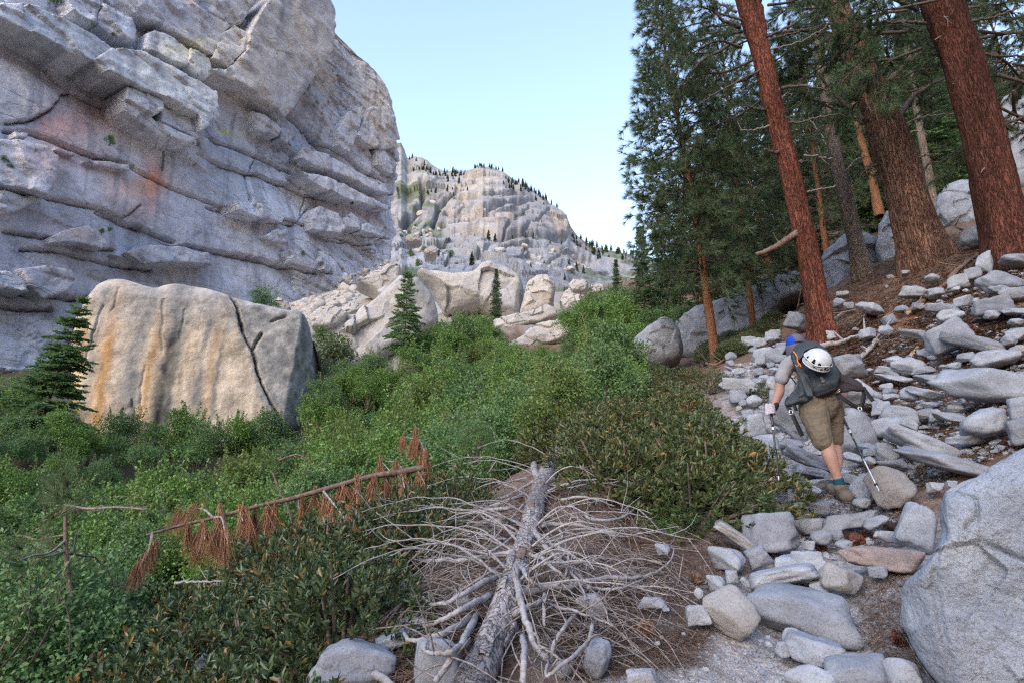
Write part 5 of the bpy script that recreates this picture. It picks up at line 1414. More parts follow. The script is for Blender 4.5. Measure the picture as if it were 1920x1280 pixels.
conif(FIR[0], 1132, 700, 26, 3.3, 12, 'small fir at the right border of the thicket', 'young_fir', 2.0)
conif(FIR[2], 1210, 600, 27, 6.6, 12, 'slender pointed fir against the sky left of the pines', 'fir_tree', .3)
conif(FIR[1], 1256, 610, 29, 8.5, 12, 'bushy fir at the left border of the pine stand behind the grey slab', 'fir_tree', 1.4)
conif(FIR[0], 1160, 600, 44, 5.0, 12, 'short fir far behind the slender pointed fir', 'fir_tree', .9)
PA = conifer('orange_pine', 91, 12.5, 1.6, 'pine', M['needle_pine'], M['bark_orange'], .20, 52, 5, .14, 1.35, (-1.0, 0))
PB = conifer('orange_pine', 92, 13.5, 1.8, 'pine', M['needle_pine'], M['bark_orange'], .17, 46, 5, .12, 1.3, (-.7, 0))
tree_thing('pine_tree', PA, 'slim orange-barked pine nearest the hiker, left of the front trunk', base(1343, 665, 15), .2)
tree_thing('pine_tree', PB, 'slim red-barked pine behind the broad grey slab', base(1412, 612, 19), 1.2)
conif(PINE[1], 1318, 610, 24, 11, 14, 'pine with thick green crown at the left border of the pine stand', 'pine_tree', 2.0, (0, rad(-2)))
conif(FIR[1], 1345, 600, 24, 9, 12, 'lush fir between the slim orange-barked pines', 'fir_tree', 2.6)
# the stand behind
GRP = 'trees of the dense stand behind the big trunks'
for k, (px, py, Y, h, kd) in enumerate([(1455, 560, 27, 14, PINE[0]), (1500, 540, 31, 15, FIR[0]), (1556, 520, 28, 15, PINE[2]), (1400, 580, 33, 13, FIR[0]), (1650, 470, 31, 14, FIR[1]), (1706, 440, 28, 13, FIR[1]), (1765, 420, 29, 14, FIR[1]),
        (1820, 390, 33, 15, FIR[0]), (1880, 350, 36, 15, FIR[1]), (1950, 330, 32, 16, PINE[1]), (1600, 430, 42, 16, FIR[0]), (1530, 460, 44, 17, PINE[1]), (1690, 380, 44, 16, PINE[2]), (1790, 320, 48, 17, FIR[0]), (1860, 260, 55, 17, PINE[0]), (1740, 300, 58, 17, FIR[2]),
        (1620, 330, 62, 18, PINE[1]), (1480, 480, 48, 15, FIR[2]), (1420, 520, 50, 14, PINE[2]), (1350, 540, 55, 13, FIR[0]), (1290, 560, 52, 10, FIR[2]), (1540, 400, 64, 17, FIR[0])]):
    fir = any(kd is f for f in FIR)
    w = ('fir' if fir else 'pine')
    where = ['between the front trunk and the slim grey trunk', 'behind the front trunk', 'between the slim grey trunk and the thick brown pine', 'at the left of the stand', 'behind the thick brown pine', 'right of the thick brown pine', 'between the two thickest trunks',
             'just left of the rightmost trunk', 'behind the rightmost trunk', 'beyond the rightmost trunk', 'far behind the slim grey trunk', 'far behind the front trunk', 'far behind the thick brown pine', 'up the slope between the two thickest trunks', 'up the slope behind the rightmost trunk', 'highest up between the two thickest trunks',
             'highest up behind the thick brown pine', 'far behind the orange pines', 'far left behind the slim pines', 'behind the left border of the stand', 'small and low at the left border', 'far up behind the slim grey trunk'][k]
    conif(kd, px, py, Y, h, 12 if fir else 14, f'{"lush " if kd is FIR[1] else "dark "}{w} of the stand, {where}', w + '_tree', k * 1.3, (0, rad(-3 + (k % 3))), GRP)

# ------------------------------------------------------------------ the big trunks
def trunk_mesh(pts, Y, wid, mat, seed, sides=40, rings=170, rough=.07, flare=1.0, thin=1.0):
    P = np.array([at(x, y, Y) for x, y in pts])
    Y0 = P[:, 1].mean()
    W = np.array([[w] for w in wid]) * 0.86 * thin
    P = np.vstack([P[0] + (P[0] - P[1]) / np.linalg.norm(P[0] - P[1]) * 0.6, P]); W = np.vstack([W[0], W])
    dep = ((P - CAM) @ np.array([0, _cp, _sp]))[:, None]
    Q = spline(np.hstack([P, W / 2 * dep / F]), rings)
    c, r = Q[:, :3], Q[:, 3]
    mb = MB()
    T = unit(np.gradient(c, axis=0))
    A = unit(np.cross(T, [0, 1.0, 0])); B = np.cross(T, A)
    th = np.linspace(0, 2 * math.pi, sides, endpoint=False)
    s = np.r_[0, np.cumsum(np.linalg.norm(np.diff(c, axis=0), axis=1))]
    q = np.stack([np.cos(th)[None] * 2.6 + 0 * s[:, None], np.sin(th)[None] * 2.6 + 0 * s[:, None], s[:, None] * .8 + 0 * th[None]], -1)
    nz = fbm(q, 4, seed); rid = 1 - np.abs(fbm(q * [2.2, 2.2, 1.0], 3, seed + 5)) * 1.6
    fl = flare * np.exp(-np.maximum(s - .6, 0) / 0.55)[:, None] * (0.30 + .25 * np.sin(th * 5 + seed)[None] + .15 * np.sin(th * 3 + 2 * seed)[None])
    R = r[:, None] * (1 + rough * nz + rough * .8 * rid + np.clip(fl, 0, 1))
    v = c[:, None] + R[..., None] * (np.cos(th)[None, :, None] * A[:, None] + np.sin(th)[None, :, None] * B[:, None])
    i = np.arange(rings - 1)[:, None] * sides; j = np.arange(sides)[None]
    qd = np.stack([i + j, i + (j + 1) % sides, i + sides + (j + 1) % sides, i + sides + j], -1).reshape(-1, 4)
    o = P[1]
    return mesh('trunk', v.reshape(-1, 3) - o, [qd], mat), o

BOUGH = []
for i in range(4):
    r = np.random.default_rng(500 + i)
    f_, b_ = MB(), MB()
    L = 2.6
    ax = spline([[0, 0, 0], [L * .35, r.normal(0, .15), .15], [L * .7, r.normal(0, .3), .05], [L, r.normal(0, .4), -.25]], 14)
    tube(b_, ax, np.linspace(.045, .008, 14), 6)
    c_, d_ = [], []
    for k in range(34):
        q = r.uniform(.25, 1); j = min(int(q * 13), 12)
        p0 = ax[j]; dd = unit(np.array([.5, r.normal(0, .9), r.normal(-.05, .5)]))
        ln = r.uniform(.25, .8) * (1.2 - .6 * q)
        pp = spline([p0, p0 + dd * ln * .6, p0 + dd * ln + [0, 0, -.12 * ln]], 5)
        tube(b_, pp, np.linspace(.014, .005, 5), 4, cap=False)
        for u in (.6, .8, 1.0):
            c_.append(p0 + (pp[-1] - p0) * u); d_.append(unit(dd + r.normal(0, .5, 3)))
    tufts(f_, np.array(c_), np.array(d_), 34, .22, .008, .9, r, droop=.15)
    BOUGH.append((b_.mesh('bough_limb', M['limb']), f_.mesh('bough_needles', M['needle_pine'])))

def big_tree(name, label, pts, Y, wid, mat, seed, limbs=(), boughs=(), category='tree', **kw):
    me, o = trunk_mesh(pts, Y, wid, mat, seed, **kw)
    t = thing(name, label, category, o)
    obj('trunk', me, t)
    r = np.random.default_rng(seed)
    for pl, w0, w1, mt in limbs:
        n = len(pl)
        dy = np.linspace(0, r.uniform(-1, 1) * .5, n)
        P = np.array([at(x, y, Y + d) for (x, y), d in zip(pl, dy)])
        S_ = spline(P, 6 * n)
        S_[1:] += r.normal(0, .012, (6 * n - 1, 3))
        mb = MB()
        k = (P[0] - CAM)[1] / F * 1.03
        tube(mb, S_ - o, np.linspace(w0, w1, 6 * n) * k / 2, 8, wob=.12)
        # a few broken twigs
        for _ in range(int(n)):
            j = r.integers(2, 6 * n)
            d = unit(r.normal(size=3) + [0, 0, .1]); ln = r.uniform(.1, .45)
            tube(mb, spline([S_[j] - o, S_[j] - o + d * ln * .6, S_[j] - o + d * ln + [0, 0, .05]], 4), [.010, .008, .006, .003], 4)
        obj('branch', mb.mesh('branch', M[mt]), t)
    for (px, py, dy, an, tl, sc) in boughs:
        p = at(px, py, Y + dy) - o
        b_, f_ = BOUGH[r.integers(4)]
        b = obj('bough', b_, t, p, (r.uniform(-.5, .5), rad(tl), rad(an)), (sc, sc, sc))
        obj('needles', f_, b)
    return t

big_tree('pine_tree', 'tall red-barked pine, the front trunk just behind the hiker', [(1543, 640), (1530, 560), (1510, 450), (1482, 330), (1452, 210), (1430, 110), (1404, 30), (1380, -60), (1350, -200)], 11.8, (58, 54, 50, 47, 46, 44, 42, 36, 24), M['bark_red'], 3, thin=.84,
    limbs=[(zc([(575, 130), (500, 100), (455, 50), (440, -20)]), 9, 4, 'limb'), (zc([(640, 350), (600, 380), (540, 395)]), 7, 3, 'limb'), (zc([(705, 522), (650, 518), (600, 492)]), 8, 3, 'limb'), (zc([(725, 595), (660, 612), (575, 620)]), 5, 2, 'twig'),
           (zc([(770, 722), (735, 722), (690, 710)]), 8, 5, 'limb'), (zc([(690, 180), (800, 130), (900, 70), (960, 30)]), 7, 3, 'limb'), (zc([(700, 190), (850, 150), (985, 110)]), 4, 2, 'limb'), (zc([(700, 240), (800, 215), (880, 190), (980, 130)]), 4, 2, 'twig'),
           (zc([(770, 420), (850, 408), (1000, 425)]), 7, 3, 'limb'), (zc([(780, 560), (752, 500), (790, 450), (820, 445)]), 6, 2, 'twig'), (zc([(780, 580), (850, 580), (950, 556), (1060, 540)]), 5, 3, 'limb'), (zc([(850, 1100), (790, 1140), (720, 1180), (655, 1205)]), 15, 8, 'brownwood'),
           (zc([(880, 735), (950, 745), (1010, 755)]), 5, 3, 'twig'), (zc([(890, 910), (960, 895), (1030, 880)]), 4, 2, 'twig'), (zc([(800, 850), (830, 790), (860, 760)]), 3, 2, 'twig'), (zc([(660, 140), (640, 60), (600, 40), (545, 30)]), 3, 1.5, 'twig'), (zc([(680, 190), (672, 90), (655, -30)]), 24, 16, 'bark_red'),
           (zc([(570, 170), (500, 230), (380, 300), (240, 480)]), 8, 3, 'limb'), (zc([(570, 120), (420, 130), (300, 180)]), 6, 2, 'limb'), (zc([(560, 60), (480, 20), (380, -30)]), 6, 3, 'limb'), (zc([(710, 300), (640, 350), (500, 420), (330, 530)]), 6, 2, 'limb')],
    boughs=[(1400, 40, 0, 190, -5, .75), (1392, 60, .3, 165, 8, .85), (1390, 90, -.2, 200, 15, .8), (1420, 110, .4, 175, 18, .9), (1385, 0, .2, 185, -12, .8), (1380, -40, 0, 160, -5, .85), (1440, 180, .5, 150, 20, .9), (1470, 60, .4, 20, -8, .9), (1480, 40, .8, 60, -5, .9), (1440, 10, .5, 10, -12, .9), (1400, -60, 0, 200, -10, .9),
            (1350, 60, .1, 180, 20, .6), (1330, 100, .2, 195, 30, .55), (1330, 40, .3, 170, 15, .55), (1300, 20, .3, 180, 15, .4), (1320, 150, .4, 190, 35, .5)])
big_tree('pine_tree', 'thick brown-barked pine with forked limbs, second big trunk from the frame edge', [(1738, 490), (1716, 420), (1690, 330), (1668, 260), (1645, 200), (1618, 140), (1590, 70), (1565, 0), (1530, -120)], 14.5, (92, 80, 72, 74, 62, 54, 48, 42, 30), M['bark_brown'], 8, flare=.7,
    limbs=[(zc([(1320, 570), (1380, 475), (1450, 420), (1545, 370)]), 13, 5, 'limb'), (zc([(1255, 500), (1275, 400), (1360, 310), (1440, 240)]), 16, 8, 'brownwood'), (zc([(1160, 570), (1070, 490), (1000, 420), (930, 330)]), 11, 4, 'limb'), (zc([(1160, 590), (1070, 545), (980, 590), (915, 640)]), 7, 3, 'limb'),
           (zc([(1330, 600), (1400, 570), (1460, 552), (1590, 540)]), 5, 3, 'twig'), (zc([(1390, 755), (1450, 738), (1540, 730)]), 4, 2, 'twig'), (zc([(1430, 880), (1450, 800), (1500, 768), (1590, 800)]), 6, 3, 'limb'), (zc([(1250, 470), (1230, 462), (1185, 460)]), 4, 2, 'twig'), (zc([(1230, 780), (1180, 800), (1100, 890)]), 4, 2, 'limb'),
           (zc([(1300, 440), (1400, 430), (1500, 390), (1560, 360)]), 6, 3, 'limb'), (zc([(1120, 330), (1060, 250), (1000, 170)]), 8, 4, 'limb'), (zc([(1090, 100), (1160, 30), (1240, -10)]), 6, 3, 'limb'), (zc([(1060, 60), (980, 30), (880, 50)]), 6, 3, 'limb')],
    boughs=[(1590, 80, 0, 190, 10, 1.2), (1600, 110, .3, 170, 12, 1.2), (1600, 60, -.6, 200, 15, 1.1), (1570, 20, -.5, 30, 5, 1.2), (1640, 150, .2, 15, 10, 1.1), (1500, 60, .4, 170, 10, 1.2), (1500, 120, .6, 10, 15, 1.1), (1480, 150, .8, 30, 20, 1.1), (1540, 60, -.4, 0, 5, 1.2), (1660, 90, .4, 40, 20, 1.2), (1575, 40, 0, 200, 5, 1.0), (1620, 60, -.3, 20, -5, .9), (1640, 30, .3, -10, 0, 1.0), (1560, 10, .3, 175, -5, 1.0), (1600, 10, 0, 5, -10, 1.1), (1560, 130, .3, 185, 25, .9), (1660, 20, .5, 30, 10, .9), (1560, -30, 0, 200, 0, 1.1), (1610, -20, .2, -20, 0, 1.1), (1570, 170, .6, 200, 25, .8)])
big_tree('pine_tree', 'massive dark red pine trunk at the edge of the frame', [(1893, 505), (1882, 430), (1858, 310), (1832, 200), (1804, 110), (1770, 20), (1735, -80), (1690, -200)], 11.2, (96, 90, 84, 80, 78, 76, 70, 60), M['bark_dark'], 12, flare=.5, thin=.9,
    limbs=[(zc([(1455, 112), (1370, 105), (1290, 112)]), 7, 4, 'limb'), (zc([(1670, 520), (1695, 528), (1725, 580), (1770, 660), (1745, 760), (1718, 822)]), 4, 2, 'twig'), (zc([(1745, 590), (1800, 592), (1850, 572), (1930, 590)]), 5, 3, 'limb'), (zc([(1660, 240), (1760, 262), (1930, 270)]), 7, 4, 'limb'), (zc([(1640, 110), (1780, 80), (1890, 40)]), 7, 4, 'limb'), (zc([(1740, 690), (1710, 720), (1675, 755)]), 6, 4, 'twig'),
           (zc([(1500, 190), (1545, 150), (1565, 90), (1540, 80)]), 3, 1.5, 'twig'), (zc([(1580, 400), (1640, 380), (1690, 320), (1820, 280)]), 4, 2, 'limb')],
    boughs=[(1720, 20, 1.5, 200, 5, 1.3), (1680, 40, 2.0, 160, 10, 1.3), (1740, 140, 1.6, 210, 30, 1.1), (1660, -10, 1.5, 0, 0, 1.4), (1900, 60, 1.0, 160, 10, 1.2), (1870, 140, .6, 20, 25, 1.1), (1920, 220, 1.2, 170, 30, 1.0), (1700, 60, .8, 170, 15, 1.1), (1690, 110, 1.0, 200, 25, 1.0), (1730, 90, .6, 150, 20, 1.0), (1900, 170, .8, 40, 25, 1.0), (1870, 200, 1.0, 10, 20, .9), (1840, 60, .2, 10, 0, .9), (1860, 100, .5, 30, 10, .9), (1880, 40, .3, -10, 5, 1.0), (1780, 10, -.3, 20, -10, .9), (1760, 0, -.4, 150, -8, .8), (1900, 120, .5, 20, 15, .9), (1720, -30, 0, 180, 0, 1.0), (1890, 0, 0, 0, 0, 1.0), (1700, 20, .2, 170, 10, .8)])
big_tree('pine_tree', 'slim grey-barked tree between the front trunk and the thick brown pine', [(1618, 512), (1604, 450), (1585, 370), (1572, 320), (1558, 240), (1540, 120), (1525, 0), (1515, -100)], 18.5, (34, 30, 28, 27, 24, 20, 17, 12), M['bark_grey'], 17, sides=24, rings=90, flare=.6,
    limbs=[(zc([(985, 690), (960, 640), (900, 560)]), 4, 2, 'twig'), (zc([(1000, 760), (940, 740), (900, 738)]), 3, 2, 'twig'), (zc([(1060, 830), (1120, 760), (1180, 740)]), 3, 2, 'twig'), (zc([(980, 880), (930, 900), (890, 915)]), 3, 2, 'twig'), (zc([(960, 500), (900, 450), (840, 470)]), 4, 2, 'limb')],
    boughs=[(1560, 260, 0, 190, 20, .8), (1570, 300, .3, 20, 15, .8), (1545, 180, .3, 170, 10, .9), (1550, 150, 0, 30, 10, .8)])
big_tree('pine_tree', 'thin grey trunk in the shade right of the thick brown pine', [(1752, 402), (1742, 330), (1730, 270), (1716, 190), (1700, 90), (1690, 0)], 25, (18, 16, 14, 13, 10, 8), M['bark_grey'], 19, sides=16, rings=60, flare=.4, limbs=[(zc([(1460, 640), (1400, 620), (1350, 640)]), 2.5, 1.5, 'twig')])
big_tree('pine_tree', 'small orange trunk glimpsed behind the thick brown pine', [(1645, 385), (1634, 330), (1620, 285), (1600, 200), (1585, 100)], 26, (18, 16, 14, 12, 9), M['bark_orange'], 21, sides=16, rings=60, flare=.3)
# ------------------------------------------------------------------ shrubs
LB = [rosette_bush('leathery', 700 + i, .52, .55, 620, 9, .044, .0145, M['leaf_dark']) for i in range(5)]
GB = [rosette_bush('golden', 720 + i, .62, .62, 600, 9, .050, .0165, M['leaf_gold']) for i in range(4)]
XS = [leafy_shrub('lime', 750 + i, 1.0, 2.1, 5000, .07, .042, M['leaf_lime'], 10, 12) for i in range(2)]
LS = [leafy_shrub('bright', 740 + i, 1.15, 2.0, 6500, .075, .045, M['leaf_bright'], 12, 9) for i in range(4)]
MS = [leafy_shrub('mid', 760 + i, 1.10, 1.9, 6500, .07, .038, M['leaf_mid'], 12, 10) for i in range(4)]
NS = [leafy_shrub('near', 780 + i, .85, 1.3, 6000, .042, .026, M['leaf_mid'], 13, 12) for i in range(3)]
SG = [leafy_shrub('sage', 790 + i, 1.0, 1.1, 2600, .10, .06, M['leaf_sage'], 9, 3) for i in range(2)]

def shrub(kd, loc, sc, rz, label, group=None, name='leafy_shrub', category='bush'):
    t = thing(name, label, category, loc, group, (0, 0, rz), sc)
    obj('foliage', kd[0], t)
    s = obj('stem', kd[1], t)
    s['kind'] = 'stuff'
    return t

POLY_A = [(60, 1420), (150, 1240), (200, 1160), (280, 1100), (380, 1045), (470, 1020), (560, 975), (650, 945), (760, 897), (845, 856), (892, 866), (835, 922), (755, 980), (680, 1055), (660, 1110), (610, 1150), (540, 1190), (510, 1300), (490, 1420)]
POLY_B = [(1010, 790), (1050, 768), (1100, 750), (1180, 725), (1240, 712), (1290, 740), (1320, 780), (1335, 830), (1345, 880), (1300, 915), (1255, 930), (1200, 895), (1140, 880), (1085, 835), (1020, 812)]
POLY_C = [(-140, 1400), (-140, 900), (60, 880), (180, 860), (420, 880), (520, 850), (580, 800), (625, 740), (650, 705), (700, 690), (770, 690), (810, 640), (860, 600), (900, 600), (930, 640), (985, 660), (1040, 690), (1100, 660), (1110, 600), (1060, 590), (1100, 560), (1150, 530), (1185, 560),
          (1200, 600), (1170, 660), (1165, 720), (1080, 745), (980, 800), (900, 845), (760, 880), (640, 930), (450, 1010), (270, 1080), (180, 1150), (100, 1250), (60, 1400)]

def plant_mass(poly, n, pxr, Yr, kinds, Hs, spacing, sc, seed, label, group, tries=40000, frac=.6, limit=None, name='leafy_shrub', wmax=230, veto=None):
    r = np.random.default_rng(seed)
    px = r.uniform(*pxr, tries); Y = np.exp(r.uniform(math.log(Yr[0]), math.log(Yr[1]), tries))
    X = at(px, np.full(tries, 900.0), Y)[:, 0]
    Z = ground(X, Y)
    s = r.uniform(*sc, tries)
    a, b = proj(np.stack([X, Y, Z + Hs * s * frac], -1))
    c, d = proj(np.stack([X, Y, Z + Hs * s * 1.0], -1))
    ok = inpoly(a, b, poly) & (F * 2.2 * s * (1.15 if Hs > 1 else .6) / Y < wmax) & inpoly(c, d + 6, poly)
    got = []
    if veto is not None: ok &= ~veto(a, b, Y)
    for k in np.where(ok)[0]:
        q = np.array([X[k], Y[k]])
        sp = spacing * s[k]
        if got and (np.hypot(*(np.array([g[:2] for g in got]) - q).T) < sp).any(): continue
        got.append((X[k], Y[k]))
        w = r.integers(len(kinds))
        lab = label(k, a[k], b[k], Y[k]) if callable(label) else label
        shrub(kinds[w], (X[k], Y[k], Z[k] - .04), s[k], r.uniform(0, 6.28), lab, group, name)
        if len(got) >= n: break
    return len(got)

def zone(base_, xs, ys):
    def f(k, x, y, Y):
        a = [t for lim, t in xs if x < lim][0]; b = [t for lim, t in ys if y < lim][0]
        return f'{base_} {b}, {a}'
    return f
lab_a = zone('leathery bush', [(330, 'at the left end of the bank'), (520, 'under the tip of the dead sapling'), (680, 'between sapling and fallen log'), (9999, 'nearest the fallen log')], [(1000, 'along the top of the bank'), (1090, 'below the hanging needle tufts'), (1180, 'in the middle of the bank'), (9999, 'at the bottom edge')])
lab_b = zone('gold-tipped bush', [(1110, 'above the top of the fallen log'), (1200, 'left of the middle of its mass'), (1280, 'right of the middle of its mass'), (9999, 'nearest the trail and hiker')], [(770, 'on the skyline of the mound'), (830, 'in the upper half of the mound'), (880, 'in the lower half of the mound'), (9999, 'at the foot of the mound')])
lab_d = zone('small-leaved shrub', [(40, 'at the very edge of the frame'), (120, 'left of the bare young pine'), (9999, 'right of the bare young pine')], [(1080, 'beside the bare branches'), (1180, 'below the foot of the young pine'), (9999, 'in the lower left corner')])
def lab_c(k, x, y, Y):
    far_ = 'nearer ' if Y < 13 else ('' if Y < 22 else 'farther ')
    if x < 120: p = far_ + 'at the left border below the drooping fir'
    elif x < 250: p = far_ + 'right of the foot of the drooping fir'
    elif x < 430 and y < 900: p = far_ + 'in front of the left half of the streaked boulder'
    elif x < 620 and y < 900: p = far_ + 'in front of the right half of the streaked boulder'
    elif x < 430: p = far_ + 'in the hollow behind the tip of the dead sapling'
    elif x < 620: p = far_ + 'in the hollow behind the middle of the dead sapling'
    elif x < 760 and y < 780: p = far_ + 'at the foot of the lone young fir\'s left side'
    elif x < 760: p = far_ + 'right of the shaded side of the streaked boulder'
    elif y < 700: p = far_ + 'in front of the pale boulders in the middle'
    elif x < 900: p = far_ + 'above the upper end of the dead sapling'
    else: p = far_ + 'on the slope above the gold-tipped bushes'
    return 'shrub of the thicket ' + p
nA = plant_mass(POLY_A, 110, (-60, 900), (2.1, 7.0), LB, .55, .42, (.85, 1.25), 1, lab_a, 'leathery bushes of the near bank', name='leathery_bush', wmax=900)
nB = plant_mass(POLY_B, 60, (960, 1410), (5.2, 10.5), GB, .62, .46, (1.0, 1.9), 2, lab_b, 'gold-tipped bushes beside the trail', name='gold_tipped_bush', wmax=400, veto=lambda a, b, Y: (a < 1125) & (Y < 7.9))
nC = plant_mass(POLY_C, 225, (-140, 1210), (6.5, 44), LS + MS + XS, 2.0, .62, (.7, 1.6), 3, lab_c, 'leafy shrubs of the valley thicket')
nD = plant_mass([(-160, 1450), (-160, 1000), (60, 1000), (200, 1080), (330, 1040), (200, 1150), (120, 1260), (90, 1450)], 40, (-160, 330), (3.4, 10), NS, 1.3, .55, (.75, 1.2), 4, lab_d, 'small-leaved shrubs in the lower left corner', name='small_leaved_shrub', wmax=900)

def shrub_at(kd, px, ytop, ybase, Y, H, label, rz=0., group=None):
    p = at(px, ybase, Y)
    sc = ((ybase - ytop) * Y / F) / H
    return shrub(kd, p, sc, rz, label, group)
shrub_at(LS[0], 118, 760, 850, 19, 2.2, 'rounded bright shrub at the foot of the drooping fir', 1)
shrub_at(MS[1], 222, 752, 870, 24, 2.4, 'shrub with a dark tip in front of the left edge of the streaked boulder', 2)
shrub_at(LS[2], 322, 740, 880, 24, 2.6, 'airy shrub with tall shoots in front of the middle of the streaked boulder', 3)
shrub_at(MS[3], 372, 765, 890, 23, 2.4, 'slim shrub right of the airy shrub in front of the streaked boulder', 4)
shrub_at(LS[3], 440, 765, 880, 23.5, 2.4, 'loose shrub below the crack of the streaked boulder', 0.3)
shrub_at(MS[0], 488, 745, 880, 24, 2.5, 'tall thin shrub right of the crack of the streaked boulder', 5)
shrub_at(LS[1], 596, 735, 830, 25, 2.2, 'bright shrub at the shaded right corner of the streaked boulder', 5.5)
shrub_at(MS[2], 494, 530, 590, 36, 2.1, 'dark shrub growing on top of the streaked boulder', 1.5)
shrub_at(SG[0], 600, 615, 690, 36, 1.2, 'grey-green bush in the gap right of the streaked boulder', 1)
shrub_at(LS[2], 600, 606, 640, 39, 2.3, 'low green bush under the whitish slab', 1.7)
shrub_at(NS[0], 1275, 945, 1040, 5.0, 1.5, 'small bright green bush at the lower end of the gold-tipped bushes', .4)
shrub_at(NS[1], 890, 785, 860, 7.4, 1.5, 'pale green sapling shrub just above the top of the fallen log', .9)
shrub_at(GB[0], 1428, 718, 762, 9.0, .64, 'small gold-tipped bush growing among the stones of the upper trail', .5)
for k, (x, yt, yb, Y) in enumerate([(1190, 685, 745, 13), (1230, 680, 738, 13.5), (1270, 680, 730, 13), (1305, 685, 730, 12.5), (1160, 690, 750, 14)]):
    shrub_at(GB[k % 4], x, yt, yb, Y, .64, 'low gold-tipped bush between the grey rounded boulder and the trail', k, 'gold-tipped bushes beside the trail')
shrub_at(GB[1], 1335, 690, 730, 10.5, .64, 'leathery bush at the upper left border of the trail', 2.5)
for k, (x, yt, yb, Y) in enumerate([(1075, 560, 640, 30), (1110, 545, 640, 29), (1150, 530, 640, 28), (1185, 545, 650, 27), (1130, 580, 680, 25), (1165, 585, 690, 24), (1090, 590, 660, 28), (1205, 560, 640, 29), (860, 575, 650, 34), (895, 570, 640, 35), (830, 590, 660, 33), (800, 600, 680, 32), (925, 600, 660, 34), (700, 640, 720, 30), (680, 660, 730, 29), (1060, 620, 690, 28), (985, 640, 700, 28), (640, 690, 755, 28), (662, 675, 750, 28), (730, 675, 742, 29), (770, 685, 745, 28), (618, 715, 795, 26), (598, 690, 770, 27), (590, 650, 725, 33), (690, 690, 760, 26), (1010, 635, 695, 32), (1042, 645, 705, 30), (985, 652, 705, 31), (1190, 655, 715, 18), (1228, 672, 718, 17), (1163, 635, 718, 21), (1085, 640, 720, 26), (880, 590, 690, 31), (780, 625, 720, 28), (842, 600, 690, 30), (950, 620, 710, 29), (640, 660, 740, 29), (1225, 560, 650, 26), (1255, 545, 640, 27), (1280, 560, 640, 26), (1205, 590, 680, 22)]):
    shrub_at((LS + MS)[k % 8], x, yt, yb, Y, 2.4, 'bright leafy shrub ' + ('at the left foot of the pine stand' if x > 1140 else 'below the wooded ridge right of the dome' if x > 1050 else 'beside the shaded corner of the streaked boulder' if x < 680 else 'around the foot of the lone young fir' if x < 800 else 'just below the large pale slab' if x < 960 else 'just below the long pinkish slab') + (', taller' if yb - yt > 85 else ''), k * 1.9, 'leafy shrubs of the valley thicket')
for k, (x, yt, yb, Y) in enumerate([(8, 770, 880, 18), (-25, 800, 900, 16), (50, 800, 880, 17), (20, 690, 790, 24), (-30, 700, 820, 22), (165, 800, 870, 21), (-10, 860, 960, 13), (150, 805, 885, 19), (210, 812, 890, 20), (262, 818, 895, 19), (112, 835, 905, 17), (190, 850, 925, 16), (90, 850, 930, 15)]):
    shrub_at((MS + LS)[k % 8], x, yt, yb, Y, 2.3, 'leafy shrub ' + ('left of the drooping fir at the frame edge' if x < 30 else 'at the trunk of the drooping fir' if x < 120 else 'between the drooping fir and the streaked boulder'), k * 1.3, 'leafy shrubs of the valley thicket')
for k, (x, y, s) in enumerate([(770, 488, 15), (795, 482, 12), (785, 502, 14), (845, 484, 15), (858, 492, 13), (742, 500, 10), (800, 495, 10), (768, 425, 9), (780, 412, 9), (760, 440, 10), (800, 445, 8), (790, 430, 8), (815, 380, 7), (825, 395, 8), (752, 456, 9)]):
    p = dome_pt(x, y)
    shrub((MS + SG)[k % 6], p, s * p[1] / F / 1.1 * .62, k, 'green bush growing in the gully between cliff and dome', 'bushes of the gully between cliff and dome')
for k, (x, y, s, w) in enumerate([(205, 272, 26, 2.5), (105, 12, 34, 3), (8, 305, 18, 2.5), (18, 318, 14, 2.5), (552, 312, 12, 2), (575, 325, 10, 2), (612, 345, 10, 2), (175, 50, 10, 3), (212, 68, 10, 3), (190, 440, 14, 2), (205, 435, 12, 2), (660, 385, 9, 1.5), (567, 480, 12, 1.5), (190, 15, 8, 3)]):
    u, v = wall_uv(np.array([float(x)]), np.array([float(y)]), w)
    p = wall_pt(u, v, np.array([w]))[0]
    shrub(MS[k % 4], p, s * p[1] / F / 2.2, k, ['green bush on the ledge below the pinkish patch of the cliff', 'largest bush on the cliff, on the high ledge at the upper left', 'bush on the cliff at the left edge', 'lower bush on the cliff at the left edge', 'small bush in the upper crack of the cliff right of the smooth wall', 'second small bush in the upper crack of the cliff', 'rightmost small bush in the upper crack of the cliff',
          'small bush above the dark leaning slab of the cliff', 'small bush left of the rounded beige block', 'bush right of the pink block low on the cliff', 'smaller bush right of the pink block low on the cliff', 'tiny bush near the right end of the cliff', 'yellowish bush low on the cliff above the talus', 'tiny bush on the top ledge of the cliff'][k])

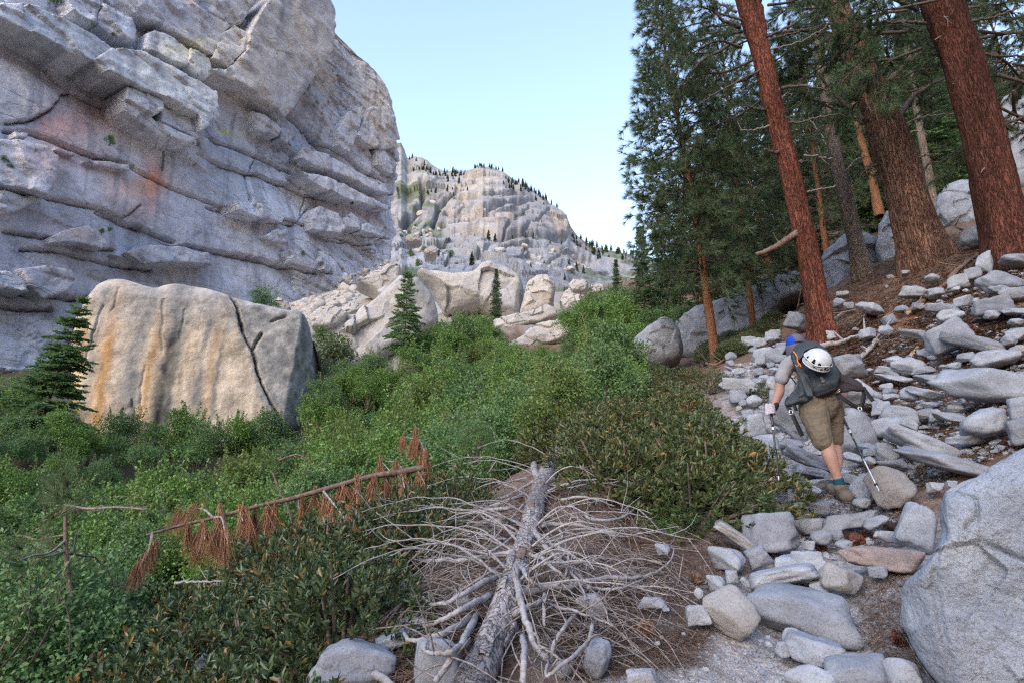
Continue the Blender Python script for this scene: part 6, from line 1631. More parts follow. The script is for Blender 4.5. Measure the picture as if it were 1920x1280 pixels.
# young bare pine at the lower left
yp = base(128, 1140, 4.1)
t = thing('young_pine', 'young pine with bare grey lower branches and a soft green top', 'tree', at(133, 1145, 4.1))
o = np.array(t.location)
mb = MB(); tp = spline(np.array([at(x, y, 4.1) for x, y in zl([(330, 960), (315, 890), (298, 760), (292, 620), (290, 490)])]) - o, 20)
tube(mb, tp, np.linspace(.019, .010, 20), 8, wob=.08); obj('trunk', mb.mesh('trunk', M['brownwood']), t)
for k, pl in enumerate([[(290, 620), (230, 630), (160, 640), (100, 622)], [(292, 645), (220, 700), (150, 712), (80, 735)], [(300, 700), (360, 712), (420, 720), (447, 750)], [(296, 490), (400, 505), (520, 498), (650, 508)], [(312, 880), (280, 910), (240, 980)], [(312, 885), (270, 890), (235, 940)], [(320, 900), (370, 920), (400, 965)], [(296, 760), (260, 790), (230, 826)], [(304, 820), (250, 840), (210, 880)], [(292, 690), (220, 715), (150, 718)], [(292, 500), (240, 540), (190, 560)]]):
    mb = MB(); P = spline(np.array([at(x, y, 4.1 + .12 * j * (-1) ** k) for j, (x, y) in enumerate(zl(pl))]) - o, 14)
    tube(mb, P, np.linspace(.010, .003, 14), 5, wob=.1); obj('branch', mb.mesh('branch', M['twig' if k % 2 else 'brownwood']), t)
mb = MB(); r_ = np.random.default_rng(8)
c_ = np.concatenate([np.array([at(x, y, 4.1 + dy) for x, y, dy in [(110, 940, 0), (130, 930, .1), (118, 920, 0), (120, 960, -.1), (95, 965, .1), (140, 965, 0), (105, 925, 0), (125, 905, 0), (85, 950, 0), (150, 945, .1), (100, 905, .1), (118, 890, 0), (70, 1030, 0), (45, 1045, .1), (25, 1055, 0), (60, 1060, -.1), (95, 1020, 0), (35, 1025, 0), (80, 1000, .1), (20, 1040, .1)]]) - o])
tufts(mb, c_, unit(r_.normal(size=c_.shape) * .5 + [0, 0, .9]), 70, .15, .0035, .6, r_); obj('crown', mb.mesh('crown', M['leaf_sage']), t)

# ------------------------------------------------------------------ small far conifers
def far_tree(seed):
    r = np.random.default_rng(seed); mb = MB()
    n = 150
    h = r.uniform(.08, 1, n) ** .85
    an = r.uniform(0, 6.28, n); R = (1 - h) ** .8 * .26 + .015
    c = np.stack([0 * h, 0 * h, h], -1); d = np.stack([np.cos(an), np.sin(an), -.35 + 0 * h], -1)
    R = R * r.uniform(.6, 1.25, n)
    leaves(mb, c, unit(d), R, .07 + .10 * R, r, hexa=False, fold=.3)
    tube(mb, [[0, 0, -.05], [0, 0, .97]], [.022, .004], 5)
    return mb.mesh('far_tree', M['needle_far'])
FT = [far_tree(i) for i in range(5)]
r_ = np.random.default_rng(77)
def far_row(poly, n, hpx, where):
    for x, y in rand_in(zb(poly), n, r_):
        p = dome_pt(x, y)
        h = hpx * r_.uniform(.55, 1.3) * p[1] / F / 2.37
        obj('conifer', FT[r_.integers(5)], None, p - np.array([0, 0, .4]), (r_.normal(0, .03), r_.normal(0, .03), r_.uniform(0, 6)), (h * r_.uniform(.85, 1.35), h, h), label='small dark conifer ' + where, category='tree', group='conifers on the dome and its ridges')
far_row([(860, 240), (925, 235), (945, 262), (1000, 285), (1040, 290), (1130, 290), (1120, 310), (1040, 330), (960, 320), (900, 300)], 34, 34, 'on the ridge left of the dome summit')
far_row([(900, 290), (1000, 300), (1080, 310), (1050, 380), (960, 400), (920, 340)], 14, 30, 'on the rocky flank left of the dome')
far_row([(1150, 268), (1215, 262), (1300, 280), (1310, 300), (1250, 285), (1170, 285)], 22, 24, 'along the summit of the dome')
far_row([(1275, 300), (1340, 325), (1450, 375), (1530, 430), (1545, 455), (1450, 420), (1360, 385), (1280, 370)], 46, 34, 'on the right shoulder of the dome')
far_row([(1585, 560), (1640, 590), (1720, 640), (1800, 660), (1860, 670), (1860, 720), (1760, 700), (1690, 690), (1600, 630)], 60, 36, 'on the wooded ridge right of the dome')
far_row([(1020, 380), (1060, 360), (1130, 350), (1140, 380), (1060, 410)], 9, 34, 'left of the upper walls of the dome')
for x, y, h, w in [(1225, 580, 52, 'left of a pair on the ledge below the dark wall of the dome'), (1255, 580, 62, 'taller of a pair on the ledge below the dark wall of the dome'), (1148, 725, 80, 'pale green beside the bushes at the mouth of the gully'), (1410, 750, 46, 'on the slabs above the cream block'), (1610, 740, 50, 'on the slabs right of the cream block'), (1640, 765, 42, 'low on the slabs right of the cream block'),
                   (1385, 600, 34, 'under the dark wall of the dome'), (1420, 605, 36, 'second under the dark wall of the dome'), (1495, 618, 22, 'small on the lower slabs'), (1545, 618, 22, 'at the right end of the lower slabs'), (1580, 715, 34, 'above the small bleached boulder'), (1560, 780, 38, 'behind the cream block'), (1000, 690, 40, 'at the edge of the gully bushes'), (1470, 700, 26, 'in the middle of the lower slabs'), (1330, 600, 24, 'left under the dark wall of the dome'), (1160, 560, 20, 'at the left end of the ledge')]:
    (x2, y2), = zb([(x, y)])
    p = dome_pt(x2, y2); hh = h * p[1] / F / 2.37
    obj('conifer', FT[int(x) % 5], None, p - np.array([0, 0, .3]), (0, 0, x), (hh * 1.2, hh * 1.2, hh), label='single conifer ' + w, category='tree', group='conifers on the dome and its ridges')
# ------------------------------------------------------------------ the fallen log
M['bark_dead'] = bark_mat('weathered_log_bark', (0.38, 0.36, 0.36), (0.28, 0.255, 0.25), (0.075, 0.055, 0.047), 12.0, 0.012, 0.8)
def on_ground(pts, lift):
    """Pixels lying 'lift' metres nearer than the ground along their rays (so standing off it)."""
    H = hit([p[0] for p in pts], [p[1] for p in pts])
    Y = H[:, 1] - np.asarray(lift) * np.ones(len(pts))
    return np.array([at(x, y, yy) for (x, y), yy in zip(pts, Y)])

def smooth_on_ground(pts, lift, n):
    P = on_ground(pts, lift)
    Y = P[:, 1].copy()
    for _ in range(2):
        if len(Y) > 2: Y[1:-1] = (Y[:-2] + 2 * Y[1:-1] + Y[2:]) / 4
    P = np.array([at(x, y, yy) for (x, y), yy in zip(pts, Y)])
    return spline(P, n)

LOGPX = [(870, 1330), (893, 1268), (925, 1195), (952, 1120), (972, 1060), (990, 1005), (1003, 950), (1018, 905), (1030, 880), (1045, 850)]
LOGW = [78, 72, 60, 52, 45, 41, 38, 36, 34, 30]
_lp = on_ground(LOGPX, .16)
_ly = np.interp(np.arange(10), np.arange(10), _lp[:, 1])
_pf = np.polyfit(np.arange(10), np.log(_ly), 3)
_ly = np.exp(np.polyval(_pf, np.arange(10)))
log = thing('fallen_log', 'long pale fallen log with dead grey branches pointing up the slope', 'log', at(950, 1120, _ly[3]))
lo_ = np.array(log.location)
LP = np.array([at(x, y, Y) for (x, y), Y in zip(LOGPX, _ly)])
ldep = (LP - CAM) @ np.array([0, _cp, _sp])
LQ = spline(np.hstack([LP, (np.array(LOGW) / 2 * ldep / F)[:, None]]), 150)
def build_log():
    c, r = LQ[:, :3], LQ[:, 3]
    sides = 36
    T = unit(np.gradient(c, axis=0)); A = unit(np.cross(T, [0, 0, 1.0])); B = np.cross(T, A)
    th = np.linspace(0, 2 * math.pi, sides, endpoint=False)
    s = np.r_[0, np.cumsum(np.linalg.norm(np.diff(c, axis=0), axis=1))]
    q = np.stack([np.cos(th)[None] * 1.2 + 0 * s[:, None], np.sin(th)[None] * 1.2 + 0 * s[:, None], s[:, None] * 3.5 + 0 * th[None]], -1)
    st = vnoise(np.stack([np.cos(th)[None] * 1.6 + 0 * s[:, None], np.sin(th)[None] * 1.6 + 0 * s[:, None], s[:, None] * 5 + 0 * th[None]], -1), 5)
    plate = np.where(st > -.15, 1.0, .90)
    R = r[:, None] * plate * (1 + .05 * fbm(q, 4, 3))
    v = c[:, None] + R[..., None] * (np.cos(th)[None, :, None] * A[:, None] + np.sin(th)[None, :, None] * B[:, None])
    i = np.arange(149)[:, None] * sides; j = np.arange(sides)[None]
    qd = np.stack([i + j, i + (j + 1) % sides, i + sides + (j + 1) % sides, i + sides + j], -1).reshape(-1, 4)
    obj('trunk', mesh('trunk', v.reshape(-1, 3) - lo_, [qd], M['bark_dead']), log)
    # bare wood where the bark has come off, and lifting bark plates at the near end
    rr = np.random.default_rng(6)
    for k in range(26):
        j = int(rr.uniform(4, 78) if k < 18 else rr.uniform(70, 140))
        a0 = rr.uniform(-2.6, .4); wd, ln = rr.uniform(.35, .8), rr.integers(3, 9)
        jj = np.arange(j, min(j + ln, 149)); aa = np.linspace(a0, a0 + wd, 7)
        g = []
        for u, jx in enumerate(jj):
            lift = .006 + .035 * (u / len(jj)) ** 2 * rr.uniform(.2, 1)
            g.append(c[jx] + (r[jx] * 1.02 + lift) * (np.cos(aa)[:, None] * A[jx] + np.sin(aa)[:, None] * B[jx]) + rr.normal(0, .003, (7, 3)))
        g = np.array(g); m = len(jj)
        top = g.reshape(-1, 3)
        i = np.arange(m - 1)[:, None] * 7; jn = np.arange(6)[None]
        q2 = np.stack([i + jn, i + jn + 1, i + 7 + jn + 1, i + 7 + jn], -1).reshape(-1, 4)
        me = mesh('bark_plate', top - lo_, [q2], M['bark_dead' if k % 4 else 'brownwood'], True)
        o = obj('bark_plate', me, log)
        sm = o.modifiers.new('thick', 'SOLIDIFY'); sm.thickness = .006
    for (j0, j1, a0, wd) in [(8, 26, 2.3, .8), (20, 30, 1.5, .6), (60, 66, 1.8, .5)]:
        mb = MB(); jj = np.arange(j0, j1); aa = np.linspace(a0, a0 + wd, 8); m = len(jj)
        g = np.array([c[jx] + (r[jx] * 1.035) * (np.cos(aa)[:, None] * A[jx] + np.sin(aa)[:, None] * B[jx]) + rr.normal(0, .002, (8, 3)) for jx in jj])
        i = np.arange(m - 1)[:, None] * 8; jn = np.arange(7)[None]
        obj('bare_wood', mesh('bare_wood', g.reshape(-1, 3) - lo_, [np.stack([i + jn, i + jn + 1, i + 8 + jn + 1, i + 8 + jn], -1).reshape(-1, 4)], M['rawwood']), log)
build_log()
LIMBS = [([(1065, 505), (950, 500), (840, 520), (700, 510), (615, 490)], 22, 8), ([(1040, 435), (900, 450), (800, 480), (640, 500), (540, 540)], 14, 6), ([(1030, 650), (900, 670), (750, 690), (560, 690), (490, 680)], 22, 10), ([(985, 760), (880, 800), (760, 870), (670, 905), (570, 860)], 20, 8),
    ([(920, 855), (830, 900), (720, 960), (640, 1000), (600, 1000)], 22, 12), ([(830, 965), (740, 1020), (650, 1060), (560, 1070), (495, 1050)], 24, 10), ([(820, 1080), (740, 1120), (650, 1130), (600, 1110)], 20, 9), ([(855, 950), (800, 1060), (730, 1170), (650, 1280)], 22, 14),
    ([(1030, 870), (1130, 830), (1290, 815), (1450, 780), (1650, 770), (1770, 710), (1800, 640), (1780, 620)], 30, 5), ([(1040, 625), (1045, 760), (1070, 900), (1110, 1040), (1190, 1170)], 20, 12), ([(1155, 460), (1130, 520), (1180, 620), (1290, 720), (1370, 790)], 18, 8), ([(1160, 570), (1260, 640), (1370, 710), (1410, 730)], 16, 7),
    ([(1170, 520), (1330, 520), (1430, 545), (1530, 565)], 18, 8), ([(1260, 400), (1380, 390), (1520, 430)], 12, 5), ([(1060, 710), (1110, 790), (1160, 830)], 16, 9), ([(1110, 660), (1180, 690), (1260, 760), (1320, 800)], 15, 8), ([(1020, 950), (1110, 910), (1180, 880)], 22, 14), ([(1340, 930), (1270, 1020), (1220, 1100), (1210, 1180)], 14, 8),
    ([(1410, 1000), (1380, 1090), (1250, 1200), (1190, 1240), (1200, 1160)], 14, 8), ([(1390, 820), (1520, 830), (1650, 780)], 12, 6), ([(1130, 200), (1130, 260), (1150, 300)], 10, 7), ([(1170, 230), (1185, 310)], 10, 7), ([(1130, 310), (1060, 350), (980, 390), (890, 400), (820, 365)], 12, 5), ([(1090, 370), (1010, 400), (900, 440), (760, 500)], 14, 6),
    ([(1090, 295), (1000, 315), (940, 320)], 8, 4), ([(1370, 470), (1440, 500), (1560, 480), (1660, 400)], 12, 6), ([(1250, 540), (1290, 650), (1280, 760), (1240, 810)], 9, 6), ([(1190, 600), (1350, 800), (1380, 880)], 12, 6), ([(1200, 900), (1330, 940), (1450, 970), (1520, 1000)], 10, 5), ([(1075, 1050), (1080, 1150), (1075, 1290)], 20, 18), ([(990, 700), (900, 760), (760, 840)], 9, 4),
    ([(1050, 560), (930, 640), (760, 650)], 9, 4), ([(1180, 850), (1180, 920), (1185, 1000)], 13, 9), ([(1110, 1000), (1150, 1080), (1240, 1160), (1330, 1180)], 9, 5), ([(1000, 590), (860, 560), (700, 570), (540, 560)], 9, 4), ([(1150, 330), (1290, 330), (1400, 300)], 7, 3), ([(1080, 420), (960, 560), (900, 640)], 7, 3)]
rl = np.random.default_rng(31)
for k, (pl, w0, w1) in enumerate(LIMBS):
    n = len(pl); q2 = spline(np.array([(x, y, 0.) for x, y in zg(pl)]), 8 * n); px = [tuple(q) for q in q2[:, :2]]
    d0 = LP[np.argmin(np.abs(np.array([q[1] for q in LOGPX]) - px[0][1]))][1]
    g = hit([p[0] for p in px], [p[1] for p in px])[:, 1]
    lift = np.interp(np.linspace(0, 1, 8 * n), [0, .4, 1], [.26, .50, .34]) * rl.uniform(.75, 1.25)
    Y = g - lift; Y[0] = d0 if abs(d0 - Y[0]) < .9 else Y[0]
    for _ in range(12): Y[1:-1] = (Y[:-2] + 2 * Y[1:-1] + Y[2:]) / 4
    Y[2:] = np.minimum(Y[2:], g[2:] - .12)
    for _ in range(3): Y[1:-1] = (Y[:-2] + 2 * Y[1:-1] + Y[2:]) / 4
    P = np.array([at(x, y, yy) for (x, y), yy in zip(px, Y)])
    P[2:] += rl.normal(0, .0012, (8 * n - 2, 3)) + fbm(P[2:] * 9, 2, k)[:, None] * .008
    mb = MB(); sc = P[0, 1] / F / 2.56 / 2 * .92
    tube(mb, P - lo_, np.linspace(w0, w1, 8 * n) * sc * 1.45, 7, wob=.10)
    obj('branch', mb.mesh('branch', M['deadwood']), log)
    br = MB()
    for _ in range(5):
        j = rl.integers(8, 8 * n); d = unit(rl.normal(size=3) + [0, 0, .1]); ln = rl.uniform(.06, .3)
        tube(br, spline([P[j] - lo_, P[j] - lo_ + d * ln * .5 + rl.normal(0, .02, 3), P[j] - lo_ + d * ln], 5), [.005, .004, .0035, .003, .002], 4, cap=False)
    obj('twig', br.mesh('twig', M['twig']), log, kind='stuff')

# finer bleached limbs fanning out on both sides
rl = np.random.default_rng(44)
_c = LQ[:, :3]; _T = unit(np.gradient(_c, axis=0)); _A = unit(np.cross(_T, [0, 0, 1.0]))
for k in range(34):
    j = int(rl.uniform(28, 140)); sd = -1 if k % 2 else 1
    d = unit((_A[j] * sd * 1.0 + _T[j] * rl.uniform(-.65, .35))[None])[0]; d[2] *= .3
    L = rl.uniform(.45, 1.25); t = np.linspace(0, 1, 22)[:, None]
    bend = unit(np.cross(d, [0, 0, 1.0])[None])[0] * rl.uniform(-.35, .35) * L
    P = _c[j] + d * L * t + bend * t * t + np.array([0, 0, 1.0]) * (rl.uniform(.10, .26) * np.sin(np.pi * t * .8))
    P[2:, 2] = np.maximum(P[2:, 2], ground(P[2:, 0], P[2:, 1]) + .05 + .05 * np.sin(np.pi * t[2:, 0]))
    P[2:] += fbm(P[2:] * 7, 2, 60 + k)[:, None] * .012
    mb = MB(); r0 = rl.uniform(.006, .012)
    tube(mb, P - lo_, np.linspace(r0, .0025, 22), 6, wob=.1)
    for q in range(4):
        i0 = rl.integers(6, 21); e = unit((d + rl.normal(0, .6, 3))[None])[0]; ln = rl.uniform(.10, .35)
        tube(mb, spline([P[i0] - lo_, P[i0] - lo_ + e * ln * .5 + rl.normal(0, .015, 3), P[i0] - lo_ + e * ln], 6), np.linspace(.004, .0015, 6), 4, cap=False)
    obj('branch', mb.mesh('branch', M['deadwood']), log)

# dead twigs and needles heaped along the log, under the bush and on the bank: nobody could count them
def twig_heap(name, polys, mat, seed, rmin=.0018, rmax=.0042, lmin=.2, lmax=.8, curl=1.5, rise=.16):
    r = np.random.default_rng(seed); mb = MB()
    for poly, n in polys:
        H = hit(*np.array(rand_in(poly, n, r)).T)
        for h in H:
            L = r.uniform(lmin, lmax); an = r.uniform(0, 6.28)
            d = np.array([math.cos(an), math.sin(an), 0]); s = np.array([-d[1], d[0], 0])
            t = np.linspace(-.5, .5, 6)[:, None]
            P = h + d * t * L + s * (curl * L * (t * t - .1)) * r.uniform(-1, 1)
            P[:, 2] = ground(P[:, 0], P[:, 1]) + r.uniform(.01, .03) + rise * r.uniform(0, 1) * (1 - 4 * t[:, 0] ** 2) * L / lmax + rise * .8 * r.uniform(-.2, 1) * (t[:, 0] + .5)
            tube(mb, P, np.linspace(1, .5, 6) * r.uniform(rmin, rmax), 4, cap=False)
    obj(name, mb.mesh(name, mat), kind='stuff')
twig_heap('dead_twig_litter', [(zg([(860, 180), (1130, 150), (1150, 300), (1080, 480), (960, 700), (620, 720), (560, 560), (800, 480), (880, 340)]), 150), (zg([(560, 720), (1000, 640), (900, 900), (700, 1200), (520, 1100), (600, 900)]), 120), (zg([(1450, 900), (1750, 700), (1850, 900), (1500, 1270), (1300, 1270)]), 70),
    (zg([(1180, 300), (1480, 420), (1800, 560), (1820, 700), (1500, 900), (1450, 1100), (1100, 1270), (1050, 1000), (1100, 700)]), 260), (zg([(1600, 200), (1890, 300), (1890, 600), (1650, 420)]), 60), ([(1470, 600), (1600, 590), (1700, 610), (1690, 660), (1560, 640)], 70), ([(1430, 560), (1560, 470), (1540, 560), (1450, 600)], 60)], M['twig'], 3)

# stick lying on the white rock, and other loose sticks
def stick(name, label, px, w0, w1, mat, lift=.05, cat='branch', jag=.004, twigs=3, Y=None):
    P = smooth_on_ground(px, lift, 7 * len(px)) if Y is None else spline(np.array([at(x, y, Y) for x, y in px]), 7 * len(px))
    r = np.random.default_rng(int(px[0][0] * 7 + px[0][1]))
    dep = np.linalg.norm(P - CAM, axis=1)
    o = P.mean(0); mb = MB()
    P = P + r.normal(0, jag, P.shape)
    tube(mb, P - o, np.linspace(w0, w1, len(P)) / 2 * dep / F, 8, wob=.12)
    for _ in range(twigs):
        j = r.integers(3, len(P)); d = unit(r.normal(size=3) + [0, 0, .3]); ln = r.uniform(.05, .25) * dep[j] / 5
        tube(mb, spline([P[j] - o, P[j] - o + d * ln], 4), np.array([.7, .5, .4, .2]) * w1 / 2 * dep[j] / F, 5)
    return obj(name, mb.mesh(name, M[mat]), None, o, label=label, category=cat)
z1 = zoomer(1320, 560, 6.4); z2 = zoomer(1600, 560, 5.819); z6 = zoomer(1640, 380, 5.818)
stick('dead_branch', 'smooth grey stick lying across the white rock at the bottom edge', zg([(145, 1030), (185, 1088), (250, 1145), (340, 1215), (450, 1290)]), 9, 13, 'deadwood', .12)
stick('fallen_branch', 'thick grey fallen branch right of the front pine foot', z1([(1360, 580), (1500, 545), (1620, 530), (1760, 480), (1930, 425)]), 10, 7, 'deadwood', .1)
stick('fallen_branch', 'knotty pale fallen branch in the litter beside the brown dead bough', z2([(70, 650), (150, 570), (215, 510), (240, 450)]), 8, 6, 'deadwood', .08)
stick('split_wood', 'pale splintered piece of wood in the brown litter', z2([(85, 425), (160, 440), (270, 462)]), 8, 6, 'rawwood', .06, 'wood', twigs=0)
stick('broken_stick', 'short orange-brown stick left of the ridged slabs', z2([(615, 625), (660, 580), (705, 535)]), 5, 5, 'rawwood', .04, 'stick', twigs=0)
stick('fallen_limb', 'long dark fallen limb running up the slope to the rightmost pine', z6([(365, 1205), (480, 1110), (640, 985), (790, 890), (850, 790), (960, 690), (1060, 615), (1200, 550)]), 11, 5, 'brownwood', .1, twigs=5)
stick('split_wood', 'orange split wood at the lower end of the long dark limb', z6([(350, 1215), (410, 1175), (460, 1140)]), 7, 5, 'rawwood', .12, 'wood', twigs=0)
stick('dead_branch', 'thin dark branch lying across the slope beside the long dark limb', z6([(380, 1130), (500, 1132), (620, 1128)]), 4, 2.5, 'limb', .12)
stick('dead_branch', 'crooked dark branch between the two thickest trunks', z6([(760, 290), (870, 275), (960, 290), (1050, 320)]), 3, 2, 'limb', .15)
stick('dead_branch', 'forked dark branch in front of the pale rock between the thickest trunks', z6([(720, 135), (840, 165), (950, 170), (1020, 215), (1100, 210), (1190, 110)]), 2.5, 2, 'limb', .3)
stick('dead_branch', 'white curved stick standing up left of the blue cap', z1([(305, 525), (320, 580), (375, 630)]), 4, 6, 'deadwood', .12, twigs=0)
stick('dead_branch', 'long grey stick lying left of the grey shirt', z1([(560, 820), (640, 775), (740, 745), (790, 740)]), 3.5, 2.5, 'deadwood', .06)
stick('dead_branch', 'brown stick lying below the slim orange-barked pine', z1([(30, 775), (140, 790), (250, 720)]), 6, 3, 'brownwood', .05)
stick('dead_branch', 'pale root-like sticks above the trail left of the front pine', z1([(700, 190), (820, 160), (960, 130), (1190, 60)]), 3.5, 2, 'deadwood', .08)
stick('dead_branch', 'weathered plank-like branch left of the front pine foot', z1([(960, 220), (1080, 180), (1200, 150)]), 6, 4, 'brownwood', .1)
stick('dead_branch', 'pale leaning stick against the left side of the front pine', z1([(1120, 360), (1180, 300), (1240, 240)]), 7, 5, 'deadwood', .1)
stick('dead_branch', 'silvery branching twig right of the front pine', z1([(1480, 310), (1560, 250), (1660, 170), (1830, 130)]), 3, 1.5, 'deadwood', .15, twigs=6)
stick('dead_branch', 'bare stick rising from the brown dead bough', z2([(20, 320), (130, 200), (230, 160), (300, 40)]), 3, 2, 'limb', .2, twigs=5)
stick('dead_branch', 'pale curved root beside the small cone on the left litter', zg([(1780, 780), (1830, 815), (1900, 825), (1960, 790)]), 4, 3, 'deadwood', .04)
stick('dead_branch', 'short brown twig lying on the stones above the saddle-shaped stone', [(1516, 972), (1520, 960), (1523, 952)], 5, 5, 'rawwood', .04, 'stick', twigs=0)
stick('dead_branch', 'grey dead branch sticking out of the gold-tipped bushes', zg([(1650, 350), (1630, 270), (1660, 200), (1720, 300)]), 6, 3, 'twig', .5)
stick('dead_branch', 'short grey stick on the litter between log and trail', zg([(1590, 1075), (1640, 1160)]), 6, 6, 'deadwood', .03, 'stick', twigs=0)

# ------------------------------------------------------------------ the dead leaning sapling with hanging brown needles
PX = zl([(1905, 318), (1800, 338), (1650, 362), (1500, 402), (1300, 458), (1150, 492), (950, 545), (800, 580), (650, 622)])
YS = np.linspace(5.6, 4.7, len(PX))
sap = thing('dead_sapling', 'dead leaning sapling trunk with hanging tufts of brown needles over the bushes', 'dead tree', at(PX[4][0], PX[4][1], YS[4]))
so = np.array(sap.location)
SP = spline(np.array([at(x, y, Y) for (x, y), Y in zip(PX, YS)]), 60)
mb = MB(); tube(mb, SP - so, np.linspace(.031, .009, 60), 9, wob=.06); obj('trunk', mb.mesh('trunk', M['brownwood']), sap)
rs = np.random.default_rng(12)
def sp_at(zx):
    x = zl([(zx, 0)])[0][0]
    return SP[np.argmin(np.abs(proj(SP)[0] - x))]
def hang(pts, n=90, L=.25, w=.0034, spread=.32):
    mb = MB(); P = spline(np.array(pts), 12) - so
    c = P[rs.integers(3, 11, n // 3)] + rs.normal(0, .012, (n // 3, 3))
    tufts(mb, c, unit(np.tile([[0, 0, -1.0]], (n // 3, 1)) + .35 * unit(P[-1] - P[0]) + rs.normal(0, .16, (n // 3, 3))), 6, L, w, spread, rs)
    obj('needle_tuft', mb.mesh('needle_tuft', M['needle_dead']), sap)
for (pl, ntuft) in [([(675, 618), (660, 690), (625, 750)], 150), ([(825, 575), (850, 620), (875, 690)], 170), ([(945, 530), (900, 505), (850, 515), (790, 560), (775, 600)], 190), ([(945, 535), (985, 545), (1000, 610), (1015, 660)], 230), ([(900, 570), (910, 610), (910, 640)], 130), ([(1075, 515), (1080, 560)], 120), ([(1140, 500), (1130, 560), (1120, 600)], 200),
                    ([(1175, 495), (1195, 600), (1200, 680)], 240), ([(1230, 480), (1215, 540)], 120), ([(1325, 450), (1330, 500), (1350, 540)], 90), ([(1430, 430), (1480, 480), (1530, 550), (1520, 610)], 230), ([(1430, 440), (1470, 520), (1480, 570)], 220), ([(1510, 400), (1550, 450), (1590, 500)], 200), ([(1520, 420), (1500, 480)], 160),
                    ([(1570, 395), (1620, 440), (1650, 490)], 160), ([(1600, 400), (1580, 440)], 110), ([(1700, 350), (1730, 400), (1770, 450)], 90), ([(1740, 370), (1710, 430), (1700, 450)], 130), ([(1780, 350), (1800, 420)], 110), ([(1660, 380), (1650, 440)], 80), ([(1850, 340), (1890, 400)], 80), ([(1390, 430), (1420, 450)], 60)]:
    Y = sp_at(pl[0][0])[1]
    dy = rs.uniform(-.12, .12)
    P = [at(x, y, Y + dy * k) for k, (x, y) in enumerate(zl(pl))]; P[0] = sp_at(pl[0][0])
    mb = MB(); tube(mb, spline(P, 12) - so, np.linspace(.010, .004, 12), 6); obj('branch', mb.mesh('branch', M['deadwood']), sap)
    P = [P[0]] + [q + rs.normal(0, .03, 3) + np.array([0, 0, -rs.uniform(-.03, .06)]) for q in P[1:]]
    hang(P, int(ntuft * rs.uniform(.7, 2.0)), rs.uniform(.18, .34), .0036, rs.uniform(.25, .55))
for pl, tips in [([(1740, 345), (1700, 300), (1690, 290)], [(1690, 300)]), ([(1790, 330), (1760, 300), (1710, 292)], [(1760, 312)]), ([(1880, 320), (1900, 260), (1880, 240)], [(1890, 260)])]:
    Y = sp_at(pl[0][0])[1]; P = [at(x, y, Y) for x, y in zl(pl)]
    mb = MB(); tube(mb, spline(P, 10) - so, np.linspace(.008, .003, 10), 5); obj('branch', mb.mesh('branch', M['deadwood']), sap)
    for tp in tips:
        q = at(*zl([tp])[0], Y); hang([q + [0, 0, .03], q, q - [0, 0, .05]], 130, .15)
# its upturned top shoot
top = [at(x, y, 5.6) for x, y in zg([(620, 215), (605, 170), (580, 115), (545, 105), (500, 100)])]
mb = MB(); tube(mb, spline(top, 16) - so, np.linspace(.012, .004, 16), 6); obj('branch', mb.mesh('branch', M['deadwood']), sap)
for tx, ty in [(560, 85), (500, 120), (545, 155), (570, 130), (590, 205), (625, 260)]:
    q = at(*zg([(tx, ty - 10)])[0], 5.6); hang([q + [0, 0, .03], q, q - [0, 0, .05]], 140, .13)
# thin sticks in the thicket
for k, (pl, lab) in enumerate([([(1210, 335), (1240, 420), (1280, 500), (1300, 580)], 'thin tan stick leaning behind the dead sapling'), ([(300, 515), (450, 497), (560, 500), (660, 505)], 'reddish bare branch across the thicket behind the young pine'), ([(480, 838), (540, 850), (600, 868)], 'short dark branch below the hanging tufts'), ([(780, 835), (860, 830), (1010, 826)], 'pale thin twig lying on the leathery bushes'),
                               ([(712, 290), (690, 340), (670, 375)], 'orange stick in the thicket below the streaked boulder'), ([(1240, 290), (1320, 265), (1390, 300)], 'thin tan arching branch right below the streaked boulder')]):
    stick('dead_branch', lab, zl(pl), 4, 2, 'deadwood' if k == 3 else 'brownwood', 0, Y=(9, 6.0, 4.6, 4.2, 20, 17)[k])
stick('dead_sapling', 'thin bare grey stem standing at the right border of the thicket', [(1168, 690), (1167, 640), (1164, 612)], 3, 1.5, 'deadwood', 0, 'dead tree', Y=22)
stick('dead_sapling', 'thin tan stem leaning in the thicket below the pinkish slab', zb([(1665, 1000), (1650, 1050), (1640, 1080)]), 3, 2, 'rawwood', 0, 'dead tree', Y=22)
# ------------------------------------------------------------------ the hiker
def plain(name, col, rough=.8, spec=.25, bscale=120, bstr=.25, bd=.003, var=.12, metal=0):
    m, nt, b = new_mat(name, rough, spec)
    tc = nd(nt, 'ShaderNodeTexCoord')
    n = noise_n(nt, tc.outputs['Object'], bscale, 4, .6)
    n2 = noise_n(nt, tc.outputs['Object'], 9, 4, .6)
    c = mix(nt, ramp(nt, n2, [(.3, 0.0), (.7, 1.0)]), tuple(x * (1 - var) for x in col), tuple(min(1, x * (1 + var)) for x in col))
    nt.links.new(c, b.inputs['Base Color']); b.inputs['Metallic'].default_value = metal
    bump(nt, b, n, bstr, bd)
    return m
M['skin'] = plain('skin', (.33, .195, .15), .55, .35, 160, .15, .001)
M['shirt'] = plain('heather_grey_cloth', (.27, .27, .29), .9, .1, 220, .4, .002, .14)
M['shorts'] = plain('olive_tan_cloth', (.150, .125, .094), .9, .1, 200, .3, .002, .14)
M['pack'] = plain('slate_nylon', (.032, .042, .050), .6, .3, 260, .3, .0015, .2)
M['pack_black'] = plain('black_nylon', (.016, .016, .019), .65, .25, 260, .3, .0015, .2)
M['pack_warm'] = plain('charcoal_nylon', (.035, .030, .034), .75, .2, 260, .3, .0015, .2)
M['helmet'] = plain('white_helmet_shell', (.50, .53, .55), .38, .45, 30, .05, .001, .06)
